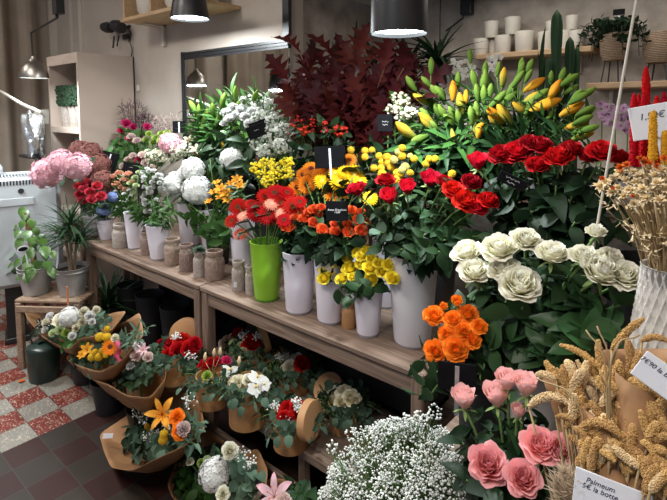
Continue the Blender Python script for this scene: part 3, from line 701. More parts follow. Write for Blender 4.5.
# mirror leaning flat on the wall
t = thing('wall_mirror', (-2.6, 1.97, 1.0), 'large wall mirror in a black ribbed frame behind the flowers', 'mirror')
L = np.array(t.location)
x0, x1, z0, z1 = onY(184, 51, 1.975)[0], -2.022, .82, onY(288, 38, 1.975)[2]
mb = boxes(((x0, 1.975, z0), (x1, 1.985, z1-.03))); mb.add(*box((0, 0, 0), (.001, .001, .001)), M=(np.eye(3), np.array([x0+.2, 1.98, z0+.1]))); o = mb.obj('glass', X['mirror'], t, smooth=False, loc=-L)
mb = MB()
for k, (w, y) in enumerate(((.022, 1.966), (.040, 1.972), (.055, 1.978))):
    for lo, hi in (((x0-.02, y-.006, z1-w), (x1, 1.999, z1-w+.016)), ((x0-.02+k*.011, y-.006, z0), (x0-.012+k*.011, 1.999, z1))): V, Fc = box((np.array(lo)+np.array(hi))/2, np.array(hi)-np.array(lo)); mb.add(V, Fc)
mb.obj('frame', X['black'], t, smooth=False, loc=-L)

# curtain along the far wall (also seen in the mirror)
def curtain(y0, y1, label, dx=.12, amp=.05, lam=.24):
    t = thing('curtain', (XL+dx, (y0+y1)/2, 0.02), label, 'curtain', ); n = int((y1-y0)/.01); V = []
    rg = random.Random(3); ph = [rg.uniform(-.6, .6) for _ in range(n//10+3)]
    ys = np.linspace(y0, y1, n); xs = np.array([amp*math.sin(y*2*PI/lam+ph[int((y-y0)*10)]*.3)+.4*amp*math.sin(y*31) for y in ys])
    mb = MB(); zs = (0.02, 1.0, 2.0, 3.15); V = np.vstack([np.stack([xs*(1 if z < 3 else .6), ys-(y0+y1)/2, np.full(n, z-.02)], 1) for z in zs]); mb.add(V, gf(n, 4)); mb.obj('cloth', X['curtain'], t)
    mb = MB(); V, Fc = tube([(0, y0-(y0+y1)/2-.05, 3.13), (0, (y1-y0)/2+.05, 3.13)], .015, 8); mb.add(V, Fc); mb.obj('rod', X['black'], t)
curtain(.2, 1.78, 'taupe full length curtain hanging at the left edge of the shop')
curtain(-1.6, -.1, 'taupe curtain hanging nearer the entrance, seen only in the mirror')

# ---------------------------------------------------------------- lamps
def pendant(p, rt, rb, h, label, mat='black', prof=None, energy=28, arm=None, cord=True):
    t = thing('pendant_lamp', p, label, 'lamp'); mb = MB()
    pr = prof or [(rb, 0), (rb*1.0, .01), (rt, h*.6), (rt*.97, h*.93), (rt*.8, h), (.02, h), (.02, h-.004), (rt*.78, h-.004), (rt*.94, h*.9), (rb*.97, .012), (rb*.97, 0)]
    V, Fc = lathe(pr, 40); mb.add(V, Fc); sh = mb.obj('shade', X[mat], t)
    mb = MB(); V, Fc = lathe([(0, .012), (rb*.95, .012), (rb*.95, .016), (0, .016)], 36); mb.add(V, Fc); mb.obj('diffuser', X['bulb'], sh)
    if cord: mb = MB(); V, Fc = tube([(0, 0, h), (0, 0, cord-p[2])], .004, 6); mb.add(V, Fc); mb.obj('cord', X['black'], t)
    ld = bpy.data.lights.new('lamp_light', 'AREA'); ld.shape = 'DISK'; ld.size = rb*1.8; ld.energy = energy; ld.color = (.9, .97, 1.0)
    lo = bpy.data.objects.new('lamp_light', ld); C.objects.link(lo); lo.parent = t; lo.location = (0, 0, -.004)
    return t
pr_ = onY(399, 34, 1.28); k = dist(pr_)/FOC
pendant(pr_, 27.5*k, 28.5*k, .26, 'big black drum pendant lamp with glowing white disc, over the oak leaves', energy=15, cord=3.2)
pl_ = onY(190, 19, 1.6); k = dist(pl_)/FOC
pendant(pl_, 15*k, 19.3*k, .2, 'black tapered pendant lamp above the wall mirror', energy=26, cord=3.2)
pm_ = onY(34, 78, 1.3); k = dist(pm_)/FOC; r = 13.3*k
t = pendant(pm_, r, r, .12, 'small chrome dome lamp hanging in front of the curtain', 'chrome', [(r, 0), (r, .012), (r*.97, r*.35), (r*.8, r*.8), (r*.5, r*1.15), (r*.22, r*1.3), (r*.18, r*1.6), (.01, r*1.65), (.01, r*1.6), (r*.14, r*1.5), (r*.45, r*1.1), (r*.95, r*.3), (r*.97, 0)], energy=10, cord=None)
mb = MB(); q0 = np.array([0, 0, r*1.6]); P1 = onY(31, 33, 1.3)-pm_; P2 = onY(57, 18, 1.3)-pm_; P3 = onY(57, 0, 1.3)-pm_; P3[2] = 3.2-pm_[2]
V, Fc = tube([q0, P1], .006, 6); mb.add(V, Fc); V, Fc = tube([P1, P2], .007, 6); mb.add(V, Fc); V, Fc = tube([P2, P3], .01, 6); mb.add(V, Fc)
q = P2+np.array([.03, 0, .12]); V, Fc = box(q, (.07, .05, .2)); mb.add(V, Fc); mb.obj('bracket_arm', X['black'], t)
p = onY(284, 90, 3.4); p[1] = .6; pendant(p, .10, .12, .2, 'black pendant lamp out of frame, seen only in the mirror', energy=18, cord=3.2)
p = onY(439, 84, 2.62); k = dist(p)/FOC; pendant(p, 7*k, 8*k, .12, 'tiny black pendant lamp glowing low behind the lily buds', energy=2, cord=2.26)
# the box and arm left of the pots on the alcove wall
p = onY(467, 8, 2.86); t = thing('wall_bracket', p, 'small black box with a bent black arm on the alcove wall', 'bracket'); mb = MB(); V, Fc = bevbox((0, 0, .02), (.07, .05, .12)); mb.add(V, Fc); mb.obj('box', X['black'], t, smooth=False)
mb = MB(); q = [onY(463, 12, 2.84)-p, onY(463, 18, 2.84)-p, onY(446, 31, 2.84)-p]; V, Fc = tube(q, .006, 6); mb.add(V, Fc); mb.obj('arm', X['black'], t)
t = thing('fill_panel', (-.7, 2.5, 2.255), 'added fill light panel under the low alcove ceiling, out of frame', 'lamp'); mb = MB(); V, Fc = bevbox((0, 0, -.015), (1.2, .3, .03)); mb.add(V, Fc); mb.obj('frame', X['creamp'], t, smooth=False)  # unseen fill panel, added to brighten the alcove wall
ld = bpy.data.lights.new('alcove_fill', 'AREA'); ld.shape = 'RECTANGLE'; ld.size = 1.1; ld.size_y = .24; ld.energy = 4; ld.color = (1, .95, .88); lo = bpy.data.objects.new('alcove_fill', ld); C.objects.link(lo); lo.parent = t; lo.location = (0, 0, -.04)
# added fill light panels above and behind the viewer, never in frame
for i, (x, y, e) in enumerate(((-.7, -.8, 40), (-2.5, -.25, 46), (-4.3, -.1, 17), (.35, .2, 13))):
    t = thing('fill_panel', (x, y, 3.19), ['nearest', 'middle', 'farthest', 'right hand'][i]+' added fill light panel above the shop floor, out of frame', 'lamp'); mb = MB(); V, Fc = bevbox((0, 0, -.02), (.62, .62, .04)); mb.add(V, Fc); mb.obj('frame', X['creamp'], t, smooth=False)
    mb = MB(); V, Fc = box((0, 0, -.042), (.56, .56, .004)); mb.add(V, Fc); mb.obj('diffuser', M_emit('fill_glow', (1, .97, .92), 3), t, smooth=False)
    ld = bpy.data.lights.new('panel_fill', 'AREA'); ld.shape = 'SQUARE'; ld.size = .56; ld.energy = e; ld.color = (1, .93, .85); lo = bpy.data.objects.new('panel_fill', ld); C.objects.link(lo); lo.parent = t; lo.location = (0, 0, -.05)

# ---------------------------------------------------------------- cabinet at the back left
cy0, cy1 = 1.56, 1.998; cz = onY(77, 52, cy0)[2]; cx1 = onY(77, 52, cy0)[0]; cx0 = onY(47, 58, cy0)[0]
t = thing('shelf_cabinet', ((cx0+cx1)/2, (cy0+cy1)/2, 0), 'tall cream painted open shelf cabinet standing by the back wall', 'cabinet'); L = np.array(t.location); th = .028
def part(name, bs, m, smooth=False): mb = boxes(*bs); return mb.obj(name, m, t, smooth=smooth, loc=-L)
part('side_panel', [((cx1-th, cy0, 0), (cx1, cy1, cz))], X['cab']); part('side_panel', [((cx0, cy0, 0), (cx0+th, cy1, cz))], X['cab'])
part('back_panel', [((cx0, cy1-.01, 0), (cx1, cy1, cz))], X['cab']); part('top_panel', [((cx0+.0, cy0-.004, cz-.075), (cx1, cy0-.0005, cz))], X['cabf']); part('top_panel', [((cx0+th, cy0, cz-.03), (cx1-th, cy1-.01, cz-.001))], X['cab'])
shz = [onY(62, 127, cy0)[2], onY(62, 160, cy0)[2], .75, .4, .06]
for z in shz: part('shelf', [((cx0+th, cy0, z-.045), (cx1-th, cy1-.01, z))], X['cab'])
# things in it
zz = shz[0]
t = thing('moss_block', ((cx0+cx1)/2+.0, cy0+.1, zz+.17), 'block of green preserved moss on pale pots in the cream cabinet', 'moss'); mb = MB()
for i in range(900):
    p = np.array([rnd.uniform(-.21, .21), rnd.uniform(-.07, .07), rnd.uniform(0, .15)]); q = rnd.randrange(3)
    if q == 0: p[1] = -.07
    elif q == 1: p[2] = .15
    else: p[0] = .21
    mb.add(I0[0]*rnd.uniform(.008, .015)+p, I0[1], rnd.random())
tag(mb.obj('moss', G['dark'], t), kind='stuff')
for i, (dx, lb) in enumerate(((-.15, 'patterned pale pot under the moss block, nearest the curtain'), (.0, 'patterned pale pot under the middle of the moss block'), (.15, 'patterned pale pot under the moss block, next to the cabinet side'))):
    zvase(((cx0+cx1)/2+dx, cy0+.1, zz), .055, .068, .165, lb, 'jarw', name='flower_pot', cat='pot')
t = thing('glass_jar', ((cx0+cx1)/2+.17, cy0+.055, shz[1]), 'dark green glass jar on the second cabinet shelf', 'jar'); mb = MB(); V, Fc = lathe([(0, 0), (.06, 0), (.065, .01), (.065, .13), (.04, .16), (.045, .19), (.04, .19), (.035, .16), (0, .15)], 20); mb.add(V, Fc); mb.obj('body', X['dgreen'], t)
# foil and white roll on a bracket left of the cabinet
p = onY(33, 117, 1.35); k = dist(p)/FOC
t = thing('dispenser', p, 'white roll dispenser fixed left of the cream cabinet', 'dispenser'); mb = MB(); V, Fc = tube([(-.1, 0, 0), (.1, 0, 0)], .032, 16); mb.add(V, Fc); mb.obj('roll', X['ac'], t); mb = MB(); V, Fc = box((0, .02, .05), (.23, .1, .012)); mb.add(V, Fc); V, Fc = box((.11, .02, .0), (.012, .1, .1)); mb.add(V, Fc); V, Fc = tube([(0, .05, -.02), (0, .05, -p[2])], .012, 8); mb.add(V, Fc); mb.obj('bracket', X['chrome'], t, smooth=False)
p = onY(33, 136, 1.3)
t = thing('foil_wrap', p, 'crumpled silver foil hanging under the white roll', 'foil'); mb = MB(); V, Fc = I2; rg = random.Random(5); V, Fc = ico(3); d = np.array([1+.3*math.sin(v[0]*4+v[1]*5)*math.sin(v[2]*4+v[0]*3)+rg.uniform(-.04, .04) for v in V]); mb.add(V*d[:, None]*np.array([.15, .06, .17]), Fc); mb.obj('sheet', X['foil'], t)
t = thing('drip_tray', onY(32, 152, 1.3)+[0, 0, -.03], 'dark wire tray under the silver foil', 'tray'); mb = MB(); V, Fc = bevbox((0, 0, 0), (.2, .12, .02)); mb.add(V, Fc); V, Fc = tube([(0, .05, -.01), (0, .05, -t.location[2])], .01, 8); mb.add(V, Fc); mb.obj('tray', X['black'], t, smooth=False)
# translucent curved sheet sweeping in from the left edge
p = onY(20, 105, 1.2)
t = thing('plastic_tube', p, 'white glossy tube curving down from the left edge of the photo', 'tube'); mb = MB(); q = spline([onY(-30, 75, 1.25), onY(0, 91, 1.2), onY(22, 104, 1.2), onY(40, 112, 1.22), onY(45, 117, 1.34)], 6)-p; V, Fc = tube(q, .010, 8); mb.add(V, Fc); mb.obj('tube', X['creamp'], t)

# wooden wall shelf with baskets, above the cabinet
sz0 = onY(155, 27, 1.985)[2]; sx0 = onY(155, 27, 1.985)[0]
t = thing('wall_shelf', (sx0+.6, 1.99, sz0), 'pine wall shelf with an upright divider, high above the cream cabinet', 'shelf'); L = np.array(t.location)
part('board', [((sx0, 1.72, sz0), (sx0+1.0, 1.995, sz0+.022))], X['pine']); part('end_panel', [((sx0+.0, 1.74, sz0+.022), (sx0+.022, 1.995, sz0+.34))], X['pine']); part('divider', [((sx0+.36, 1.74, sz0+.022), (sx0+.382, 1.995, sz0+.34))], X['pine'])
part('bracket', [((sx0+.1, 1.83, sz0-.012), (sx0+.13, 1.995, sz0)), ((sx0+.1, 1.975, sz0-.15), (sx0+.13, 1.995, sz0))], X['creamp'])
for i, (dx, r, lb) in enumerate(((.19, .10, 'round pale basket in the left bay of the pine wall shelf'), (.55, .1, 'round pale basket right of the divider on the pine shelf'), (.82, .09, 'round pale basket at the right end of the pine shelf'))):
    t = thing('basket', (sx0+dx, 1.86, sz0+.022), lb, 'basket'); mb = MB(); V, Fc = lathe([(0, 0), (r*.7, 0), (r, .05), (r*1.05, .12), (r, .17), (r*.95, .17), (r*.95, .06), (0, .02)], 24); mb.add(V, Fc); mb.obj('body', X['creamp'], t)
# black clip spotlight with its cables
p = onY(114, 27, 1.93)
t = thing('spotlight', p, 'black double clip spotlight with dangling cable on the wall', 'lamp'); mb = MB()
for a, b, rr in ((onY(104, 27, 1.9), onY(111, 28, 1.9), .045), (onY(114, 25, 1.9), onY(122, 28, 1.9), .05)): V, Fc = tube([a-p, (a+b)/2-p, b-p], [rr*.8, rr, rr*.85], 16); mb.add(V, Fc)
mb.obj('head', X['matte'], t)
mb = MB(); V, Fc = bevbox(onY(126, 37, 1.97)-p, (.07, .03, .04)); mb.add(V, Fc); mb.obj('transformer', X['matte'], t)
mb = MB(); V, Fc = tube(spline([onY(114, 36, 1.95)-p, onY(113, 48, 1.95)-p], 4), .008, 5); mb.add(V, Fc); V, Fc = tube(spline([onY(119, 36, 1.95)-p, onY(117, 46, 1.95)-p], 4), .006, 5); mb.add(V, Fc)
V, Fc = tube(spline([onY(128, 28, 1.98)-p, onY(131, 34, 1.98)-p, onY(130, 42, 1.98)-p, onY(132, 50, 1.985)-p, onY(131, 58, 1.985)-p], 5), .004, 5); mb.add(V, Fc); V, Fc = tube([onY(119, 30, 1.95)-p, onY(130, 26, 1.99)-p], .012, 6); mb.add(V, Fc); mb.obj('cable', X['matte'], t)
p = onY(138, 88, 1.99); t = thing('wall_hook', p, 'small white hook on the bare wall beside the cabinet', 'hook'); mb = MB(); V, Fc = bevbox((0, 0, 0), (.03, .02, .05)); mb.add(V, Fc); mb.obj('plate', X['creamp'], t)

# ---------------------------------------------------------------- white appliance on black stand
ap = onZ(21, 288, .385); fw = nrm([ap[0], ap[1], 0]); RA = np.array([nrm(np.cross(fw, ZZ)), fw, ZZ]).T; ac = ap+fw*.16; ac[2] = .385
t = thing('air_conditioner', ac, 'white portable air conditioner with a slotted top on a black stand', 'air conditioner'); k = dist(ap)/FOC; AW = 78*k; AH = 1.125-.385
def rb(mb, c, s, b=.003): V, Fc = bevbox(c, s, b); mb.add(V @ RA.T, Fc)
mb = MB(); rb(mb, (0, 0, AH/2), (AW, .3, AH), .03); mb.obj('body', X['ac'], t, smooth=False)
mb = MB()
for i in range(24): rb(mb, (-.2+i*.0175, -.1, AH+.002), (.008, .08, .004))
for i in range(24): rb(mb, (-.2+i*.0175, -.152, AH-.045), (.008, .004, .03))
mb.obj('vent', X['black'], t, smooth=False)
mb = MB(); V, Fc = tube([(.03, -.149, AH-.1), (.03, -.156, AH-.1)], .017, 16); mb.add(V @ RA.T, Fc); mb.obj('button', X['matte'], t)
mb = MB(); rb(mb, (-.05, -.152, AH-.17), (.3, .008, .05)); mb.obj('handle', X['ac'], t, smooth=False)
bp_ = ap+RA[:, 0]*(-.035)+fw*.14; t = thing('plinth', (bp_[0], bp_[1], 0), 'narrow black stand under the white air conditioner', 'stand'); mb = MB(); rb(mb, (0, 0, .192), (.11, .16, .384)); rb(mb, (0, 0, .02), (.14, .2, .04)); mb.obj('column', X['black'], t, smooth=False)
mb = MB(); rb(mb, (.012, -.083, .2), (.03, .004, .035)); mb.obj('sticker', X['creamp'], t, smooth=False)
p = ac-RA[:, 0]*.09; t = thing('plastic_bottle', (p[0], p[1], .385+AH+.001), 'clear plastic bottle with a blue cap on top of the white appliance', 'bottle'); mb = MB(); V, Fc = lathe([(0, 0), (.025, 0), (.027, .01), (.027, .05), (.012, .07), (0, .07)], 14); mb.add(V, Fc); mb.obj('body', X['ac'], t); mb = MB(); V, Fc = lathe([(.013, .07), (.013, .09), (0, .09)], 10); mb.add(V, Fc); mb.obj('cap', M_solid('blue_cap', (.08, .15, .3)), t)

# ---------------------------------------------------------------- crate with two zinc buckets
cr = onZ(24, 372, 0); cz_ = .43
cb = onZ(37, 296, cz_); k = dist(cb)/FOC; r1 = 15.3*k; cA = np.array([cb[0], cb[1], cz_])+nrm([cb[0], cb[1], 0])*r1*.8
cb2 = onZ(73, 297, cz_); cB = np.array([cb2[0], cb2[1], cz_])+nrm([cb2[0], cb2[1], 0])*r1*.8
lo = np.minimum(cA, cB); hi = np.maximum(cA, cB)
cx0_, cx1_, cy0_, cy1_ = -2.98, -2.42, .86, 1.2
dA = (cB-cA)/np.linalg.norm(cB-cA); dN = np.array([-dA[1], dA[0], 0]); RC = np.array([dA, dN, ZZ]).T; cen = (cA+cB)/2+dA*.03
t = thing('wooden_crate', (cen[0], cen[1], 0), 'slatted wooden crate stand carrying two zinc plant buckets', 'crate'); LW, DW = .40, .26
for sx in (-1, 1):
    for sy in (-1, 1): mb = MB(); V, Fc = bevbox((0, 0, 0), (.035, .035, cz_-.02)); mb.add(V+[sx*(LW/2-.02), sy*(DW/2-.02), (cz_-.02)/2], Fc, M=(RC, np.zeros(3))); mb.obj('leg', X['crate'], t, smooth=False)
for i in range(4): mb = MB(); V, Fc = bevbox((0, -DW/2+.035+i*.063, cz_-.01), (LW, .056, .018)); mb.add(V, Fc, M=(RC, np.zeros(3))); mb.obj('slat', X['crate'], t, smooth=False)
for z in (cz_-.055,): mb = MB(); V, Fc = bevbox((0, -DW/2+.003, z), (LW-.02, .014, .04)); mb.add(V, Fc, M=(RC, np.zeros(3))); mb.obj('rail', X['crate'], t, smooth=False)
topA = bucket(cA, r1*.78, r1*1.06, 28*k, 'zinc bucket holding the climbing plant with heart shaped leaves')
topB = bucket(cB, r1*.78, r1*1.06, 28*k, 'zinc bucket holding the narrow leaved dragon tree')
# pothos on a moss pole
b0 = topA-[0, 0, .03]; t = thing('climbing_plant', b0, 'heart leaved climbing plant tied to a brown moss pole', 'plant'); mb = MB(); ptop = onY(26, 213, b0[1])-b0; V, Fc = tube([(0, 0, 0), ptop*.5, ptop], .017, 10); mb.add(V, Fc); mb.obj('moss_pole', X['coir'], t)
lm = MB()
for i, (px, py, s) in enumerate([(x_+rnd.uniform(-5, 5), y_+rnd.uniform(-6, 4), s_*.8) for x_, y_, s_ in [(24, 210, .9), (30, 220, .9), (18, 232, .9), (36, 244, 1), (14, 248, 1), (28, 240, .9), (42, 256, 1), (20, 262, 1), (34, 268, 1), (50, 256, .9), (8, 262, .9), (26, 276, .9)]]+[(24, 212, 1), (32, 222, .8), (15, 226, .8), (27, 232, 1), (40, 236, 1.1), (19, 240, .9), (31, 248, 1.1), (45, 248, 1), (12, 254, 1), (24, 256, 1), (38, 262, 1), (14, 265, 1.1), (48, 262, .9), (30, 270, 1.1), (20, 273, .9), (9, 270, 1), (43, 240, .8), (22, 222, .7), (36, 228, .8), (52, 270, .8), (16, 236, .9), (34, 240, .8), (26, 264, .9)]):
    p = onY(px, py, b0[1]-.04+rnd.uniform(-.05, .03))-b0; ax = np.array([ptop[0]*p[2]/ptop[2], ptop[1]*p[2]/ptop[2], p[2]]); d = nrm(p-ax+np.array([0, 0, -.02])+nrm(CAM-b0)*.03); 
    add_leaf(lm, p-d*.035*s, nrm(d+[0, 0, -.5]), nrm(CAM-b0)+[0, 0, .9]+rv(.3), .080*s, 'wide'); V, Fc = tube([ax-[0, 0, .02], p-d*.035*s], .0016, 4); lm.add(V, Fc)
lm.obj('leaves', G['pothos'], t)
b0 = topB-[0, 0, .03]; t = thing('dragon_tree', b0, 'dragon tree with arching narrow dark leaves on bare canes', 'plant')
for i, (px, py) in enumerate(((64, 232), (70, 222), (78, 238))):
    p = onY(px, py, b0[1]+rnd.uniform(-.02, .03))-b0; mb = MB(); V, Fc = tube(bez((rnd.uniform(-.02, .02), rnd.uniform(-.02, .02), 0), p*.5+[0, 0, .03], p, 6), .008, 7); mb.add(V, Fc); mb.obj('cane', X['bark'], t)
    lm = MB()
    for j in range(60):
        el = rnd.uniform(-.1, 1.3); a = rnd.uniform(0, 2*PI); d = np.array([math.cos(a)*math.cos(el), math.sin(a)*math.cos(el), math.sin(el)]); V, Fc, tt = leafgeo(rnd.uniform(.15, .26), .013, 'strap', .3, rnd.uniform(.25, .7), 8); lm.add(V, Fc, tt, 0, leafM(p-[0, 0, rnd.uniform(0, .05)], d, d*0+[0, 0, 1.01]))
    lm.obj('leaf_crown', G['leaf'], t)
p = onY(23, 249, cA[1]-.1); t = thing('plant_label', p, 'oval grey plate label on a white stake in the climbing plant bucket', 'label'); Rf = facing(p, roll=.12); mb = MB(); V, Fc = lathe([(0, -.002), (.03, -.002), (.03, .002), (0, .002)], 20, .6); mb.add(V @ Rf.T, Fc); mb.obj('plate', X['card'], t); mb = MB(); V, Fc = lathe([(0, 0), (.024, 0), (.024, .001), (0, .001)], 20, .5); mb.add((V+[0, 0, .003]) @ Rf.T, Fc); mb.obj('panel', X['slate'], t); mb = MB(); V, Fc = box((.008, -.05, -.004), (.008, .1, .003)); mb.add(V @ Rf.T, Fc); mb.obj('stake', X['card'], t)
p = onY(58, 249, cB[1]-.08); t = thing('plant_label', p, 'thin white forked stake label in the dragon tree bucket', 'label'); Rf = facing(p, roll=-.1); mb = MB(); V, Fc = box((0, -.05, 0), (.008, .13, .003)); mb.add(V @ Rf.T, Fc); V, Fc = tube([(-.012, .04, 0), (0, .015, 0), (.012, .04, 0)], .003, 5); mb.add(V @ Rf.T, Fc); mb.obj('stake', X['card'], t, smooth=False)
# dark green watering can on the tiles
p = onZ(45, 384, 0); k = dist(p)/FOC; r = 15.5*k; c = p+nrm([p[0], p[1], 0])*r*.9
t = thing('watering_can', c, 'dark green metal can with a thin hoop handle on the tiles', 'can'); mb = MB(); h = 36*k; V, Fc = lathe([(0, 0), (r*.86, 0), (r*.9, .005), (r, h*.9), (r*.98, h*.95), (r*.85, h), (r*.3, h*1.02), (r*.3, h), (r*.8, h*.96), (0, h*.94)], 28); mb.add(V, Fc); mb.obj('body', X['dgreen'], t)
mb = MB(); q = spline([(r*.7*RR[0], r*.7*RR[1], h), (r*.75*RR[0], r*.75*RR[1], h+.07), (0, 0, h+.12), (-r*.75*RR[0], -r*.75*RR[1], h+.06), (-r*.7*RR[0], -r*.7*RR[1], h)], 6); V, Fc = tube(q, .004, 6); mb.add(V, Fc); mb.obj('handle', X['dgreen'], t)
t = thing('fallen_petal', onZ(18, 382, .004), 'small orange petal lying on the floor tiles', 'petal'); mb = MB(); V, Fc, tt = leafgeo(.04, .025, 'ovate', .3, .1); mb.add(V, Fc, tt); V, Fc, tt = leafgeo(.035, .02, 'ovate', .3, .1); mb.add(V+[.012, 0, .003], Fc, tt); mb.obj('petal', G['safflower'], t)

# ---------------------------------------------------------------- the two tables
TZ = .75; TY0 = 1.255; TY1 = 1.93
def table(x0, x1, label, shelf=None, name='wooden_table'):
    global t, L
    t = thing(name, ((x0+x1)/2, (TY0+TY1)/2, 0), label, 'table'); L = np.array(t.location); 
    def bb(nm, lo, hi, m, b=.004): lo = np.array(lo); hi = np.array(hi); mb = MB(); V, Fc = bevbox((lo+hi)/2-L, hi-lo, b); mb.add(V, Fc); return mb.obj(nm, m, t, smooth=False)
    bb('tabletop', (x0, TY0, TZ-.022), (x1, TY1, TZ), X['wood'])
    bb('apron', (x0+.02, TY0+.012, TZ-.085), (x1-.02, TY0+.032, TZ-.022), X['wood']); bb('apron', (x0+.02, TY1-.03, TZ-.08), (x1-.02, TY1-.01, TZ-.022), X['wood'])
    bb('apron', (x1-.03, TY0+.03, TZ-.085), (x1-.01, TY1-.02, TZ-.022), X['wood'])
    for x in (x0+.005, x1-.05):
        for y in (TY0+.006, TY1-.052): bb('leg', (x, y, 0), (x+.045, y+.045, TZ-.022), X['woodv'])
    if shelf: bb('lower_shelf', (shelf[0], 1.2, .285), (shelf[1], TY1-.06, .32), X['wood']); bb('lower_rail', (shelf[0], 1.205, .12), (shelf[1], 1.225, .16), X['wood']); bb('shelf_post', (-1.20, 1.202, 0), (-1.165, 1.235, .285), X['woodv']); bb('shelf_post', (-1.75, 1.202, 0), (-1.715, 1.235, .285), X['woodv'])
xs = onY(199, 300, TY0)[0]
table(-3.1, xs-.004, 'weathered wooden table on the left, behind the jars and small vases')
table(xs+.004, onY(424, 372, TY0)[0], 'weathered wooden table on the right with hat boxes on its lower shelf', shelf=(-2.06, -.86))
# dark things under the left table
for i, (px, py, w, h, lb) in enumerate([(131, 318, 22, 60, 'glossy black floor vase under the left table, next to the spiky plant'), (150, 312, 20, 50, 'black floor vase under the left table, second from the spiky plant'), (175, 315, 22, 44, 'dark floor vase under the left table near its right leg')]):
    p = onY(px, py, 1.5); p[2] = 0; zvase(p, .05, .085, .42, lb, 'matte', name='floor_vase')
p = onY(108, 305, 1.38); b0 = np.array([p[0], p[1], 0]); m_ = zvase(b0, .07, .1, .3, 'dark pot of the spiky plant under the left table', 'matte', name='flower_pot', cat='pot')
t = thing('spiky_plant', m_-[0, 0, .02], 'spiky dark green plant under the left table', 'plant'); lm = MB()
for j in range(70):
    el = rnd.uniform(.1, 1.4); a = rnd.uniform(0, 2*PI); d = np.array([math.cos(a)*math.cos(el), math.sin(a)*math.cos(el), math.sin(el)]); V, Fc, tt = leafgeo(rnd.uniform(.2, .33), .022, 'strap', .3, rnd.uniform(.2, .6), 8); lm.add(V, Fc, tt, 0, leafM((0, 0, 0), d, (0, 0, 1.01)))
lm.obj('leaves', G['leaf'], t)

# back bench and right display stand
def stand(x0, x1, y0, y1, z, label, name='display_stand', cat='stand', slats=True, m='crate'):
    global t, L
    t = thing(name, ((x0+x1)/2, (y0+y1)/2, 0), label, cat); L = np.array(t.location)
    def bb(nm, lo, hi, mm, b=.004): lo = np.array(lo); hi = np.array(hi); mb = MB(); V, Fc = bevbox((lo+hi)/2-L, hi-lo, b); mb.add(V, Fc); return mb.obj(nm, mm, t, smooth=False)
    bb('top', (x0, y0, z-.022), (x1, y1, z), X['wood'])
    for x in (x0+.003, x1-.043):
        for y in (y0+.003, y1-.043): bb('leg', (x, y, 0), (x+.04, y+.04, z-.022), X['woodv'])
    bb('apron', (x0+.02, y0+.008, z-.09), (x1-.02, y0+.024, z-.022), X['wood']); bb('apron', (x0+.006, y0+.04, z-.09), (x0+.02, y1-.04, z-.022), X['wood'])
    return bb
stand(-2.0, .6, 2.3, 2.8, 1.12, 'long wooden bench in the alcove behind the flowers', 'bench', 'bench')
stand(-3.84, -3.14, 1.52, 1.95, .75, 'small wooden table behind the white appliance, carrying the back left vases', 'side_table', 'table')
bb = stand(-.60, .35, 1.02, 1.75, .68, 'wooden stand carrying the white roses and the ribbed vase')
for i in range(3): bb('plank', (-.60, 1.06+i*.13, .25), (-.585, 1.17+i*.13, .59), X['woodv'])
stand(-.56, .18, .62, .99, .42, 'low wooden stand carrying the pink roses and the millet', 'display_stand')

# ================================================================ VESSELS ON THE TABLES (left to right)
m_spray = vase(93, 236, 17, 13, 20, 'small white pot of pink spray roses at the left end of the table', 'white', None, name='flower_pot', cat='pot')
m_blue = vase(106, 240, 16, 12, 20, 'small white pot of the blue hydrangea', 'white', None, name='flower_pot', cat='pot')
m_pa = jar(121, 249, 16, 24, 'mottled glass jar between the cream pot and the tall white vase', 'jarw')
m_chr = vase(135, 250, 19, 13, 36, 'slim white vase of small white and peach blooms', 'white')
jar(147, 256, 12, 24, 'small brown sanded jar between the two white vases at the left')
m_stock = vase(159, 261, 24, 16, 34, 'white vase of white stock flowers near the left end')
jar(173, 266, 16.5, 26, 'brown sanded jar with cord, right of the white stock vase')
jar(187, 272.5, 15, 27, 'brown sanded jar with cord, left of the jar with the succulent')
m_succ = jar(200, 278, 13, 26, 'pale jar holding a small grey green succulent', 'jarw')
jar(215, 281.5, 20, 29, 'widest brown sanded jar, right of the succulent jar')
jar(239, 292, 14, 30, 'pale jar with a cord bow and paper tag, left of the green vase', 'jarw')
jar(251, 296, 11, 30, 'narrow pale jar with a cord bow touching the green vase', 'jarw')
for (px, py) in ((235.5, 281), (250, 284)):
    p = onZ(px, py+11, .75)-nrm([*onZ(px, py+11, .75)[:2], 0])*.006; p[2] = .75+.035; t = thing('paper_tag', p, 'small pale paper tag hanging on the '+('left' if px < 240 else 'right')+' bow jar', 'tag'); mb = MB(); V, Fc = bevbox((0, 0, 0), (.014, .002, .024), .0008); mb.add(V @ facing(p)[:, [0, 2, 1]].T, Fc); mb.obj('tag', X['card'], t, smooth=False)
m_gred = vase(267, 303, 33, 25, 58, 'tall lime green vase of red and salmon gerberas', 'lime', 'limed')
m_sor = vase(299, 316, 33, 27, 61, 'white tapered vase right of the green one, under the orange spray roses')
m_ger = vase(330.5, 326, 34, 27, 63, 'white tapered vase second right of the green one')
m_yel = vase(368, 339, 31, 23, 50, 'short white vase of yellow spray roses')
m_rr = vase(412, 350.5, 51, 38, 92, 'largest white bucket vase holding the long red roses', 'whiteb', n=40)
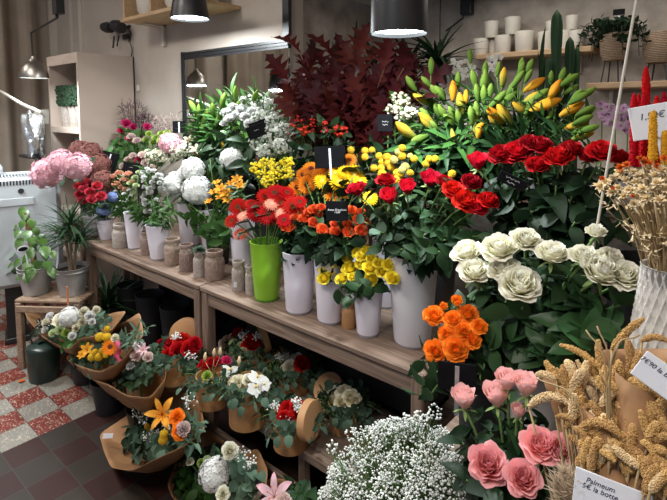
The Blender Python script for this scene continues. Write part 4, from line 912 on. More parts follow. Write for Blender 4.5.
# second row
m_w2 = vase(205, 0, 20, 15, 42, 'tall white vase behind the jars, left of the dark one', Y=1.60, foot=None)
m_wh = vase(184, 0, 24, 18, 42, 'white vase behind the jars under the white hydrangeas', Y=1.62)
m_dk = vase(213, 0, 26, 20, 42, 'dark brown vase behind the jars, left of the tall white vase', 'soil', None, Y=1.52)
m_al = vase(240, 0, 30, 22, 62, 'tall white vase behind the bow jars, under the alstroemeria', Y=1.50)
m_bb = vase(353, 0, 22, 18, 40, 'small white vase hidden between the yellow roses and the big bucket', Y=1.58)
m_cr = vase(388, 0, 26, 20, 66, 'white vase behind the yellow spray roses, under the yellow globes', Y=1.62)
jar(349, 330, 15, 26, 'amber jar behind the yellow spray rose vase', 'kraftb', tie=False)
def back(px, Y, h, lb, rb=.05, rt=.075, z=.75, mat='matte'): p = onY(px, 200, Y); return zvase((p[0], p[1], z), rb, rt, h, lb, mat)
m_phy = back(88, 1.60, .28, 'dark vase of the pink hydrangeas at the table end')
m_rust = back(97, 1.75, .30, 'dark vase of the rust coloured hydrangeas')
m_car = back(122, 1.82, .34, 'dark vase of the cerise carnations by the wall')
m_mix = back(150, 1.75, .30, 'dark vase of the lime and blush blooms')
m_lily2 = back(215, 1.82, .36, 'dark vase of green lily buds in front of the mirror')
m_lis = back(243, 1.84, .34, 'dark vase of the small white blooms in front of the mirror')
m_wax = back(275, 1.74, .34, 'dark vase of grey white waxflower')
m_yst = back(262, 1.58, .28, 'dark vase of the tiny yellow blooms')
m_ber = back(310, 1.74, .34, 'dark vase of red berries')
m_oak = back(346, 1.82, .42, 'dark vase of burgundy oak branches', .06, .09)
m_cw = back(398, 1.82, .40, 'dark vase of the small cream blooms')
m_lil = back(436, 1.70, .40, 'dark bucket of orange and green lily buds', .07, .095)
m_fol = back(330, 1.62, .34, 'dark vase of leafy greens behind the gerberas')

# ---------------------------------------------------------------- left end flowers
bunch('hyd_pink', 'hydrangea', 'hydrangea', m_phy, [(47, 173, 15, None, 'largest pale pink hydrangea head at the left end, beside the white appliance'), (61, 162, 12.5, None, 'pink hydrangea head in the middle of the three at the left end'), (77, 166, 13.5, None, 'pink hydrangea head, right one of the three at the left end')], 1.14, 15, '', leaf=('wide', .10, 4), leafmat='leaf', stemr=.004, depthk=.3, t0=.5)
bunch('hyd_rust', 'hydrangea', 'hydrangea', m_rust, [(80, 150, 10), (91, 153, 11), (98, 165, 12), (102, 181, 11), (92, 172, 11), (100, 192, 9)], 1.42, 9, 'rust brown hydrangea head right of the pink ones', leaf=('wide', .08, 3), stemr=.003, depthk=.5)
bunch('spray_red', 'spray_rose', 'rose', m_spray, [(86, 182), (84, 189), (80, 194), (90, 192), (83, 200), (97, 186), (101, 196), (92, 199), (79, 186)], 1.30, 5, 'small pink red spray rose above the white pot', leaf=('ovate', .03, 4), leafmat='mid', down=.06, depthk=.6)
bunch('hyd_blue', 'hydrangea', 'hydrangea', m_blue, [(105, 210, 7.5, None, 'small blue hydrangea head above the cream pot'), (98, 203, 5.5, 'hyd_mauve', 'small mauve hydrangea head left of the blue one'), (113, 197, 5.5, None, 'small blue hydrangea head higher up, behind the first')], 1.38, 7, '', leaf=('wide', .07, 5), leafmat='leaf', down=.06, depthk=.5)
fillsprigs('sea_lavender', 'filler flower', m_car, [(100, 113, 14, 11), (118, 108, 16, 12), (134, 113, 14, 12), (112, 121, 16, 9), (92, 121, 8, 7), (146, 122, 10, 9)], 1.88, 'plum', 'dusky purple twiggy sea lavender sprig at the back left', 'dusky sea lavender at the back left', n=190, dot=.0055, kind='twig', stem='wstem')
bunch('carn_cerise', 'carnation', 'carnation', m_car, [(84, 130), (92, 134), (101, 127), (107, 138), (126, 124, 6), (133, 127), (147, 127), (121, 131), (139, 161, 6), (129, 139)], 1.78, 4.6, 'cerise pink carnation at the back left', leaf=('ovate', .07, 10), leafmat='mid', depthk=.6)
leafstems('leafy_stem', 'foliage', m_car, [(88, 140), (100, 143), (115, 140), (110, 152), (126, 147), (136, 150), (98, 150), (120, 158), (145, 146)], 1.74, ('ovate', .075), 'mid', 'leafy green stem among the cerise carnations', 'leafy stems among the cerise carnations', n=12)
bunch('carn_blush', 'carnation', 'carnation', m_mix, [(131, 137, 5), (137, 141, 5), (128, 160), (123, 166), (135, 168), (145, 163), (151, 168), (126, 174), (142, 155), (133, 156)], 1.66, 4.6, 'small blush pink bloom left of the white stock', leaf=('olive', .05, 6), leafmat='mid', depthk=.6)
bunch('carn_lime', 'chrysanthemum', 'chrysanthemum', m_mix, [(149, 134), (155, 138), (161, 134), (153, 143), (160, 141), (167, 133), (146, 140), (172, 136)], 1.72, 4, 'small lime green chrysanthemum below the bare wall', leaf=('olive', .05, 5), leafmat='bright', depthk=.6)
bunch('hyd_pink', 'hydrangea', 'hydrangea', m_mix, [(170, 143, 11, None, 'pink hydrangea head among lime blooms, below the mirror corner')], 1.7, 10, '', leaf=('wide', .08, 3), stemr=.003)
fillsprigs('waxflower', 'filler flower', m_mix, [(152, 155, 9, 7), (165, 156, 10, 7), (178, 152, 9, 7), (186, 149, 9, 7)], 1.68, 'cream', 'sprig of tiny cream waxflowers below the pink hydrangea', 'cream waxflower sprigs', n=90, dot=.005, kind='star', leaf=('lance', .03, 5))
fillsprigs('limonium', 'filler flower', m_mix, [(160, 122, 8, 9), (172, 123, 8, 9)], 1.88, 'blush', 'faint pink twiggy sprig against the bare wall', 'faint pink sprigs', n=80, dot=.004, kind='twig', stem='wstem')
bunch('spray_peach', 'spray_rose', 'rose', m_chr, [(113, 177), (119, 173), (124, 180), (128, 174), (122, 187), (116, 184), (131, 183), (108, 180), (126, 190)], 1.44, 4, 'small peach spray rose left of the white stock', leaf=('ovate', .035, 4), leafmat='mid', depthk=.6)
bunch('carn_green', 'chrysanthemum', 'chrysanthemum', m_chr, [(121, 178, 4), (135, 178), (130, 184), (139, 173), (136, 186)], 1.44, 4, 'small pale green bloom among the peach spray roses', leaf=('olive', .035, 4), leafmat='bright', depthk=.6)
bunch('carn_white', 'chrysanthemum', 'chrysanthemum', m_chr, [(115, 192), (119, 197), (124, 194), (113, 199), (121, 202), (127, 201), (118, 207), (131, 196), (124, 209), (116, 211), (129, 190)], 1.39, 2.6, 'tiny white chrysanthemum over the mottled jar', leaf=('olive', .045, 6), leafmat='mid', depthk=.6)
leafstems('leafy_stem', 'foliage', m_chr, [(118, 213), (128, 218), (138, 216), (144, 208), (134, 205), (110, 206)], 1.36, ('olive', .055), 'mid', 'feathery green stem over the slim white vase', 'feathery stems over the slim white vase', n=14, up=.1)
# white stock: spikes of several blooms on one stem
for i, (pts, lb) in enumerate((([(144, 180), (145, 188), (143, 195), (145, 203), (147, 211)], 'white stock flower spike, hanging lowest at the left'), ([(152, 172), (155, 178), (152, 184), (151, 191)], 'white stock flower spike in the middle of its vase'), ([(159, 175), (162, 182), (160, 190)], 'white stock flower spike on the right of its vase'), ([(148, 172), (143, 174)], 'short white stock spike at the top left'), ([(155, 201), (151, 206)], 'single low white stock blooms over the vase rim'))):
    b0 = m_stock+np.array([rnd.uniform(-.02, .02), 0, -.1]); t = thing('stock_flower', b0, lb, 'flower'); P_ = [onY(x, y, 1.37+.0006*(190-y)+.01*i) for x, y in pts]; mb = MB()
    V, Fc = tube(spline([b0, m_stock*.6+P_[-1]*.4+[0, 0, .03], P_[-1]+[0, 0, .0]]+P_[::-1][1:], 4)-b0, .0025, 5); mb.add(V, Fc); mb.obj('stem', G['stem'], t)
    for p in P_:
        for q in range(3): pp = p+rv(.012); put('bloom', rnd.choice(H['carn_white']), t, pp-b0, base3(nrm(pp-P_[0]*0-m_stock+nrm(CAM-p)*.3+rv(.3))), .017)
    lm = MB(); stem_leaves(lm, spline([b0, P_[-1], P_[0]], 6)-b0, 12, .055, 'lance', t0=.3); lm.obj('leaves', G['mid'], t)
leafstems('leafy_stem', 'foliage', m_stock, [(150, 218), (162, 214), (170, 206), (166, 195), (176, 212), (141, 217)], 1.36, ('olive', .06), 'mid', 'green leafy stem spilling over the white stock vase', 'leafy stems over the white stock vase', n=14, up=.15)
# white hydrangeas
bunch('hyd_white', 'hydrangea', 'hydrangea', m_wh, [(193, 169, 12, None, 'white hydrangea head, highest of the three beside the stock'), (176, 183, 12.5, None, 'white hydrangea head, left of the three beside the stock'), (197, 190, 14.5, None, 'white hydrangea head, largest and lowest of the three beside the stock'), (184, 175, 8, None, 'small white hydrangea head between the three large ones')], 1.56, 12, '', leaf=('wide', .09, 6), leafmat='leaf', stemr=.0035, depthk=.5)
bunch('hyd_white', 'hydrangea', 'hydrangea', m_w2, [(232, 159, 12, None, 'white hydrangea head below the green lily buds')], 1.66, 12, '', leaf=('wide', .09, 5), stemr=.0035)
# broad green leaves between
for i, (px, py, s, Y) in enumerate([(210, 164, .14, 1.6), (188, 210, .11, 1.5), (196, 216, .11, 1.48), (206, 214, .12, 1.46), (218, 208, .12, 1.44), (226, 222, .11, 1.42), (176, 205, .09, 1.5), (216, 196, .1, 1.5), (202, 205, .1, 1.5), (214, 222, .1, 1.45), (228, 205, .1, 1.46), (183, 222, .08, 1.46)]):
    p = onY(px, py, Y); b0 = m_dk-[0, 0, .12]; t = thing('broad_leaf', b0, 'broad green leaf on a long stalk above the sanded jars', 'leaf', 'broad leaves above the sanded jars'); mb = MB(); V, Fc = tube(bez(b0, m_dk*.5+p*.5+[0, 0, .04], p+[0, 0, .03], 7)-b0, .002, 5); mb.add(V, Fc); mb.obj('stem', G['stem'], t)
    lm = MB(); d = nrm(nrm(p-m_dk)*.5+RR*rnd.uniform(-.7, .7)+np.array([0, 0, -.3 if i else .9])); add_leaf(lm, p+[0, 0, .03], d, nrm(CAM-p)+[0, 0, .5]+rv(.2), s, 'wide'); add_leaf(lm, p+[0, 0, .03], nrm(d+rv(.8)), nrm(CAM-p)+[0, 0, .6]+rv(.2), s*.7, 'ovate'); lm.obj('blade', G['leaf' if i else 'mid'], t)
leafstems('leafy_stem', 'foliage', m_dk, [(196, 224), (206, 228), (217, 230), (225, 236), (186, 218), (232, 228), (222, 246), (221, 215), (212, 240)], 1.46, ('ovate', .07), 'mid', 'green leafy stem above the brown jars', 'leafy stems above the brown jars', n=11, up=.0)
# alstroemeria
bunch('alstro', 'alstroemeria', 'alstroemeria', m_al, [(214, 193, 6), (221, 189, 7), (226, 194, 8), (221, 198, 6), (209, 202, 5), (237, 180, 6.5), (231, 184, 5), (240, 186, 6), (217, 183, 5), (228, 200, 6)], 1.46, 6.5, 'orange yellow alstroemeria bloom left of the red gerberas', leaf=('lance', .08, 8), leafmat='mid', depthk=.6)
# ---------------------------------------------------------------- back row left: unopened lilies and white blooms
leafstems('unopened_lily', 'lily', m_lily2, [(192, 108), (203, 112), (213, 103), (222, 98), (232, 93), (207, 122), (196, 121), (218, 116), (238, 100), (247, 108), (256, 106), (228, 110), (200, 132), (212, 132)], 1.8, ('lance', .12), 'mid', 'unopened green lily stem in front of the mirror', 'unopened lilies in front of the mirror', n=20, t0=.5, up=.9, sr=.003)
GB = [(193, 107, 8), (199, 112, 8), (206, 118, 9), (213, 112, 9), (218, 121, 8), (223, 101, 8), (236, 94, 8), (240, 104, 8), (255, 97, 8), (228, 112, 8), (203, 127, 8), (232, 120, 7)]
for i, (px, py, l) in enumerate(GB):
    p = onY(px, py, 1.76); b0 = m_lily2-[0, 0, .1]; t = thing('lily_bud', b0, 'closed green lily bud in front of the mirror, '+ordname(sorted(GB).index((px, py, l)), len(GB)), 'lily'); d = nrm(nrm(p-m_lily2)+rv(.35)); s, _ = head(t, 'bud_green', p, px_r(p, l)*1.1, d, 'bud', sc=(1.3, 1.3, 1)); mb = MB(); V, Fc = tube(bez(b0, m_lily2*.6+s*.4+[0, 0, .05], s, 8)-b0, .003, 5); mb.add(V, Fc); mb.obj('stem', G['stem'], t); lm = MB(); stem_leaves(lm, bez(b0, m_lily2*.6+s*.4+[0, 0, .05], s, 8)-b0, 10, .11, 'lance', t0=.5, up=.8); lm.obj('leaves', G['mid'], t)
bunch('lily_cream', 'lily', 'lily', m_lily2, [(189, 141, 8, None, 'open cream lily at the lower corner of the mirror'), (197, 150, 8, None, 'open cream lily just above the white hydrangeas')], 1.7, 8, '', leaf=('lance', .1, 8), leafmat='mid')
bunch('bud_yellow', 'tulip', 'tulip', m_lis, [(223, 146, 6, 'bud_yellow', 'closed pale tulip bud above the single white hydrangea')], 1.66, 6, '', leaf=('lance', .12, 4), leafmat='mid')
bunch('carn_white', 'lisianthus', 'lisianthus', m_lis, [(226, 113), (233, 108), (240, 111), (229, 119), (245, 117), (236, 116), (252, 112), (224, 124, 5), (249, 124)], 1.70, 6.5, 'small white ruffled bloom in front of the mirror', leaf=('ovate', .06, 8), leafmat='bright')
leafstems('leafy_stem', 'foliage', m_lis, [(205, 142), (215, 148), (226, 136), (236, 140), (246, 134), (214, 158), (228, 150), (240, 152), (250, 142), (203, 152), (222, 162), (246, 160)], 1.68, ('ovate', .085), 'leaf', 'dark green leafy stem below the unopened lilies', 'leafy stems below the unopened lilies', n=12)
fillsprigs('waxflower', 'filler flower', m_wax, [(248, 104, 10, 9), (258, 110, 11, 10), (268, 108, 11, 11), (262, 120, 12, 10), (276, 122, 12, 10), (285, 132, 12, 10), (272, 135, 12, 10), (259, 142, 10, 9), (284, 146, 12, 9), (268, 150, 12, 8)], 1.72, 'wax', 'grey white waxflower sprig left of the burgundy leaves', 'waxflower sprigs left of the burgundy leaves', n=150, dot=.0058, kind='star', leaf=('lance', .03, 3), leafmat='mid')
fillsprigs('solidago', 'filler flower', m_yst, [(258, 168, 9, 7), (268, 163, 9, 7), (278, 167, 9, 7), (288, 162, 7, 6), (264, 175, 8, 6), (275, 176, 9, 6), (287, 173, 7, 7), (268, 182, 8, 5)], 1.52, 'yellow', 'spray of tiny yellow button blooms above the red gerberas', 'tiny yellow sprays', n=46, dot=.0075, kind='dot', leaf=('lance', .03, 4), leafmat='mid')
fillsprigs('hypericum', 'berry', m_ber, [(299, 124, 8, 8), (307, 130, 9, 7), (318, 124, 9, 7), (329, 127, 10, 7), (341, 131, 8, 6), (293, 131, 6, 6)], 1.66, 'berry', 'sprig of red berries below the burgundy oak leaves', 'red berry sprigs', n=34, dot=.0095, kind='dot', leaf=('ovate', .05, 3), leafmat='leaf')
# ---------------------------------------------------------------- burgundy oak branches
oak_t = [(300, 44), (288, 72), (292, 100), (310, 62), (318, 78), (326, 62), (335, 50), (347, 56), (356, 50), (365, 58), (372, 72), (384, 62), (396, 68), (408, 74), (418, 80), (345, 84), (330, 92), (310, 96), (360, 96), (378, 92), (392, 90), (300, 84), (340, 110), (320, 112), (362, 116), (404, 60), (412, 96)]
for i, (px, py) in enumerate(oak_t):
    Y = 1.72-.0015*(py-80)+rnd.uniform(-.05, .08); p = onY(px, py+8, Y); b0 = m_oak-[0, 0, .15]; t = thing('oak_branch', b0, 'burgundy oak leaf branch below the big black lamp', 'branch', 'burgundy oak leaf branches')
    path = bez(b0, m_oak*.5+p*.5+[0, 0, .06], p, 9); mb = MB(); V, Fc = tube(path-b0, .003, 5); mb.add(V, Fc); mb.obj('stem', G['wstem'], t); lm = MB()
    for j in range(8):
        f = .55+.45*j/7; q = path[min(8, int(f*8))]-b0; a = j*2.4+i; d = nrm(nrm(path[-1]-path[-2])*1.1+np.array([math.cos(a), math.sin(a), rnd.uniform(-.3, .5)])*.75+nrm(p-m_oak)*.3)
        add_leaf(lm, q, d, nrm(CAM-p)*.6+rv(.7)+[0, 0, .3], rnd.uniform(.12, .175), 'oak')
    lm.obj('leaves', G['oak'], t)
fillsprigs('statice', 'filler flower', m_cw, [(399, 99, 9, 7), (406, 104, 9, 7), (394, 110, 8, 7), (410, 113, 8, 6), (402, 117, 8, 5)], 1.66, 'cream', 'cluster of small cream button blooms between oak leaves and lily buds', 'small cream button blooms', n=34, dot=.0085, kind='dot', leaf=('ovate', .03, 5))
# ---------------------------------------------------------------- gerberas, orange and yellow
def ray_gerb(): pass
bunch('ger_orange', 'gerbera', 'gerbera', m_ger, [(297, 188, 9.5), (307, 185, 10), (311, 169, 9.5), (321, 177, 11), (316, 183, 8), (333, 192, 11.5, None, 'orange gerbera with a dark eye, lowest in the middle of its bunch'), (350, 160, 7), (303, 175, 8), (341, 201, 8), (327, 168, 7.5)], 1.52, 10, 'orange gerbera with a dark eye left of the red roses', leaf=('wide', .09, 2), leafmat='dark', stemr=.003, face=.86, jit=.28, depthk=.8, down=.15)
bunch('ger_yellow', 'gerbera', 'gerbera', m_ger, [(322, 181, 9.5), (340, 182, 11.5), (354, 174, 10.5), (345, 172, 9), (335, 173, 8), (360, 181, 8), (370, 198, 9, None, 'yellow gerbera half hidden between two red roses')], 1.50, 10, 'yellow gerbera among the orange ones', leaf=('wide', .08, 2), leafmat='dark', stemr=.003, face=.84, jit=.28, depthk=.8, down=.15)
bunch('ger_red', 'gerbera', 'gerbera', m_gred, [(238, 207, 9.5), (256, 213, 10), (268, 214, 11.5), (275, 193, 10), (287, 193, 9), (293, 206, 11), (266, 197, 10), (232, 221, 8), (281, 203, 9), (300, 202, 7), (252, 205, 8), (284, 220, 8)], 1.37, 10, 'red gerbera above the lime green vase', leaf=('wide', .09, 1), leafmat='dark', stemr=.003, face=.74, jit=.3, depthk=1.0, down=.15)
bunch('ger_salmon', 'gerbera', 'gerbera', m_gred, [(244, 216, 8, None, 'salmon gerbera left of the two pink ones above the lime vase'), (272, 204, 9.5, None, 'salmon gerbera at the top middle of the red ones'), (282, 214, 8, None, 'salmon gerbera at the centre right of the red ones')], 1.345, 9, '', leaf=None, stemr=.003, face=.6, jit=.2, down=.15)
bunch('ger_coral', 'gerbera', 'gerbera', m_gred, [(241, 234, 9, None, 'faded orange red gerbera drooping over the left rim of the lime vase')], 1.35, 9, '', leaf=None, stemr=.003, face=.7, down=.15)
bunch('spray_orange', 'spray_rose', 'rose', m_sor, [(288, 228, 6.5), (304, 219, 6), (301, 210, 5), (313, 210, 5.5), (321, 208, 5), (313, 223, 5.5), (322, 230, 6), (308, 213, 5), (295, 218, 5), (318, 214, 4.5)], 1.36, 6, 'orange pink spray rose on the left of its bunch', leaf=('ovate', .055, 8), leafmat='leaf', depthk=.7, down=.12, t0=.3)
bunch('spray_orange', 'spray_rose', 'rose', m_ger, [(335, 224, 5), (335, 232, 6), (348, 225, 5.5), (348, 233, 6), (361, 231, 6.5), (352, 211, 5.5), (361, 213, 5), (357, 220, 5), (342, 218, 4.5), (366, 222, 5)], 1.36, 6, 'bright orange spray rose behind the black price label', leaf=('ovate', .055, 8), leafmat='leaf', depthk=.7, down=.12, t0=.3)
leafstems('leafy_stem', 'foliage', m_sor, [(282, 238), (292, 243), (302, 240), (311, 246), (298, 252), (288, 250), (308, 234)], 1.34, ('ovate', .065), 'dark', 'dark leafy stem over the rim of the white vase right of the green one', 'dark leafy stems over the first white vase', n=9, up=.1)
leafstems('leafy_stem', 'foliage', m_ger, [(318, 244), (330, 243), (341, 242), (350, 244), (322, 252), (338, 250), (326, 236)], 1.34, ('ovate', .065), 'dark', 'dark leafy stem over the rim of the second white vase', 'dark leafy stems over the second white vase', n=9, up=.1)
bunch('spray_yellow', 'spray_rose', 'rose', m_yel, [(345, 250, 4.5), (348, 258, 5.5), (335, 262, 6.5), (325, 268, 6), (324, 278, 6.2), (342, 279, 5.8), (350, 269, 7.5), (352, 277, 4), (357, 253, 5), (366, 251, 5.5), (371, 258, 5), (361, 264, 5.5), (370, 268, 7), (382, 271, 6.2), (388, 265, 5.5), (371, 279, 6), (392, 278, 6.5), (361, 256, 5), (330, 272, 5), (378, 263, 5)], 1.33, 6, 'yellow spray rose above the short white vase', leaf=('ovate', .05, 4), leafmat='leaf', depthk=.5, down=.08, face=.6, t0=.3)
leafstems('leafy_stem', 'foliage', m_yel, [(336, 290), (348, 296), (342, 284), (360, 286), (372, 288), (356, 292)], 1.31, ('ovate', .055), 'leaf', 'dark leaf hanging over the rim of the short white vase', 'leaves over the short white vase', n=3, up=.0, t0=.7)
# ---------------------------------------------------------------- red roses in the big bucket
bunch('red_rose', 'rose', 'rose', m_rr, [(357, 190, 11.5, None, 'crimson rose leaning far left over the yellow gerberas'), (386, 181, 10, 'dark_rose', 'red rose behind the two front ones, left of centre'), (389, 197, 11.5, 'red_bud', 'red rose low in front, below the yellow globes'), (407, 188, 10.5, 'red_bud', 'red rose with a pale stem, centre of the big bucket'), (430, 180, 11.5, 'red_bud', 'highest red rose bud of the big bucket, on a bare green stem'), (444, 182, 9, 'dark_rose', 'dark red rose just right of the highest bud'), (453, 190, 10.5, 'red_open', 'open red rose at the left of the right hand cluster'), (466, 201, 12.5, 'red_open', 'large open red rose at the centre of the right hand cluster'), (488, 201, 10.5, 'red_open', 'open red rose at the far right of the big bucket'), (471, 182, 10, 'dark_rose', 'dark red rose behind the open cluster'), (478, 208, 9, 'red_open', 'small open red rose under the right hand cluster')], 1.33, 11, '', leaf=('ovate', .06, 7), leafmat='leaf', stemr=.003, face=.35, depthk=.5, down=.2, t0=.3)
leafstems('rose_foliage', 'foliage', m_rr, [(366, 218), (376, 212), (372, 232), (384, 222), (396, 220), (404, 234), (392, 240), (414, 228), (424, 236), (436, 230), (446, 240), (456, 232), (466, 240), (478, 236), (470, 250), (440, 252), (418, 252), (400, 250), (382, 246), (456, 258), (430, 246), (490, 246)], 1.33, ('ovate', .062), 'leaf', 'leafy green stem filling the big white bucket', 'leafy stems filling the big white bucket', n=10, up=.3, depthk=.5, t0=.2)
leafstems('eucalyptus', 'foliage', m_rr, [(364, 222), (374, 214), (380, 232), (402, 216)], 1.3, ('round', .04), 'euc', 'grey green eucalyptus stem at the left of the big bucket', 'eucalyptus in the big bucket', n=8, up=.2)
cra = [(351, 150), (365, 151), (365, 157), (374, 168), (382, 174, 5), (379, 156), (387, 157, 4.5), (393, 159), (402, 148), (402, 156, 4.5), (414, 159), (391, 167, 4.5), (397, 173, 4.5), (401, 174, 4.5), (405, 167, 4.5, 'billyp'), (410, 173), (396, 180, 4.8), (429, 159, 4), (435, 159, 4.2), (426, 164, 4.2), (452, 174, 4.5), (382, 162), (398, 152, 3.5, 'billyp'), (381, 168), (410, 156, 3, 'billyp'), (394, 160, 4, 'billyp'), (402, 170, 4, 'billyp'), (372, 150, 3.5), (388, 163, 4)]
bunch('billy', 'billy_button', 'flower', m_cr, cra, 1.5, 4, 'round yellow globe flower between the red roses and the lily buds', 'yellow globe flowers', ordinal=False, leaf=None, stemr=.0014, depthk=.5)
leafstems('leafy_stem', 'foliage', m_cr, [(360, 166), (372, 160), (384, 150), (396, 142), (410, 146), (424, 150), (438, 156), (450, 160), (416, 168), (434, 170), (374, 142), (388, 136), (352, 142), (340, 150)], 1.58, ('ovate', .065), 'dark', 'dark leafy stem behind the yellow globes', 'dark leafy stems behind the yellow globes', n=14, up=.4)
leafstems('leafy_stem', 'foliage', m_fol, [(300, 150), (312, 148), (324, 144), (336, 150), (346, 148), (308, 160), (322, 156), (292, 154), (296, 166), (282, 186), (330, 206), (350, 200)], 1.6, ('ovate', .07), 'dark', 'dark leafy stem behind the orange gerberas', 'dark leafy stems behind the orange gerberas', n=13, up=.4)
# ---------------------------------------------------------------- lilies: each stem bears its buds
buds = [(453, 91, 10, 'bud_orange', (0, 1)), (461, 104, 11, 'bud_yellow', (-.2, 1)), (495, 115, 12, 'bud_orange', (-.8, .7)), (505, 115, 13, 'bud_yellow', (-.6, .8)), (522, 109, 11, 'bud_yellow', (-.9, .6)), (534, 85, 11, 'bud_orange', (.8, .5)), (545, 105, 14.5, 'bud_orange', (1, .35)), (554, 90, 11, 'bud_orange', (.45, .9)), (478, 128, 8, 'bud_orange', (.3, .3)), (411, 84, 9, 'bud_green', (-.6, .8)), (421, 99, 9, 'bud_yellow', (-.8, .6)), (427, 120, 11, 'bud_yellow', (-.8, .6)), (451, 121, 10, 'bud_green', (-.8, .7)), (475, 116, 9, 'bud_green', (.4, .9)), (484, 83, 11, 'bud_green', (.1, 1)), (497, 100, 11, 'bud_green', (.8, .8)), (509, 98, 10, 'bud_green', (.7, .7)), (470, 56, 7, 'bud_green', (-.1, 1)), (529, 67, 8, 'bud_green', (.4, .9)), (518, 79, 9, 'bud_green', (.6, .9)), (503, 77, 9, 'bud_yellow', (.1, 1)), (498, 69, 7, 'bud_green', (.1, 1)), (474, 79, 9, 'bud_green', (-.3, 1)), (531, 98, 10, 'bud_yellow', (.8, .6)), (521, 65, 7, 'bud_green', (.2, 1)), (443, 96, 8, 'bud_green', (-.2, 1)), (431, 66, 8, 'bud_green', (0, 1)), (406, 131, 13, 'bud_yellow', (-.85, .6)), (426, 123, 9, 'bud_yellow', (-.6, .7)), (420, 138, 9, 'bud_green', (-.9, -.3)), (453, 135, 6.5, 'bud_yellow', (.1, -.4)), (479, 132, 7.5, 'bud_orange', (.1, .5)), (495, 121, 9, 'bud_yellow', (-.5, .5)), (572, 109, 12, 'bud_orange', (.9, .5)), (576, 125, 10, 'bud_orange', (.9, .3)), (588, 93, 8, 'bud_green', (.8, .6)), (576, 96, 8, 'bud_green', (.6, .7)), (587, 113, 8, 'bud_green', (.8, .5)), (589, 129, 9, 'bud_green', (.9, .3)), (562, 76, 8, 'bud_green', (.3, 1)), (568, 82, 8, 'bud_green', (.3, 1)), (551, 78, 7, 'bud_green', (0, 1)), (485, 70, 8, 'bud_green', (0, 1)), (466, 97, 7, 'bud_orange', (0, 1)), (512, 88, 9, 'bud_green', (.5, .8)), (490, 92, 8, 'bud_green', (.1, 1)), (437, 110, 8, 'bud_green', (-.3, .9)), (540, 95, 9, 'bud_green', (.8, .6)), (583, 136, 10, 'bud_yellow', (1, .3)), (458, 80, 8, 'bud_green', (0, 1))]
_r = random.Random(5)
for _ in range(30): x = _r.uniform(425, 592); y = _r.uniform(68, 118)+(x-500)**2*.0022; buds.append((x, y, _r.uniform(7, 10), 'bud_green', ((x-490)/110, 1-abs(x-490)/160)))
apex = [(412, 100), (426, 112), (430, 84), (446, 108), (462, 92), (474, 76), (486, 92), (500, 84), (497, 112), (518, 88), (524, 104), (548, 102), (556, 88), (574, 108), (586, 122), (455, 128), (478, 124), (414, 134)]
own = {i: [] for i in range(len(apex))}
for b in buds: own[min(range(len(apex)), key=lambda i: (apex[i][0]-b[0])**2+(apex[i][1]+6-b[1])**2)].append(b)
vis = sorted([i for i in own if own[i]], key=lambda i: apex[i][0])
for rk, i in enumerate(vis):
    ax, ay = apex[i]; Y = 1.66-.0018*(ay-100)+rnd.uniform(-.03, .03); Pn = onY(ax, ay+14, Y); b0 = m_lil-[0, 0, .2]+rv(.02)*[1, 1, 0]
    t = thing('lily', b0, 'lily stem of closed buds above the red roses, '+ordname(rk, len(vis)), 'lily', 'closed bud lilies'); path = bez(b0, m_lil*.45+Pn*.55+[0, 0, .08], Pn, 10); mb = MB(); V, Fc = tube(path-b0, .0035, 6); mb.add(V, Fc)
    for (px, py, l, kd, dr) in own[i]:
        p = onY(px, py, Y-.02+rnd.uniform(-.02, .02)); d = nrm(RR*dr[0]+ZZ*dr[1]+nrm(CAM-p)*.25); s, _ = head(t, kd, p, px_r(p, l)*1.12, d, 'bud', sc=(1.38, 1.38, 1)); V, Fc = tube(bez(Pn, (Pn+s)/2+d*0-[0, 0, .01], s, 5)-b0, .002, 5); mb.add(V, Fc)
    mb.obj('stem', G['stem'], t); lm = MB(); stem_leaves(lm, path-b0, 34, .115, 'lance', t0=.3, t1=1.0, up=.7)
    lm.obj('leaves', G['mid'], t)
leafstems('lily_leaves', 'lily', m_lil, [(430, 140), (446, 146), (462, 142), (470, 150), (486, 144), (500, 136), (516, 128), (530, 126), (545, 122), (558, 120), (556, 134), (538, 140), (520, 142), (505, 148), (440, 152), (566, 96), (540, 112)], 1.64, ('lance', .11), 'leaf', 'bare leafy lily stem among the closed buds', 'bare leafy lily stems', n=30, t0=.4, up=.5)

# ================================================================ HAT BOX ARRANGEMENTS ON THE LOWER SHELF
def disc(r, h): return lathe([(0, h), (r*.97, h), (r, h-.002), (r, 0), (r-.003, 0), (r-.003, h-.004), (0, h-.004)], 36)
def sprig(root, p, d, n, size, kind='round', mat='euc', L=.1, nm='leaf_sprig'):
    """a leafy sprig from p along d, world coordinates"""
    rl = np.array(root.location); path = bez(p, p+nrm(d)*L*.6+[0, 0, .01], p+nrm(d)*L+[0, 0, -.018], 6)-rl; lm = MB(); V, Fc = tube(path, .0013, 4); lm.add(V, Fc, .5, 1)
    stem_leaves(lm, path, n, size, kind, t0=.15, t1=1, up=.35); add_leaf(lm, path[-1], nrm(path[-1]-path[-2]), rv(.4)+[0, 0, 1.], size, kind); return lm.obj(nm, [G[mat], G['stem']], root)
def babys(root, p, R, n, dot=.0035, mat='gyp', nm='small_blossoms'):
    mb = MB(); rl = np.array(root.location)
    for i in range(n):
        q = p+rv(R)*[1, 1, .7]; mb.add(I0[0]*dot*rnd.uniform(.7, 1.3)+q-rl, I0[1], rnd.random())
        if i % 3 == 0: V, Fc = tube([p-rl-[0, 0, R*.8], q-rl], .0005, 3, False); mb.add(V, Fc, .2)
    return tag(mb.obj(nm, G[mat], root), kind='stuff')
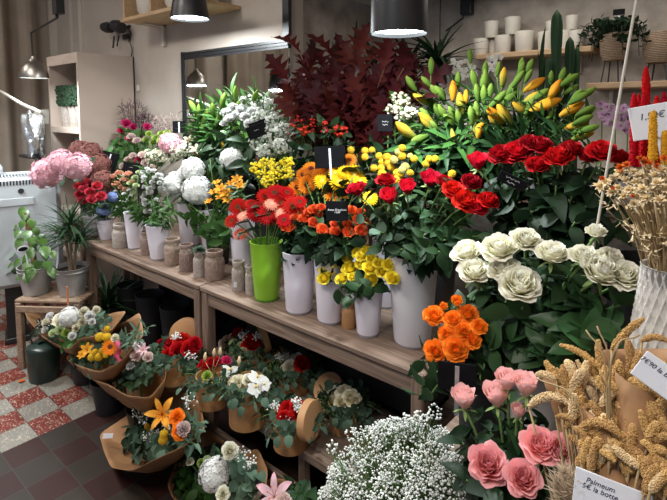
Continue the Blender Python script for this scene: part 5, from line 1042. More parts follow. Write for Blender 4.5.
def flowerbox(px, py, w, h, label, heads, leafdirs=20, lid=None, gyp=(), leafk='round', tails=()):
    p = onZ(px, py, .32); k = dist(p)/FOC; r = w*k/2; hh = h*k; c = p+nrm([p[0], p[1], 0])*r; c[2] = .3205; t = thing('flower_box', c, label, 'flower arrangement', 'flower boxes on the lower shelf'); top = c+[0, 0, hh]
    mb = MB(); V, Fc = lathe([(0, 0), (r, 0), (r, hh*.2), (r-.001, hh*.202), (r-.001, hh*.21), (r, hh*.212), (r, hh), (r-.003, hh), (r-.003, hh*.7), (0, hh*.7)], 40); mb.add(V, Fc); mb.obj('box', X['kraftb'], t)
    nm = {'red': 'rose', 'whi': 'rose', 'dar': 'rose', 'orc': 'orchid', 'ger': 'gerbera', 'car': 'carnation', 'hyd': 'hydrangea'}
    for (x, y, rp, kd) in heads:
        q = top+[0, 0, .02]; hp = onY(x, y, c[1]-(y-(py-h-9))*1.15*k-.006); d = nrm(hp-(top-[0, 0, .06])+nrm(CAM-hp)*.08); head(t, kd, hp, px_r(hp, rp)*1.18, d, nm.get(kd[:3], 'bloom'))
    for i in range(int(leafdirs*.9)):
        a = i*2.4+.3; el = rnd.uniform(-.12, .3); d = np.array([math.cos(a)*math.cos(el), math.sin(a)*math.cos(el), math.sin(el)]); st = top+[math.cos(a)*r*.75, math.sin(a)*r*.75, -.004]
        sprig(t, st, d+[0, 0, .1], 5, rnd.uniform(.026, .038), leafk if i % 3 else 'olive', 'euc' if i % 4 else 'leaf', rnd.uniform(.04, .09))
    for (x, y, Rr) in gyp: q = onY(x, y, c[1]-.02); babys(t, q, px_r(q, Rr), 40)
    for (x, y) in tails:
        q = onY(x, y, c[1]-.01); mb = MB(); V, Fc = tube([q-[0, 0, .022]-np.array(t.location), q-np.array(t.location), q+[.004, 0, .02]-np.array(t.location)], [.004, .008, .003], 8); mb.add(V, Fc, .5); V, Fc = tube([top-np.array(t.location), q-[0, 0, .02]-np.array(t.location)], .001, 4); mb.add(V, Fc); mb.obj('bunny_tail', G['milletp'], t)
    if lid:
        lx, ly, dv, rr = lid; q = onY(lx, ly, c[1]+lid_dy.get(px, 0)); V, Fc = disc(r*rr, .028); mb = MB(); B = base3(nrm(RR*dv[0]+ZZ*dv[1]+nrm([-F0[0], -F0[1], 0])*dv[2])); mb.add((V-[0, 0, .014]) @ B.T, Fc); mb.obj('lid', X['kraftl'], t, loc=q-np.array(t.location))
    return t
lid_dy = {178: .09, 251: .02, 296: .06, 300: -.03, 344: .06}
flowerbox(178, 387, 38, 29, 'kraft flower box of dense red roses, leftmost on the lower shelf', [(165, 350, 7, 'red_open'), (173, 343, 7, 'red_open'), (182, 341, 7.5, 'red_open'), (169, 355, 6, 'red_open'), (179, 351, 7.5, 'red_open'), (189, 349, 7, 'red_open'), (195, 344, 6, 'red_open'), (161, 344, 5, 'red_open')], 30, lid=(187, 336, (-.1, .15, 1), 1.0), gyp=((172, 355, 5), (190, 355, 5), (176, 336, 4)), leafk='round')
flowerbox(251, 378, 27, 26, 'kraft flower box with peach carnations, green blooms and a red rose, at the back', [(222, 343, 4, 'carn_blush'), (226, 339, 4, 'carn_blush'), (221, 349, 3.5, 'carn_blush'), (232, 337, 4, 'carn_blush'), (233, 344, 5, 'carn_green'), (240, 347, 5, 'carn_green'), (243, 353, 5, 'carn_green'), (236, 351, 4.5, 'carn_green'), (251, 344, 8, 'red_open'), (238, 333, 6, 'red_open')], 26, lid=(264, 337, (.9, .25, -.35), 1.1), gyp=((244, 335, 5), (258, 336, 4)))
flowerbox(213, 412, 33, 30, 'kraft flower box with a red rose, a white orchid and pale bunny tails', [(206, 366, 8, 'red_open'), (214, 362, 6, 'red_open'), (226, 361, 5, 'carn_cerise'), (230, 371, 8, 'orchid'), (224, 376, 5, 'orchid'), (207, 376, 5, 'carn_lime'), (201, 370, 4.5, 'white_rose')], 22, tails=((205, 357), (214, 353), (220, 352), (239, 361)))
flowerbox(296, 397, 30, 22, 'kraft flower box with cream gerberas and a red bloom, its lid behind it', [(291, 369, 8, 'white_rose'), (288, 360, 7, 'white_rose'), (302, 364, 7, 'red_open'), (273, 367, 5, 'carn_lime'), (280, 364, 4.5, 'carn_lime'), (298, 358, 5, 'white_rose')], 34, lid=(277, 361, (-.15, .3, 1), 1.05), gyp=((280, 356, 4),))
flowerbox(248, 433, 38, 44, 'tallest kraft flower box, with a cream rose and two white orchids, in front', [(238, 386, 9.5, 'white_full'), (257, 378, 8, 'orchid'), (256, 388, 8, 'orchid'), (265, 384, 6, 'orchid'), (248, 380, 5, 'white_rose')], 30, gyp=((238, 399, 8), (246, 402, 5)))
flowerbox(344, 437, 33, 27, 'kraft flower box of cream roses, rightmost on the lower shelf', [(332, 398, 9, 'white_full'), (345, 393, 8, 'white_full'), (352, 398, 8, 'white_full'), (342, 402, 7, 'white_full'), (338, 391, 6, 'white_rose')], 36, lid=(329, 389, (-.35, .6, .5), 1.05))
flowerbox(291, 457, 36, 34, 'kraft flower box of red roses with its round lid leaning on the right rim', [(279, 414, 8, 'red_open'), (288, 410, 8, 'red_open'), (297, 408, 7, 'red_open'), (284, 420, 7, 'red_open'), (299, 415, 6, 'red_open')], 18, lid=(310, 420, (.80, .10, .42), 1.06), gyp=((288, 419, 6), (274, 406, 5), (296, 402, 4), (298, 407, 4)))

# ================================================================ PAPER WRAPPED BOUQUETS ON THE FLOOR
def wrap(t, rim, neck, rn=.03, bulge=.25, nm='paper_wrap', nv=10, ns=5, mat='kraft'):
    rl = np.array(t.location); R_ = np.array([onY(x, y, Y) for x, y, Y in rim]); pts = []
    for i in range(len(R_)):
        a, b = R_[i], R_[(i+1) % len(R_)]
        for s in range(ns): f = s/ns; pts.append(a*(1-f)+b*f)
    pts = np.array(pts)
    for _ in range(1): pts = .5*pts+.25*(np.roll(pts, 1, 0)+np.roll(pts, -1, 0))
    n = len(pts); c = pts.mean(0); V = []; ax = nrm(c-neck)
    B = base3(ax); ang = np.arctan2((pts-c) @ B[:, 1], (pts-c) @ B[:, 0])
    for j in range(nv):
        f = j/(nv-1)
        for i in range(n):
            nk = neck+(B[:, 0]*math.cos(ang[i])+B[:, 1]*math.sin(ang[i]))*rn; q = nk*(1-f)+pts[i]*f; out = (pts[i]-c); q = q+out*bulge*math.sin(PI*f)*.6*(1-f*.3)
            q = q+nrm(out)*.006*math.sin(ang[i]*9+f*3)*math.sin(PI*f); V.append(q-rl)
    mb = MB(); mb.add(V, gf(n, nv, True)); o = mb.obj(nm, X[mat], t)
    md = o.modifiers.new('s', 'SOLIDIFY'); md.thickness = .0008; return o
def bouquet(neckpx, rim, label, heads, leaves, gyp=(), Yc=1.0, name='bouquet', bk=True, group='paper wrapped bouquets', bulge=.25):
    neck = onY(*neckpx); bh = max(.1, neck[2]-.02)
    if bk:
        zvase((neck[0], neck[1], 0), .06, .085, bh+.03, 'black bucket holding the '+' '.join(label.split()[:11]).rstrip(','), 'matte', name='flower_bucket', cat='bucket')
    t = thing(name, neck-[0, 0, .0], label, 'bouquet', group); wrap(t, rim, neck, bulge=bulge); c = np.mean([onY(*r) for r in rim], 0)
    nm = {'red': 'rose', 'whi': 'rose', 'dar': 'rose', 'ora': 'rose', 'pin': 'rose', 'orc': 'orchid', 'ger': 'gerbera', 'car': 'carnation', 'hyd': 'hydrangea', 'lil': 'lily', 'bud': 'lily_bud', 'bil': 'globe_flower', 'sun': 'sunflower', 'alc': 'alstroemeria', 'spr': 'rose'}
    for (x, y, rp, kd) in heads:
        hp = onY(x, y, Yc-.0012*(y-neckpx[1]+60)-.035); d = nrm(nrm(hp-neck)+nrm(CAM-hp)*.7+rv(.15)); s, _ = head(t, kd, hp, px_r(hp, rp)*1.15, d, nm.get(kd[:3], 'bloom')); mb = MB(); V, Fc = tube(bez(neck, (neck*.5+c*.5), s, 6)-neck, .002, 4); mb.add(V, Fc); mb.obj('stem', G['stem'], t)
    for (x, y, kind, mat, n, sz) in leaves:
        hp = onY(x, y, Yc-.0012*(y-neckpx[1]+60)+rnd.uniform(-.02, .02)); base = neck*.35+c*.65; V0 = hp-base
        sprig(t, base+V0*.3-ZZ*.01, V0+rv(.015)-ZZ*.005, n, sz*(.85 if kind in ('round', 'olive') else .85), kind, mat, max(.05, np.linalg.norm(V0)*.65))
    for (x, y, Rr) in gyp: q = onY(x, y, Yc-.0012*(y-neckpx[1]+60)); babys(t, q, px_r(q, Rr), 34)
    return t
E_ = lambda pts, sz=.045, kind='round', mat='euc', n=7: [(x, y, kind, mat, n, sz) for x, y in pts]
bouquet((84, 352, 1.12), [(22, 307, 1.08), (28, 320, 1.03), (42, 337, .98), (68, 350, .95), (80, 338, .97), (98, 336, .98), (112, 330, 1.02), (127, 311, 1.12), (116, 312, 1.2), (96, 318, 1.22), (60, 316, 1.22), (40, 308, 1.2)],
        'white and cream bouquet in kraft paper, in front of the wooden crate', [(69, 317, 8.5, 'hyd_white'), (60, 320, 6, 'white_rose'), (46, 322, 4, 'carn_cream'), (50, 316, 4, 'carn_white'), (84, 312, 5, 'carn_cream'), (90, 316, 5, 'carn_white'), (82, 322, 4, 'carn_cream'), (60, 330, 5, 'carn_green'), (53, 333, 4, 'carn_green'), (66, 333, 4, 'carn_lime'), (76, 328, 4, 'carn_cream'), (45, 330, 3.5, 'carn_white'), (96, 310, 4, 'carn_cream'), (92, 322, 3.5, 'carn_white'), (72, 336, 4, 'carn_white')],
        E_([(38, 318), (36, 328), (44, 335), (100, 308), (108, 312), (112, 320), (98, 325), (88, 328), (104, 318), (80, 308)])+E_([(56, 326), (72, 338), (62, 340), (88, 334)], .06, 'ovate', 'mid', 6), gyp=((46, 324, 7), (88, 318, 7)), Yc=1.05)
bouquet((108, 380, 1.08), [(65, 359, 1.0), (80, 366, .95), (100, 372, .92), (120, 362, .94), (135, 345, 1.0), (144, 335, 1.06), (140, 312, 1.16), (128, 320, 1.2), (108, 328, 1.22), (92, 327, 1.2), (78, 340, 1.1)],
        'yellow and orange bouquet in kraft paper, with a dark eyed sunflower', [(110, 346, 8, 'sunflower'), (100, 337, 3.8, 'billy'), (107, 337, 3.5, 'billy'), (92, 357, 3.5, 'billy'), (99, 357, 3.5, 'billy'), (107, 329, 2.6, 'billy'), (95, 352, 2.6, 'billy'), (102, 351, 2.8, 'billy'), (106, 355, 2.5, 'billy'), (87, 350, 6, 'alstro'), (82, 355, 4, 'alstro'), (115, 338, 4, 'carn_cream')],
        E_([(76, 358), (72, 354), (84, 362), (94, 342), (100, 345), (120, 335), (124, 330), (92, 364), (115, 354)])+E_([(128, 326), (136, 332), (146, 322), (140, 330), (150, 318)], .06, 'lance', 'euc', 8), Yc=1.03)
o = bouquet((145, 408, 1.1), [(91, 379, .98), (108, 384, .93), (127, 396, .9), (150, 398, .93), (166, 378, 1.02), (166, 360, 1.12), (148, 345, 1.2), (134, 352, 1.18), (126, 340, 1.15), (118, 348, 1.1), (105, 366, 1.04)],
        'bouquet in kraft paper with striped pink blooms and a magenta ribbon', [(136, 356, 5.5, 'carn_blush'), (143, 350, 6, 'lily_pink'), (138, 346, 5, 'carn_white'), (148, 357, 5, 'carn_blush'), (130, 366, 4, 'carn_white')],
        E_([(110, 376), (118, 378), (124, 372), (115, 370), (138, 368), (150, 366), (158, 356), (130, 360)])+E_([(112, 368), (120, 384), (158, 366), (146, 372), (134, 376)], .055, 'ovate', 'leaf', 6)+E_([(146, 340), (154, 346)], .07, 'lance', 'euc', 8), Yc=1.05)
t = thing('ribbon', onY(118, 352, .99), 'magenta ribbon hanging between the yellow and the pink striped bouquets', 'ribbon'); mb = MB(); q = [onY(116, 340, 1.0), onY(119, 348, .99), onY(117, 356, .985), onY(120, 362, .985)]; L = np.array(t.location)
V = []; 
for i, p in enumerate(spline(q, 4)): V += [p-L-RR*.012*(1+.3*math.sin(i)), p-L+RR*.012+F0*.006*math.sin(i*1.3)]
mb.add(V, [(2*i, 2*i+1, 2*i+3, 2*i+2) for i in range(len(V)//2-1)]); o = mb.obj('band', X['red_tape'], t); md = o.modifiers.new('s', 'SOLIDIFY'); md.thickness = .001
bouquet((168, 462, 1.08), [(99, 434, .95), (104, 452, .88), (111, 468, .84), (132, 471, .84), (158, 458, .88), (184, 446, .94), (206, 430, 1.04), (200, 402, 1.14), (184, 392, 1.18), (166, 385, 1.2), (150, 398, 1.14), (128, 415, 1.06)],
        'wide kraft paper bouquet with an open orange lily, low on the floor', [(162, 414, 14, 'lily'), (147, 427, 8, 'bud_yellow'), (177, 417, 6.5, 'orange_rose'), (183, 429, 7, 'carn_blush'), (164, 434, 3.6, 'billy'), (163, 440, 3.8, 'billy'), (180, 431, 7, 'orange_rose')],
        E_([(127, 432), (133, 436), (142, 440), (150, 438), (154, 444), (130, 426), (136, 446), (146, 448), (124, 440), (140, 432), (160, 446), (168, 442)], .055, 'round', 'euc', 6)+E_([(178, 402), (190, 410), (198, 416), (204, 422), (196, 428), (188, 402), (206, 412), (170, 400), (190, 438), (200, 436)], .06, 'olive', 'euc', 8)+E_([(140, 410), (132, 418), (152, 404)], .08, 'lance', 'dark', 9), gyp=((143, 416, 9), (172, 425, 7), (150, 434, 8), (188, 400, 7)), Yc=1.02, bulge=.12)
bouquet((215, 512, 1.12), [(167, 484, .98), (172, 498, .94), (200, 512, .9), (240, 512, .93), (266, 492, 1.02), (268, 470, 1.12), (258, 448, 1.18), (240, 455, 1.17), (222, 439, 1.2), (204, 427, 1.2), (190, 445, 1.14), (176, 462, 1.06)],
        'kraft paper bouquet with a white hydrangea among dense leaves, at the bottom edge', [(215, 474, 13.5, 'hyd_white'), (230, 451, 7, 'white_rose'), (223, 494, 6, 'white_rose'), (207, 460, 4, 'carn_green'), (201, 463, 4, 'carn_lime'), (190, 462, 4, 'carn_cream')],
        E_([(184, 446), (178, 454), (190, 452), (196, 446), (204, 448), (212, 452), (220, 446), (176, 462), (172, 450), (184, 438)], .075, 'olive', 'leaf', 7)+E_([(172, 472), (180, 480), (190, 474), (186, 490), (176, 488), (196, 484), (204, 494), (182, 466)], .08, 'ovate', 'mid', 6)+E_([(236, 462), (244, 468), (252, 460), (246, 478), (256, 476), (238, 486), (250, 490), (262, 486), (240, 450), (228, 462), (234, 474), (224, 488), (260, 468)], .055, 'round', 'euc', 8), gyp=((240, 453, 8), (248, 462, 7)), Yc=1.05)
bouquet((285, 530, 1.14), [(250, 500, 1.04), (262, 512, .98), (290, 520, .97), (320, 515, 1.02), (322, 494, 1.14), (300, 484, 1.18), (280, 478, 1.18), (262, 480, 1.14)],
        'bouquet with curly pink and white lilies, cut by the bottom edge', [(274, 496, 17, 'lily_pink'), (283, 503, 9, 'carn_blush'), (262, 500, 9, 'carn_blush')], E_([(298, 484), (304, 490), (310, 486), (254, 492), (290, 506), (300, 500), (314, 496), (292, 478)], .06, 'ovate', 'leaf', 6), Yc=1.1)
p = onY(108, 436, .925); t = thing('sticker', p, 'small white sticker on the left corner of the lily bouquet paper', 'sticker'); mb = MB(); Rf = facing(p, pitch=.6, roll=-.2); V, Fc = bevbox((0, 0, .004), (.042, .02, .002), .0008); mb.add(V @ Rf.T, Fc); mb.obj('paper', X['card'], t, smooth=False)

for i, (x0, x1, y0, y1, h) in enumerate(((-2.88, -2.34, 1.62, 1.88, .52), (-2.28, -2.0, 1.5, 1.86, .30), (-1.98, -1.46, 1.60, 1.84, .32), (-1.42, -.92, 1.60, 1.84, .32))):  # made-up black crates, added to keep the space under the tables dark
    z = 0 if x0 < -2 else .321; t = thing('darkening_crate', ((x0+x1)/2, (y0+y1)/2, z), ['tall added black crate darkening the back under the left table', 'added black crate darkening the space under the seam of the tables', 'added black crate darkening the back of the lower shelf, left one', 'added black crate darkening the back of the lower shelf, right one'][i], 'crate'); w_, d_ = x1-x0, y1-y0
    mb = MB()
    for c, sz in (((0, 0, .01), (w_, d_, .02)), ((0, -d_/2+.006, h/2), (w_, .012, h)), ((0, d_/2-.006, h/2), (w_, .012, h)), ((-w_/2+.006, 0, h/2), (.012, d_, h)), ((w_/2-.006, 0, h/2), (.012, d_, h))): mb.add(*box(c, sz))
    mb.obj('body', X['matte'], t, smooth=False); mb = MB(); mb.add(*bevbox((0, -d_/2-.004, h-.02), (w_+.01, .012, .025))); mb.add(*bevbox((0, d_/2+.001, h-.02), (w_+.01, .012, .025))); mb.obj('rim', X['black'], t, smooth=False)
# ================================================================ GYPSOPHILA BUCKET
def back2(px, py, Y, h, lb, rb, rt, z, mat='matte', name='flower_bucket', cat='bucket'): p = onY(px, py, Y); return zvase((p[0], p[1], z), rb, rt, h, lb, mat, name=name, cat=cat)
m_gyp = back2(398, 480, .97, .46, 'dark floor bucket under the cloud of white gypsophila', .09, .12, 0)
cells = [(355, 470, 24, 22), (372, 450, 24, 22), (395, 440, 24, 20), (418, 446, 24, 20), (436, 460, 22, 22), (345, 492, 24, 22), (375, 480, 26, 24), (402, 472, 26, 24), (428, 484, 24, 24), (450, 486, 20, 20), (360, 505, 26, 20), (392, 500, 28, 22), (425, 506, 26, 20), (340, 476, 14, 14), (384, 432, 14, 10), (440, 440, 14, 12), (410, 430, 14, 10), (455, 470, 14, 16), (330, 500, 14, 14)]
fillsprigs('gypsophila', 'filler flower', m_gyp, cells, 1.0, 'gyp', 'sprig of white gypsophila in the big cloud at the bottom centre', 'gypsophila in the floor bucket', n=330, dot=.0030, leaf=None, down=.2, topbias=.15, depthk=.6)
fillsprigs('gypsophila', 'filler flower', m_gyp, [(434, 412, 9, 9), (426, 420, 7, 7), (404, 421, 8, 6), (396, 424, 7, 6), (332, 448, 7, 7), (352, 434, 7, 7), (418, 416, 6, 5)], 1.02, 'gyp', 'stray gypsophila sprig sticking out above the cloud', 'stray gypsophila sprigs', n=26, dot=.0036, down=.2)

# ================================================================ RIGHT HAND DISPLAY
m_or = back2(482, 380, 1.14, .30, 'black bucket of the orange roses, beside the table end', .05, .065, .68-.0)
_p = onY(457, 380, 1.10)
orr = [(434, 316, 10, 'orange_rose', 'orange yellow rose at the far left of its bunch'), (457, 302, 7, 'orange_bud', 'small reddish orange rose at the top of its bunch'), (453, 320, 9, None, 'orange rose below the top bud'), (468, 314, 9.5, None, 'orange rose at the upper right of its bunch'), (447, 335, 8.5, None, 'orange rose in the middle left of its bunch'), (464, 332, 9.5, None, 'orange rose in the middle right of its bunch'), (473, 341, 8, None, 'orange rose low on the right of its bunch'), (435, 351, 10.5, None, 'yellow orange rose at the lowest left of its bunch'), (456, 349, 12, None, 'largest open orange rose, lowest in the middle of its bunch'), (479, 327, 8, None, 'orange rose at the far right against dark leaves'), (444, 307, 5, 'orange_bud', 'reddish orange rosebud between the top and left roses')]
bunch('orange_rose', 'rose', 'rose', m_or, orr, 1.03, 9, '', leaf=('ovate', .05, 7), leafmat='leaf', face=.6, depthk=.5, stemr=.003, t0=.35, down=.15)
leafstems('rose_foliage', 'foliage', m_or, [(425, 362), (430, 372), (424, 385), (432, 393), (420, 395), (440, 362), (476, 360), (484, 368), (470, 372), (488, 350), (480, 382)], 1.02, ('ovate', .055), 'leaf', 'dark leafy stem hanging below the orange roses', 'leafy stems below the orange roses', n=8, up=.0, t0=.5)
p = onY(457, 377, .955); placard(p, .082, .062, facing(p, pitch=.1), 'blank black price board on a white stick under the orange roses', stick=True, stickside=1, sl=.1, stickcol='zinc')
# white roses
m_wr = back2(530, 372, 1.22, .265, 'pale bucket of the white roses', .065, .078, .68, 'whiteb')
wr = [(467, 253, 14, None, 'white rose at the far left of the white bunch, upper one'), (474, 272, 14.5, None, 'white rose at the far left, just below another'), (499, 249, 16, None, 'large white rose at the upper left of the white bunch'), (504, 270, 14, None, 'white rose in the middle, tucked behind the lowest one'), (526, 240, 13, None, 'highest white rose, with petals flared at the rim'), (552, 254, 15, None, 'white rose on a long stem right of the highest one'), (519, 285, 19, None, 'lowest and widest open white rose of the bunch'), (584, 257, 13, None, 'white rose behind the large one at the right'), (601, 272, 18, None, 'large white rose at the right, on a pale stem'), (625, 276, 15, None, 'white rose at the far right beside the ribbed vase'), (610, 259, 12, None, 'white rose behind the two at the far right'), (596, 232, 9, None, 'pale faded rose above the right hand white roses')]
bunch('white_rose', 'rose', 'rose', m_wr, wr, 1.1, 15, '', leaf=('ovate', .07, 6), leafmat='leaf', face=.28, depthk=.35, stemr=.0035, t0=.35, down=.2, jit=.22)
leafstems('rose_foliage', 'foliage', m_wr, [(470, 300), (480, 318), (492, 305), (486, 335), (500, 325), (512, 312), (505, 338), (530, 318), (540, 340), (548, 300), (556, 325), (566, 345), (575, 312), (586, 330), (598, 318), (606, 340), (560, 288), (538, 296), (580, 298), (620, 305), (475, 285), (490, 350), (590, 350), (615, 328), (575, 352)], 1.1, ('ovate', .075), 'rleaf', 'leafy rose stem filling the pale bucket', 'leafy stems of the white roses', n=12, up=.25, depthk=.4, t0=.3)
leafstems('rose_foliage', 'foliage', m_wr, [(480, 262), (500, 290), (540, 275), (570, 280), (560, 268), (600, 292), (528, 304), (512, 262), (590, 285)], 1.18, ('ovate', .075), 'dark', 'darker rose stem behind the white roses', 'darker stems behind the white roses', n=14, up=.3)
# dark red roses behind
m_dr = back2(550, 250, 1.52, .36, 'black bucket of the red roses behind the white ones', .07, .09, .68)
dr = [(478, 162, 12, 'red_bud', 'red rose leaning left on a bare stem, in the right hand red bunch'), (500, 155, 12, 'dark_rose', 'dark red rose between the leaning one and the big open one'), (518, 153, 15, None, 'large open red rose, third from the left in the right hand red bunch'), (537, 165, 11, None, 'red rose hanging lowest in the right hand red bunch'), (558, 158, 14, None, 'large open red rose in the centre of the right hand red bunch'), (540, 146, 12, 'dark_rose', 'dark red rose at the top, above the lowest one'), (572, 150, 12, 'dark_rose', 'dark red rose right of the centre one'), (602, 152, 13.5, None, 'red rose at the right end, above a pale stem'), (588, 157, 10, 'dark_rose', 'dark red rose left of the right end rose'), (620, 158, 10, 'dark_rose', 'dark red rose half hidden behind the dried flowers'), (470, 182, 8, 'dark_rose', 'dark red rose below the leaning one'), (528, 142, 9, 'dark_rose', 'small dark red rose in the top row, over the open one')]
bunch('red_open', 'rose', 'rose', m_dr, dr, 1.36, 12, '', leaf=('ovate', .06, 6), leafmat='dark', face=.35, depthk=.5, stemr=.003, t0=.4, down=.2, jit=.2)
leafstems('rose_foliage', 'foliage', m_dr, [(500, 190), (512, 200), (524, 186), (530, 210), (545, 198), (556, 186), (560, 210), (572, 196), (586, 206), (596, 188), (500, 215), (515, 222), (540, 225), (575, 222), (490, 205), (598, 215), (612, 200), (534, 180), (570, 180), (585, 182), (484, 190), (620, 222), (505, 180)], 1.36, ('ovate', .07), 'dark', 'dark leafy stem below the right hand red roses', 'dark leafy stems below the right hand red roses', n=12, up=.3, depthk=.5)
p = onY(512, 181, 1.3); placard(p, .075, .03, facing(p, roll=-.42), 'narrow black price label lying on the leaves of the dark red roses', '~~~~~~~\n~~~~', .010, tpos=(0, 0))
# pink roses
m_pk = back2(512, 470, .93, .30, 'dark bucket of the pink roses', .06, .08, .42)
pk = [(464, 399, 14, 'pink_bud', 'pale pink rosebud at the far left of the pink roses'), (496, 396, 15.5, 'pink_bud', 'large pale pink rosebud left of the pair'), (507, 381, 13, 'pink_bud', 'pink rosebud behind the two upper ones'), (526, 386, 15, 'pink_bud', 'pink rosebud at the upper right, touching the millet'), (488, 464, 20, None, 'open pink rose, lower left of the three big ones'), (523, 478, 18, None, 'lowest open pink rose'), (540, 445, 19, None, 'largest open pink rose, right side'), (561, 449, 17, None, 'open pink rose half hidden behind the largest one'), (518, 412, 9, 'pink_bud', 'small dusky pink rosebud between the upper buds and the open roses')]
bunch('pink_full', 'rose', 'rose', m_pk, pk[:4]+pk[8:], .93, 15, '', leaf=('ovate', .06, 5), leafmat='leaf', face=.22, depthk=.4, stemr=.003, t0=.3, down=.15, jit=.15)
bunch('pink_full', 'rose', 'rose', m_pk, pk[4:8], .82, 15, '', leaf=('ovate', .06, 4), leafmat='leaf', face=.66, depthk=.4, stemr=.003, t0=.3, down=.15, jit=.12)
leafstems('rose_foliage', 'foliage', m_pk, [(470, 430), (480, 444), (462, 442), (490, 430), (504, 426), (512, 440), (500, 450), (524, 428), (468, 456), (536, 420), (520, 455), (548, 425), (478, 485), (505, 498), (550, 480), (545, 495), (466, 480)], .92, ('ovate', .055), 'dark', 'dark leafy stem among the pink roses', 'dark leafy stems among the pink roses', n=9, up=.2, depthk=.5)
# foxtail millet in kraft paper
m_ml = back2(606, 560, .80, .26, 'bucket holding the foxtail millet', .07, .09, .42)
c_ml = np.array(m_ml)
ears = [((612, 349), (644, 319), 7, 3, 0), ((642, 341), (668, 342), 6, 4, 0), ((536, 375), (556, 380), 7, 2, 1), ((556, 369), (574, 397), 7, 2, 0), ((577, 360), (603, 387), 7, -5, 1), ((529, 407), (569, 404), 8, 8, 1), ((570, 375), (587, 410), 8, 2, 0), ((605, 366), (609, 397), 8, 0, 0), ((620, 362), (618, 400), 8, 1, 0), ((630, 372), (668, 392), 7, 4, 0), ((590, 401), (604, 423), 8, 1, 0), ((618, 402), (624, 411), 9, 0, 0), ((631, 396), (638, 428), 6, -1, 1), ((556, 417), (574, 420), 5, 2, 0), ((577, 432), (626, 442), 8, 12, 0), ((599, 438), (590, 470), 9, 3, 0), ((630, 434), (638, 474), 8.5, -2, 0), ((600, 452), (615, 462), 6, 2, 0), ((612, 440), (620, 450), 8, 0, 0), ((574, 428), (592, 442), 7, 2, 0), ((648, 447), (668, 436), 8, 3, 0), ((648, 458), (668, 467), 7, 3, 0), ((643, 468), (664, 498), 8, -1, 0), ((621, 456), (627, 476), 7, 0, 0), ((655, 420), (662, 400), 10, 0, 0), ((560, 345), (604, 372), 6, 4, 0), ((584, 352), (597, 380), 7, 1, 0), ((628, 340), (632, 372), 8, 1, 0), ((598, 340), (601, 372), 7, 0, 0), ((640, 352), (634, 378), 8, 0, 0), ((588, 386), (597, 402), 7, 0, 1), ((606, 425), (612, 440), 6, 0, 0), ((656, 448), (666, 452), 8, 0, 0), ((640, 410), (650, 440), 7, 0, 0)]
_r = random.Random(11)
for _ in range(100):
    y = _r.uniform(368, 482); x = _r.uniform(552+(y-368)*.33, 666)
    if x < 640 and y > 462 and x > 572: continue
    a = _r.uniform(-.9, .9); l = _r.uniform(10, 17); ears.append(((x-l*math.sin(a), y-l*math.cos(a)), (x+l*math.sin(a), y+l*math.cos(a)), _r.uniform(6.5, 9), _r.uniform(-3, 6), _r.random() < .15))
se = sorted(range(len(ears)), key=lambda i: ears[i][0][0])
for i, (a, b, w, bend, pale) in enumerate(ears):
    Y = .84-.0012*((a[1]+b[1])/2-400)+rnd.uniform(-.015, .015); A = onY(a[0], a[1], Y+.0); B_ = onY(b[0], b[1], Y-.01); m = (A+B_)/2; k = dist(m)/FOC; m = m+ZZ*bend*k*1.2; b0 = c_ml+[rnd.uniform(-.03, .03), rnd.uniform(-.03, .03), -.1]
    t = thing('millet_ear', b0, ('pale straw' if pale else 'tan')+' foxtail millet ear standing in the kraft paper at the right', 'dried grass', 'pale millet ears' if pale else 'tan millet ears')
    low = A if abs(np.linalg.norm(A-c_ml)) < abs(np.linalg.norm(B_-c_ml)) else B_; oth = B_ if low is A else A; ctr = 2*m-(A+B_)/2; n_ = 26; path = bez(low, ctr, oth, n_); R0 = w*k*.52; mb = MB(); tt = np.linspace(0, 1, n_); rad = R0*np.minimum(1, .5+3*tt)*np.minimum(1, .35+2.2*(1-tt)); V, Fc = tube(path-b0, rad*.8, 8); mb.add(V, Fc, .3)
    for j in range(420):
        f = rnd.random()*(n_-1); q = int(f); f -= q; q1 = min(q+1, n_-1); c = path[q]*(1-f)+path[q1]*f; tn = nrm(path[q1]-path[max(q1-1, 0)]+1e-6); Bb = base3(tn); an = rnd.uniform(0, 6.283); d = Bb[:, 0]*math.cos(an)+Bb[:, 1]*math.sin(an); mb.add(I0[0]*R0*rnd.uniform(.14, .23)+c+d*rad[q]*.92-b0, I0[1], rnd.random())
    mb.obj('ear', G['milletp' if pale else 'millet'], t)
    mb = MB(); V, Fc = tube(bez(b0, low*.6+c_ml*.4, low, 7)-b0, .0018, 5); mb.add(V, Fc); mb.obj('stem', G['dstem'], t)
for i, (a, b) in enumerate([((586, 330), (606, 372)), ((597, 326), (610, 372)), ((604, 400), (618, 345)), ((536, 378), (580, 408)), ((560, 386), (590, 430)), ((612, 415), (600, 374)), ((640, 335), (612, 360))]):
    t = thing('dried_stalk', c_ml-[0, 0, .1], 'thin bare straw stalk among the millet ears', 'dried grass', 'bare straw stalks'); A = onY(a[0], a[1], .82); B_ = onY(b[0], b[1], .80); mb = MB(); V, Fc = tube(spline([c_ml-[0, 0, .1], (c_ml+B_)/2, B_, A] if np.linalg.norm(B_-c_ml) < np.linalg.norm(A-c_ml) else [c_ml-[0, 0, .1], (c_ml+A)/2, A, B_], 5)-(c_ml-[0, 0, .1]), .0013, 5); mb.add(V, Fc); mb.obj('stem', G['dstem'], t)
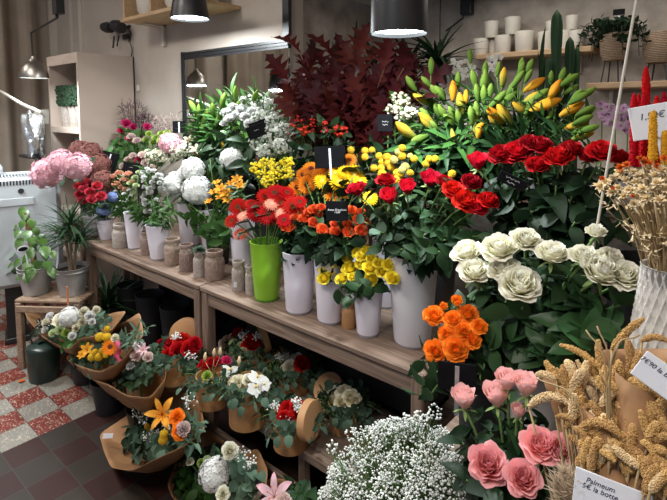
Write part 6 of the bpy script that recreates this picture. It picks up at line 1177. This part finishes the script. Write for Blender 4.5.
def sheet(name, pts4, label, cat, mat='kraft', n=9, curl=.03, loc=None, group=None, nrm_=None):
    P0, P1, P2, P3 = [np.asarray(q, float) for q in pts4]; t = thing(name, P3, label, cat, group); V = []
    nn = nrm(np.cross(P1-P0, P3-P0)) if nrm_ is None else nrm_
    for j in range(n):
        for i in range(n):
            u, v = i/(n-1), j/(n-1); q = P0*(1-u)*(1-v)+P1*u*(1-v)+P2*u*v+P3*(1-u)*v; V.append(q+nn*curl*(math.sin(PI*u)*(1-.4*v)+.12*math.sin(u*9+v*4))-P3)
    mb = MB(); mb.add(V, gf(n, n)); o = mb.obj('sheet', X[mat], t); md = o.modifiers.new('s', 'SOLIDIFY'); md.thickness = .0008; return t
sheet('kraft_sheet', [onY(541, 374, .9), onY(575, 362, .92), onY(600, 520, .82), onY(588, 520, .80)], 'kraft paper sheet at the left of the millet ears', 'paper')
sheet('kraft_sheet', [onY(575, 395, .84), onY(625, 440, .8), onY(628, 530, .72), onY(588, 530, .76)], 'kraft paper sheet in front of the millet, behind the white card', 'paper', curl=-.02)
sheet('kraft_sheet', [onY(617, 366, .86), onY(655, 395, .82), onY(650, 530, .74), onY(622, 530, .78)], 'kraft paper sheet between the millet ears and the tilted card', 'paper', curl=-.025)
sheet('kraft_sheet', [onY(600, 350, .93), onY(690, 350, .93), onY(690, 520, .86), onY(600, 520, .86)], 'kraft paper sheet behind the millet ears', 'paper', curl=.03)
# pampas tuft
b0 = onY(566, 520, .74); 
for i, (x, y) in enumerate([(556, 478), (564, 466), (572, 472), (578, 480), (560, 490), (572, 490)]):
    p = onY(x, y, .74); t = thing('dried_plume', b0, 'pale fluffy dried plume left of the white card', 'dried grass', 'pale dried plumes'); mb = MB(); pa = bez(b0, (b0+p)/2, p, 8)-b0; V, Fc = tube(pa, .001, 4); mb.add(V, Fc)
    for j in range(160): f = rnd.uniform(.3, 1); q = pa[int(f*7)]; d = nrm(nrm(pa[-1])*1.2+rv(.9)); V, Fc, tt = leafgeo(rnd.uniform(.015, .03), .0016, 'strap', 0, .2, 3); mb.add(V, Fc, tt, 0, leafM(q, d, rv()+.01))
    mb.obj('plume', G['pampas'], t)
# cards
p = onY(611, 500, .735); k = dist(p)/FOC; R_ = facing(p, pitch=.25, roll=-.05); placard(p-[0, 0, .007], 68*k, 46*k, R_, 'white card reading Palmier 5 euros la botte at the bottom right', 'Palmeum\n5\u20ac la botte', .0098, 'card', 'ink', True, -1, 'price_card', (-.015, .016), sl=.12)
p = onY(664, 380, .80); k = dist(p)/FOC; R_ = facing(p, pitch=.2, roll=-.47); placard(p, 50*k, 30*k, R_, 'tilted white card reading 7,90 euros la botte, in the millet', '7\u20ac90 la botte', .0095, 'card', 'ink', None, -1, 'price_card', (-.010, .008))
# ribbed white vase with dried flowers
p = onY(669, 300, 1.06); vb = np.array([p[0], p[1], .68]); vt = onY(669, 266, 1.06)[2]; hv = vt-.68; k = dist(p)/FOC; t = thing('ribbed_vase', vb, 'tall white vase with a diamond ribbed surface at the right edge', 'vase'); mb = MB(); n1, n2 = 240, 150; V = []
prf = [(0, .7), (.05, .8), (.3, .98), (.55, 1.08), (.8, .98), (.95, .82), (1, .8)]
for j in range(n2):
    z = j/(n2-1); rr = np.interp(z, [q[0] for q in prf], [q[1] for q in prf])*33*k
    for i in range(n1): a = 2*PI*i/n1; V.append(((rr-.006*min(1, 2*min(abs(math.sin(a*12+z*34)), abs(math.sin(a*12-z*34)))))*math.cos(a), (rr-.006*min(1, 2*min(abs(math.sin(a*12+z*34)), abs(math.sin(a*12-z*34)))))*math.sin(a), z*hv))
mb.add(V, gf(n1, n2, True)); V, Fc = lathe([(.8*33*k, hv), (.74*33*k, hv), (.7*33*k, hv*.8), (0, hv*.75)], 36); mb.add(V, Fc); V, Fc = lathe([(0, 0), (.7*33*k, 0)], 36); mb.add(V, Fc); mb.obj('body', M_solid('white_glaze', (.66, .64, .60), (.62, .6, .56), .35, nscale=5), t)
m_dd = vb+[0, 0, hv]
dd = [(600, 186), (606, 182), (613, 178), (620, 172), (626, 180), (633, 172), (640, 176), (648, 168), (655, 175), (662, 170), (668, 178), (618, 188), (630, 190), (642, 188), (652, 190), (664, 188), (611, 192), (636, 182), (657, 183), (624, 196), (646, 198), (660, 200), (634, 203)]
bunch('straw', 'dried_flower', 'dried flower', m_dd, [(x, y, 6.5 if i % 3 else 8) for i, (x, y) in enumerate(dd)], 1.0, 6, 'cream papery dried flower above the ribbed vase', 'cream dried flowers', ordinal=False, leaf=('olive', .022, 2), leafmat='straw', stemm='dstem', depthk=.4, face=.4, t0=.5, down=.2, stemr=.0013)
bunch('saff', 'dried_flower', 'dried flower', m_dd, [(620, 167, 5.5), (626, 164, 4.5), (644, 161, 6), (657, 166, 5), (602, 178, 3.5), (664, 158, 5), (640, 158, 4), (650, 163, 4), (613, 188, 3), (633, 196, 3)], 1.0, 5, 'orange safflower head above the cream dried flowers', 'orange safflower heads', ordinal=True, leaf=None, stemm='dstem', depthk=.4, t0=.5, down=.2, stemr=.0013)
fillsprigs('dried_filler', 'dried flower', m_dd, [(625, 215, 12, 14), (645, 220, 14, 16), (662, 215, 10, 16), (610, 200, 8, 10), (650, 245, 12, 14), (635, 238, 10, 10)], 1.02, 'straw', 'dry beige twiggy stems below the dried flowers', 'dry beige twigs', n=9, dot=.0035, kind='twig', stem='dstem')
# red and yellow dried spikes
m_rs = back2(650, 300, 1.4, .50, 'dark bucket of the tall red dried spikes', .07, .10, .68)
def spike(px, y0, y1, w, Y, mat, lb, mouth):
    A = onY(px, y1, Y); B_ = onY(px+(w*.0), y0, Y); k = dist(A)/FOC; b0 = mouth-[0, 0, .15]; t = thing('dried_spike', b0, lb, 'dried flower', 'tall dried spikes'); n_ = 30; path = np.array([A*(1-f)+B_*f for f in np.linspace(0, 1, n_)]); tt = np.linspace(0, 1, n_); rad = w*k/2*np.minimum(1, np.sqrt(np.clip(1-tt, 0, 1)*6)+.12)*(1-.25*tt); mb = MB(); V, Fc = tube(path-b0, rad*.9, 12); mb.add(V, Fc, .4)
    for j in range(420): q = rnd.randrange(n_); an = rnd.uniform(0, 6.283); mb.add(I0[0]*rad[q]*rnd.uniform(.12, .22)+path[q]+np.array([math.cos(an), math.sin(an), 0])*rad[q]*.93+[0, 0, rnd.uniform(-.004, .004)]-b0, I0[1], rnd.random())
    mb.obj('spike', G[mat], t); mb = MB(); V, Fc = tube([b0*0, A-b0], .004, 6); mb.add(V, Fc); mb.obj('stem', G['dstem'], t)
spike(646, 66, 160, 9.5, 1.33, 'cellred', 'tallest red dried spike, rising above the white card', m_rs)
for px, y0, w, Y, lb in ((634, 93, 9, 1.28, 'blunt red dried spike at the left of its bunch'), (644, 94, 9, 1.26, 'red dried spike directly in front of the tallest one'), (657, 95, 9, 1.3, 'short red dried spike just right of the tallest'), (664, 91, 8, 1.33, 'red dried spike cut by the right edge of the photo'), (639, 93, 6, 1.36, 'thin red dried spike between the two left ones'), (671, 93, 9, 1.28, 'red dried spike outside the right edge')): spike(px, y0, 166, w, Y, 'cellred', lb, m_rs)
spike(653, 110, 160, 9, 1.12, 'cellyel', 'yellow dried spike in front of the 1,50 card', m_dd); spike(665, 130, 165, 8, 1.12, 'cellyel', 'shorter yellow dried spike at the right edge', m_dd)
p = onY(656, 121, 1.2); k = dist(p)/FOC; placard(p, 44*k, 34*k, facing(p, roll=.2), 'white card reading 1,50 euros in front of the red spikes', '1,50\u20ac', .019, 'card', 'ink', True, -1, 'price_card', (-.006, .012), sl=.3)
# thin white rod
q0 = onY(603, 192, 1.15); q1 = onY(637, -4, 1.15); d = q1-q0; t = thing('thin_rod', q0-d*.9, 'thin white rod leaning in front of the orchids', 'rod'); mb = MB(); V, Fc = tube([(0, 0, 0), q1-q0+d*.9+d*.5], .0028, 8); mb.add(V, Fc); mb.obj('rod', X['creamp'], t)

# ================================================================ ALCOVE SHELVES AND PLANTS
def wshelf(pxa, ya, pxb, depth, label, thick=.03):
    a = onY(pxa, ya, 2.9-depth); b = onY(pxb, ya, 2.9-depth); t = thing('wall_shelf', ((a[0]+b[0])/2, 2.9-depth/2, a[2]), label, 'shelf'); mb = MB(); V, Fc = bevbox((0, 0, -thick/2), (abs(b[0]-a[0]), depth-.002, thick)); mb.add(V, Fc); mb.obj('board', X['pine'], t, smooth=False)
    for s in (-.35, .35): mb = MB(); V, Fc = bevbox((s*abs(b[0]-a[0]), depth/2-.012, -thick-.05), (.02, .018, .1)); mb.add(V, Fc); mb.obj('bracket', X['creamp'], t, smooth=False)
    return a[2]
zs1 = wshelf(475, 54.5, 592, .16, 'pine shelf of white pots on the rough alcove wall')
zs2 = wshelf(586, 83, 720, .2, 'pine shelf of woven baskets on the rough alcove wall')
def wpot(px, wpx, hpx, z, Y, lb, dy=0):
    p = onY(px, 50, Y); k = dist(p)/FOC; r = wpx*k/2; h = hpx*k; t = thing('white_pot', (p[0], p[1], z), lb, 'pot'); mb = MB(); V, Fc = lathe([(0, 0), (r*.82, 0), (r*.85, .004), (r, h*.97), (r*.98, h), (r*.9, h), (r*.8, .02), (0, .02)], 24); mb.add(V, Fc); mb.obj('body', X['creamp'], t); return z+h
h1 = wpot(481, 16, 16, zs1, 2.80, 'white pot at the left end of the pot shelf'); wpot(494, 14, 15, zs1, 2.85, 'white pot behind, second along the pot shelf'); h2 = wpot(503, 17, 17.5, zs1, 2.80, 'white pot below the stacked ones, third along the pot shelf')
h3 = wpot(524, 19, 20, zs1, 2.80, 'widest white pot, in the middle of the pot shelf'); h4 = wpot(545, 15, 18, zs1, 2.80, 'white pot right of the widest one, beside the cactus'); h5 = wpot(563, 14, 18, zs1, 2.80, 'white pot behind the tall cactus'); h6 = wpot(577, 16, 17, zs1, 2.80, 'white pot at the right end of the pot shelf')
wpot(491, 15, 16, h1+.001, 2.81, 'white pot stacked on top at the left'); wpot(512, 16, 17, h2+.001, 2.81, 'white pot stacked on top over the third pot'); wpot(571, 12, 14, max(h5, h6)+.001, 2.81, 'small white pot stacked at the right end'); wpot(551, 12, 10, max(h4, h5)+.001, 2.81, 'small white pot stacked behind the cactus')
def bask(px, y0, w, h, lb):
    p = onY(px, y0, 2.78); k = dist(p)/FOC; r = w*k/2; hh = h*k; z = p[2]; t = thing('plant_basket', (p[0], p[1], zs2), lb, 'basket'); mb = MB(); V, Fc = lathe([(0, 0), (r*.72, 0), (r*.95, hh*.3), (r, hh*.7), (r*.96, hh), (r*.9, hh), (r*.92, hh*.7), (0, hh*.6)], 28); mb.add(V+[0, 0, z-zs2], Fc); mb.obj('body', X['basket'], t)
    for i in range(4): a = i*PI/2+.6; mb = MB(); V, Fc = tube([(r*.6*math.cos(a), r*.6*math.sin(a), z-zs2+.01), (r*.85*math.cos(a), r*.85*math.sin(a), 0)], .0035, 5); mb.add(V, Fc); mb.obj('leg', X['black'], t)
    return np.array([p[0], p[1], z+hh])
tb = bask(614, 61, 27, 27, 'woven basket on thin legs under the trailing plant'); bask(660, 63, 32, 30, 'woven basket on thin legs at the right edge')
t = thing('trailing_plant', tb-[0, 0, .03], 'dark trailing plant spilling from the woven basket', 'plant'); lm = MB(); L = np.array(t.location)
for i in range(46):
    a = rnd.uniform(0, 2*PI); R0 = rnd.uniform(.06, .16); q = spline([(0, 0, 0), (R0*.5*math.cos(a), R0*.5*math.sin(a), .08), (R0*math.cos(a), R0*math.sin(a), rnd.uniform(.0, .08)), (R0*1.2*math.cos(a), R0*1.2*math.sin(a), rnd.uniform(-.1, .02))], 4)
    V, Fc = tube(q, .0015, 4); lm.add(V, Fc); stem_leaves(lm, q, 12, .03, 'ovate', t0=.3)
lm.obj('leaves', G['dark'], t)
p = onY(619, 12, 2.72); placard(p, .05, .028, facing(p), 'tiny black plant sign on a white stick above the trailing plant', board='slate', stick=True, sl=.16)
# cacti and succulents on the bench
def potc(px, Y, r=.07, h=.12, lb=''): p = onY(px, 100, Y); return zvase((p[0], p[1], 1.12), r*.8, r, h, lb, 'whiteb', name='flower_pot', cat='pot')
def cactus(px, y0, y1, w, Y, lb, m):
    A = onY(px, y1, Y); A[:2] = m[:2]; B_ = onY(px, y0, Y); t = thing('cactus', m-[0, 0, .03], lb, 'cactus'); L = np.array(t.location); n1 = 40; n2 = 30; k = dist(B_)/FOC; V = []
    for j in range(n2):
        z = j/(n2-1); c = (m*(1-z)+B_*z)-L; rr = w*k/2*(1-.08*math.sin(z*20))*math.sqrt(max(.02, 1-max(0, z-.93)**2/.005)) 
        for i in range(n1): a = 2*PI*i/n1; q = rr*(1+.28*math.cos(a*5)); V.append((c[0]+q*math.cos(a), c[1]+q*math.sin(a), c[2]))
    mb = MB(); mb.add(V, gf(n1, n2, True)+[tuple((n2-1)*n1+i for i in range(n1))]); mb.obj('column', G['cactus'], t)
for px, y0, w, Y, lb in ((557, 10, 8.5, 2.4, 'tallest ribbed cactus in front of the pot shelf'), (570, 37, 7, 2.45, 'shorter ribbed cactus right of the tallest'), (577, 46, 5, 2.5, 'thin ribbed cactus, rightmost of the group'), (549, 58, 5, 2.36, 'low ribbed cactus left of the tallest')): cactus(px, y0, 80, w, Y, lb, potc(px, Y, .055, .12, 'small pot of the '+lb))
def rosette(px, py, Y, n, Lr, W, name, lb, el=(.3, 1.5), mat='dark', droop=(.1, .5), kind='strap', r=.07):
    m = potc(px, Y, r, .14, 'pot of the '+lb); t = thing(name, m-[0, 0, .02], lb, 'plant'); top = onY(px, py, Y)-np.array(t.location); lm = MB()
    if top[2] > .08: V, Fc = tube([(0, 0, 0), top], .012, 8); lm.add(V, Fc)
    for j in range(n):
        e = rnd.uniform(*el); a = rnd.uniform(0, 2*PI); d = np.array([math.cos(a)*math.cos(e), math.sin(a)*math.cos(e), math.sin(e)]); V, Fc, tt = leafgeo(rnd.uniform(*Lr), W, kind, .35, rnd.uniform(*droop), 8); lm.add(V, Fc, tt, 0, leafM(top-[0, 0, rnd.uniform(0, .08)], d, (0, 0, 1.01)))
    lm.obj('leaves', G[mat], t)
rosette(541, 85, 2.42, 3, (.18, .28), .04, 'succulent', 'dark upright sword leaved succulent left of the cacti', (1.42, 1.57), 'cactus', (0, .05), 'lance')
rosette(437, 58, 2.5, 46, (.2, .36), .028, 'palm_plant', 'dark arching palm behind the big black lamp', (.0, 1.3), 'dark', (.3, .9))
rosette(410, 60, 2.42, 30, (.15, .3), .03, 'palm_plant', 'dark low palm behind the burgundy leaves', (.1, 1.3), 'dark', (.3, .9))
rosette(354, 62, 2.5, 4, (.22, .32), .03, 'snake_plant', 'two upright snake plant leaves above the oak branches', (1.4, 1.57), 'leaf', (0, .03), 'lance')
rosette(336, 66, 2.5, 4, (.16, .24), .03, 'snake_plant', 'short upright snake plant leaves left of the taller pair', (1.35, 1.57), 'leaf', (0, .03), 'lance')
rosette(375, 62, 2.45, 14, (.14, .26), .03, 'palm_plant', 'dark strappy plant just left of the big black lamp', (.2, 1.3), 'dark', (.2, .7))
rosette(318, 70, 2.5, 12, (.12, .24), .02, 'palm_plant', 'thin strappy plant at the corner beside the mirror', (.2, 1.3), 'dark', (.2, .7))
def orchid(px, Y, pts, kd, lb, rr=4.5):
    m = potc(px, Y, .06, .13, 'pot of the '+lb); t = thing('orchid', m-[0, 0, .02], lb, 'orchid'); L = np.array(t.location); ap = onY(pts[0][0], pts[0][1]-3, Y-.03); mb = MB(); V, Fc = tube(bez((0, 0, 0), (ap-L)*[.1, .1, 1.05], ap-L, 8), .003, 5); mb.add(V, Fc); mb.obj('stem', G['stem'], t); lm = MB()
    for j in range(5): a = j*1.3; add_leaf(lm, (0, 0, 0), (math.cos(a), math.sin(a), .5), (0, 0, 1.01), .16, 'olive')
    lm.obj('leaves', G['dark'], t)
    for x, y in pts: p = onY(x, y, Y-.04+rnd.uniform(-.02, .02)); head(t, kd, p, px_r(p, rr), nrm(CAM-p)+rv(.35), 'bloom')
orchid(455, 2.4, [(453, 62), (450, 68), (456, 71), (460, 64), (464, 70), (452, 76), (461, 77)], 'orchid', 'white orchid behind the lily buds, left one')
orchid(468, 2.42, [(467, 62), (472, 66), (466, 74), (474, 74)], 'orchid', 'white orchid behind the lily buds, middle one')
orchid(492, 2.4, [(488, 60), (494, 58), (497, 64), (490, 66), (486, 70), (495, 72), (499, 57)], 'orchid', 'white orchid behind the lily buds, right one')
for px, pts, lb in ((604, [(600, 104), (606, 107), (602, 114), (609, 115), (605, 121)], 'mauve orchid below the basket shelf, left one'), (618, [(612, 108), (618, 110), (624, 108), (616, 118), (622, 118), (613, 124), (620, 126)], 'mauve orchid below the basket shelf, behind the thin rod'), (630, [(627, 116), (631, 110), (629, 124), (625, 130)], 'mauve orchid below the basket shelf, next to the red spikes')): orchid(px, 2.4, pts, 'orchidp', lb, 4.8)

# ================================================================ SMALL SIGNS
def sign(px, py, Y, w, h, lb, text=None, roll=0, ts=.008, stick=None, ss=-1, yaw=0, sl=.15, pitch=0): p = onY(px, py, Y); k = dist(p)/FOC; return placard(p, w*k, h*k, facing(p, roll=roll, yaw=yaw, pitch=pitch), lb, text, ts, stick=stick, stickside=ss, sl=sl)
sign(337, 211, 1.28, 22, 20, 'small black chalk label reading Roses Branchues 14,80 in the orange spray roses', 'Roses Branchues\n14,80', -.12 and .0085, ts=.0095)
sign(330, 157, 1.5, 31, 22, 'blank back of a black price board with a white stick over the orange gerberas', roll=.06, stick=True, ss=1, sl=.12)
sign(385, 123, 1.58, 15, 17, 'black chalk label between the oak leaves and the cream blooms', '~~~~\n~~~', 0, ts=.011)
sign(257, 131, 1.62, 20, 13, 'black label lying in the grey waxflower', '~~~~', .35, ts=.010)
sign(258, 125, 1.64, 18, 8, 'second black label just above the one in the waxflower', None, .35)
sign(109, 161, 1.6, 16, 18, 'back of a black label with a pale stick above the rust hydrangeas', None, -.3, stick=True, ss=1, sl=.03)
sign(131, 168, 1.56, 15, 11, 'black label with white writing left of the white stock', '~~~~', -.15, ts=.009)
sign(86, 183, 1.34, 12, 10, 'small black label above the pink red spray roses', '~~~', -.1, ts=.008)
sign(179, 127, 1.8, 12, 12, 'small black label with a white stick at the mirror corner', None, 0, stick=True, ss=1, sl=.06)
sign(287, 232+10, 1.5, 14, 18, 'black label half hidden behind the gerberas', None, 0)
# succulent in its jar
t = thing('succulent', m_succ-[0, 0, .01], 'small grey green succulent in a pale jar', 'plant'); lm = MB()
for j in range(46): a = j*2.4; e = 1.3-1.2*j/46; d = np.array([math.cos(a)*math.cos(e), math.sin(a)*math.cos(e), math.sin(e)]); add_leaf(lm, (0, 0, .008), d, (0, 0, 1.01), .028+.02*j/46, 'olive')
lm.obj('leaves', G['euc'], t)
# stakes and tags
p = onY(367, 241, 1.36); t = thing('wooden_stake', p-[0, 0, .15], 'orange brown wooden strip standing among the roses behind the yellow ones', 'stake'); mb = MB(); V, Fc = bevbox((0, 0, .09), (.014, .004, .18), .001); mb.add(V, Fc); mb.obj('strip', X['pine'], t, smooth=False)
p = onY(68, 305, 1.0); t = thing('wooden_stake', p-[0, 0, .1], 'orange wooden strip standing in the white and cream bouquet', 'stake'); mb = MB(); V, Fc = bevbox((0, 0, .1), (.016, .005, .2), .001); mb.add(V, Fc); mb.obj('strip', X['orangetag'], t, smooth=False)

# ================================================================ camera, world, exposure
cd = bpy.data.cameras.new('camera'); cam = bpy.data.objects.new('camera', cd); C.objects.link(cam)
cd.sensor_width = 36; cd.lens = FOC/667*36; cd.shift_x = 0; cd.shift_y = -(250-PPY)/667; cd.clip_start = .05
cam.matrix_world = Matrix(((RR[0], UU[0], -FF[0], 0), (RR[1], UU[1], -FF[1], 0), (RR[2], UU[2], -FF[2], EYE), (0, 0, 0, 1)))
bpy.context.scene.camera = cam
w = bpy.data.worlds.new('world'); bpy.context.scene.world = w; w.use_nodes = True
w.node_tree.nodes['Background'].inputs[0].default_value = (.62, .75, 1, 1); w.node_tree.nodes['Background'].inputs[1].default_value = .4
vs = bpy.context.scene.view_settings; vs.view_transform = 'Standard'; vs.look = 'None'; vs.gamma = 1; vs.use_curve_mapping = False; vs.exposure = 0.0
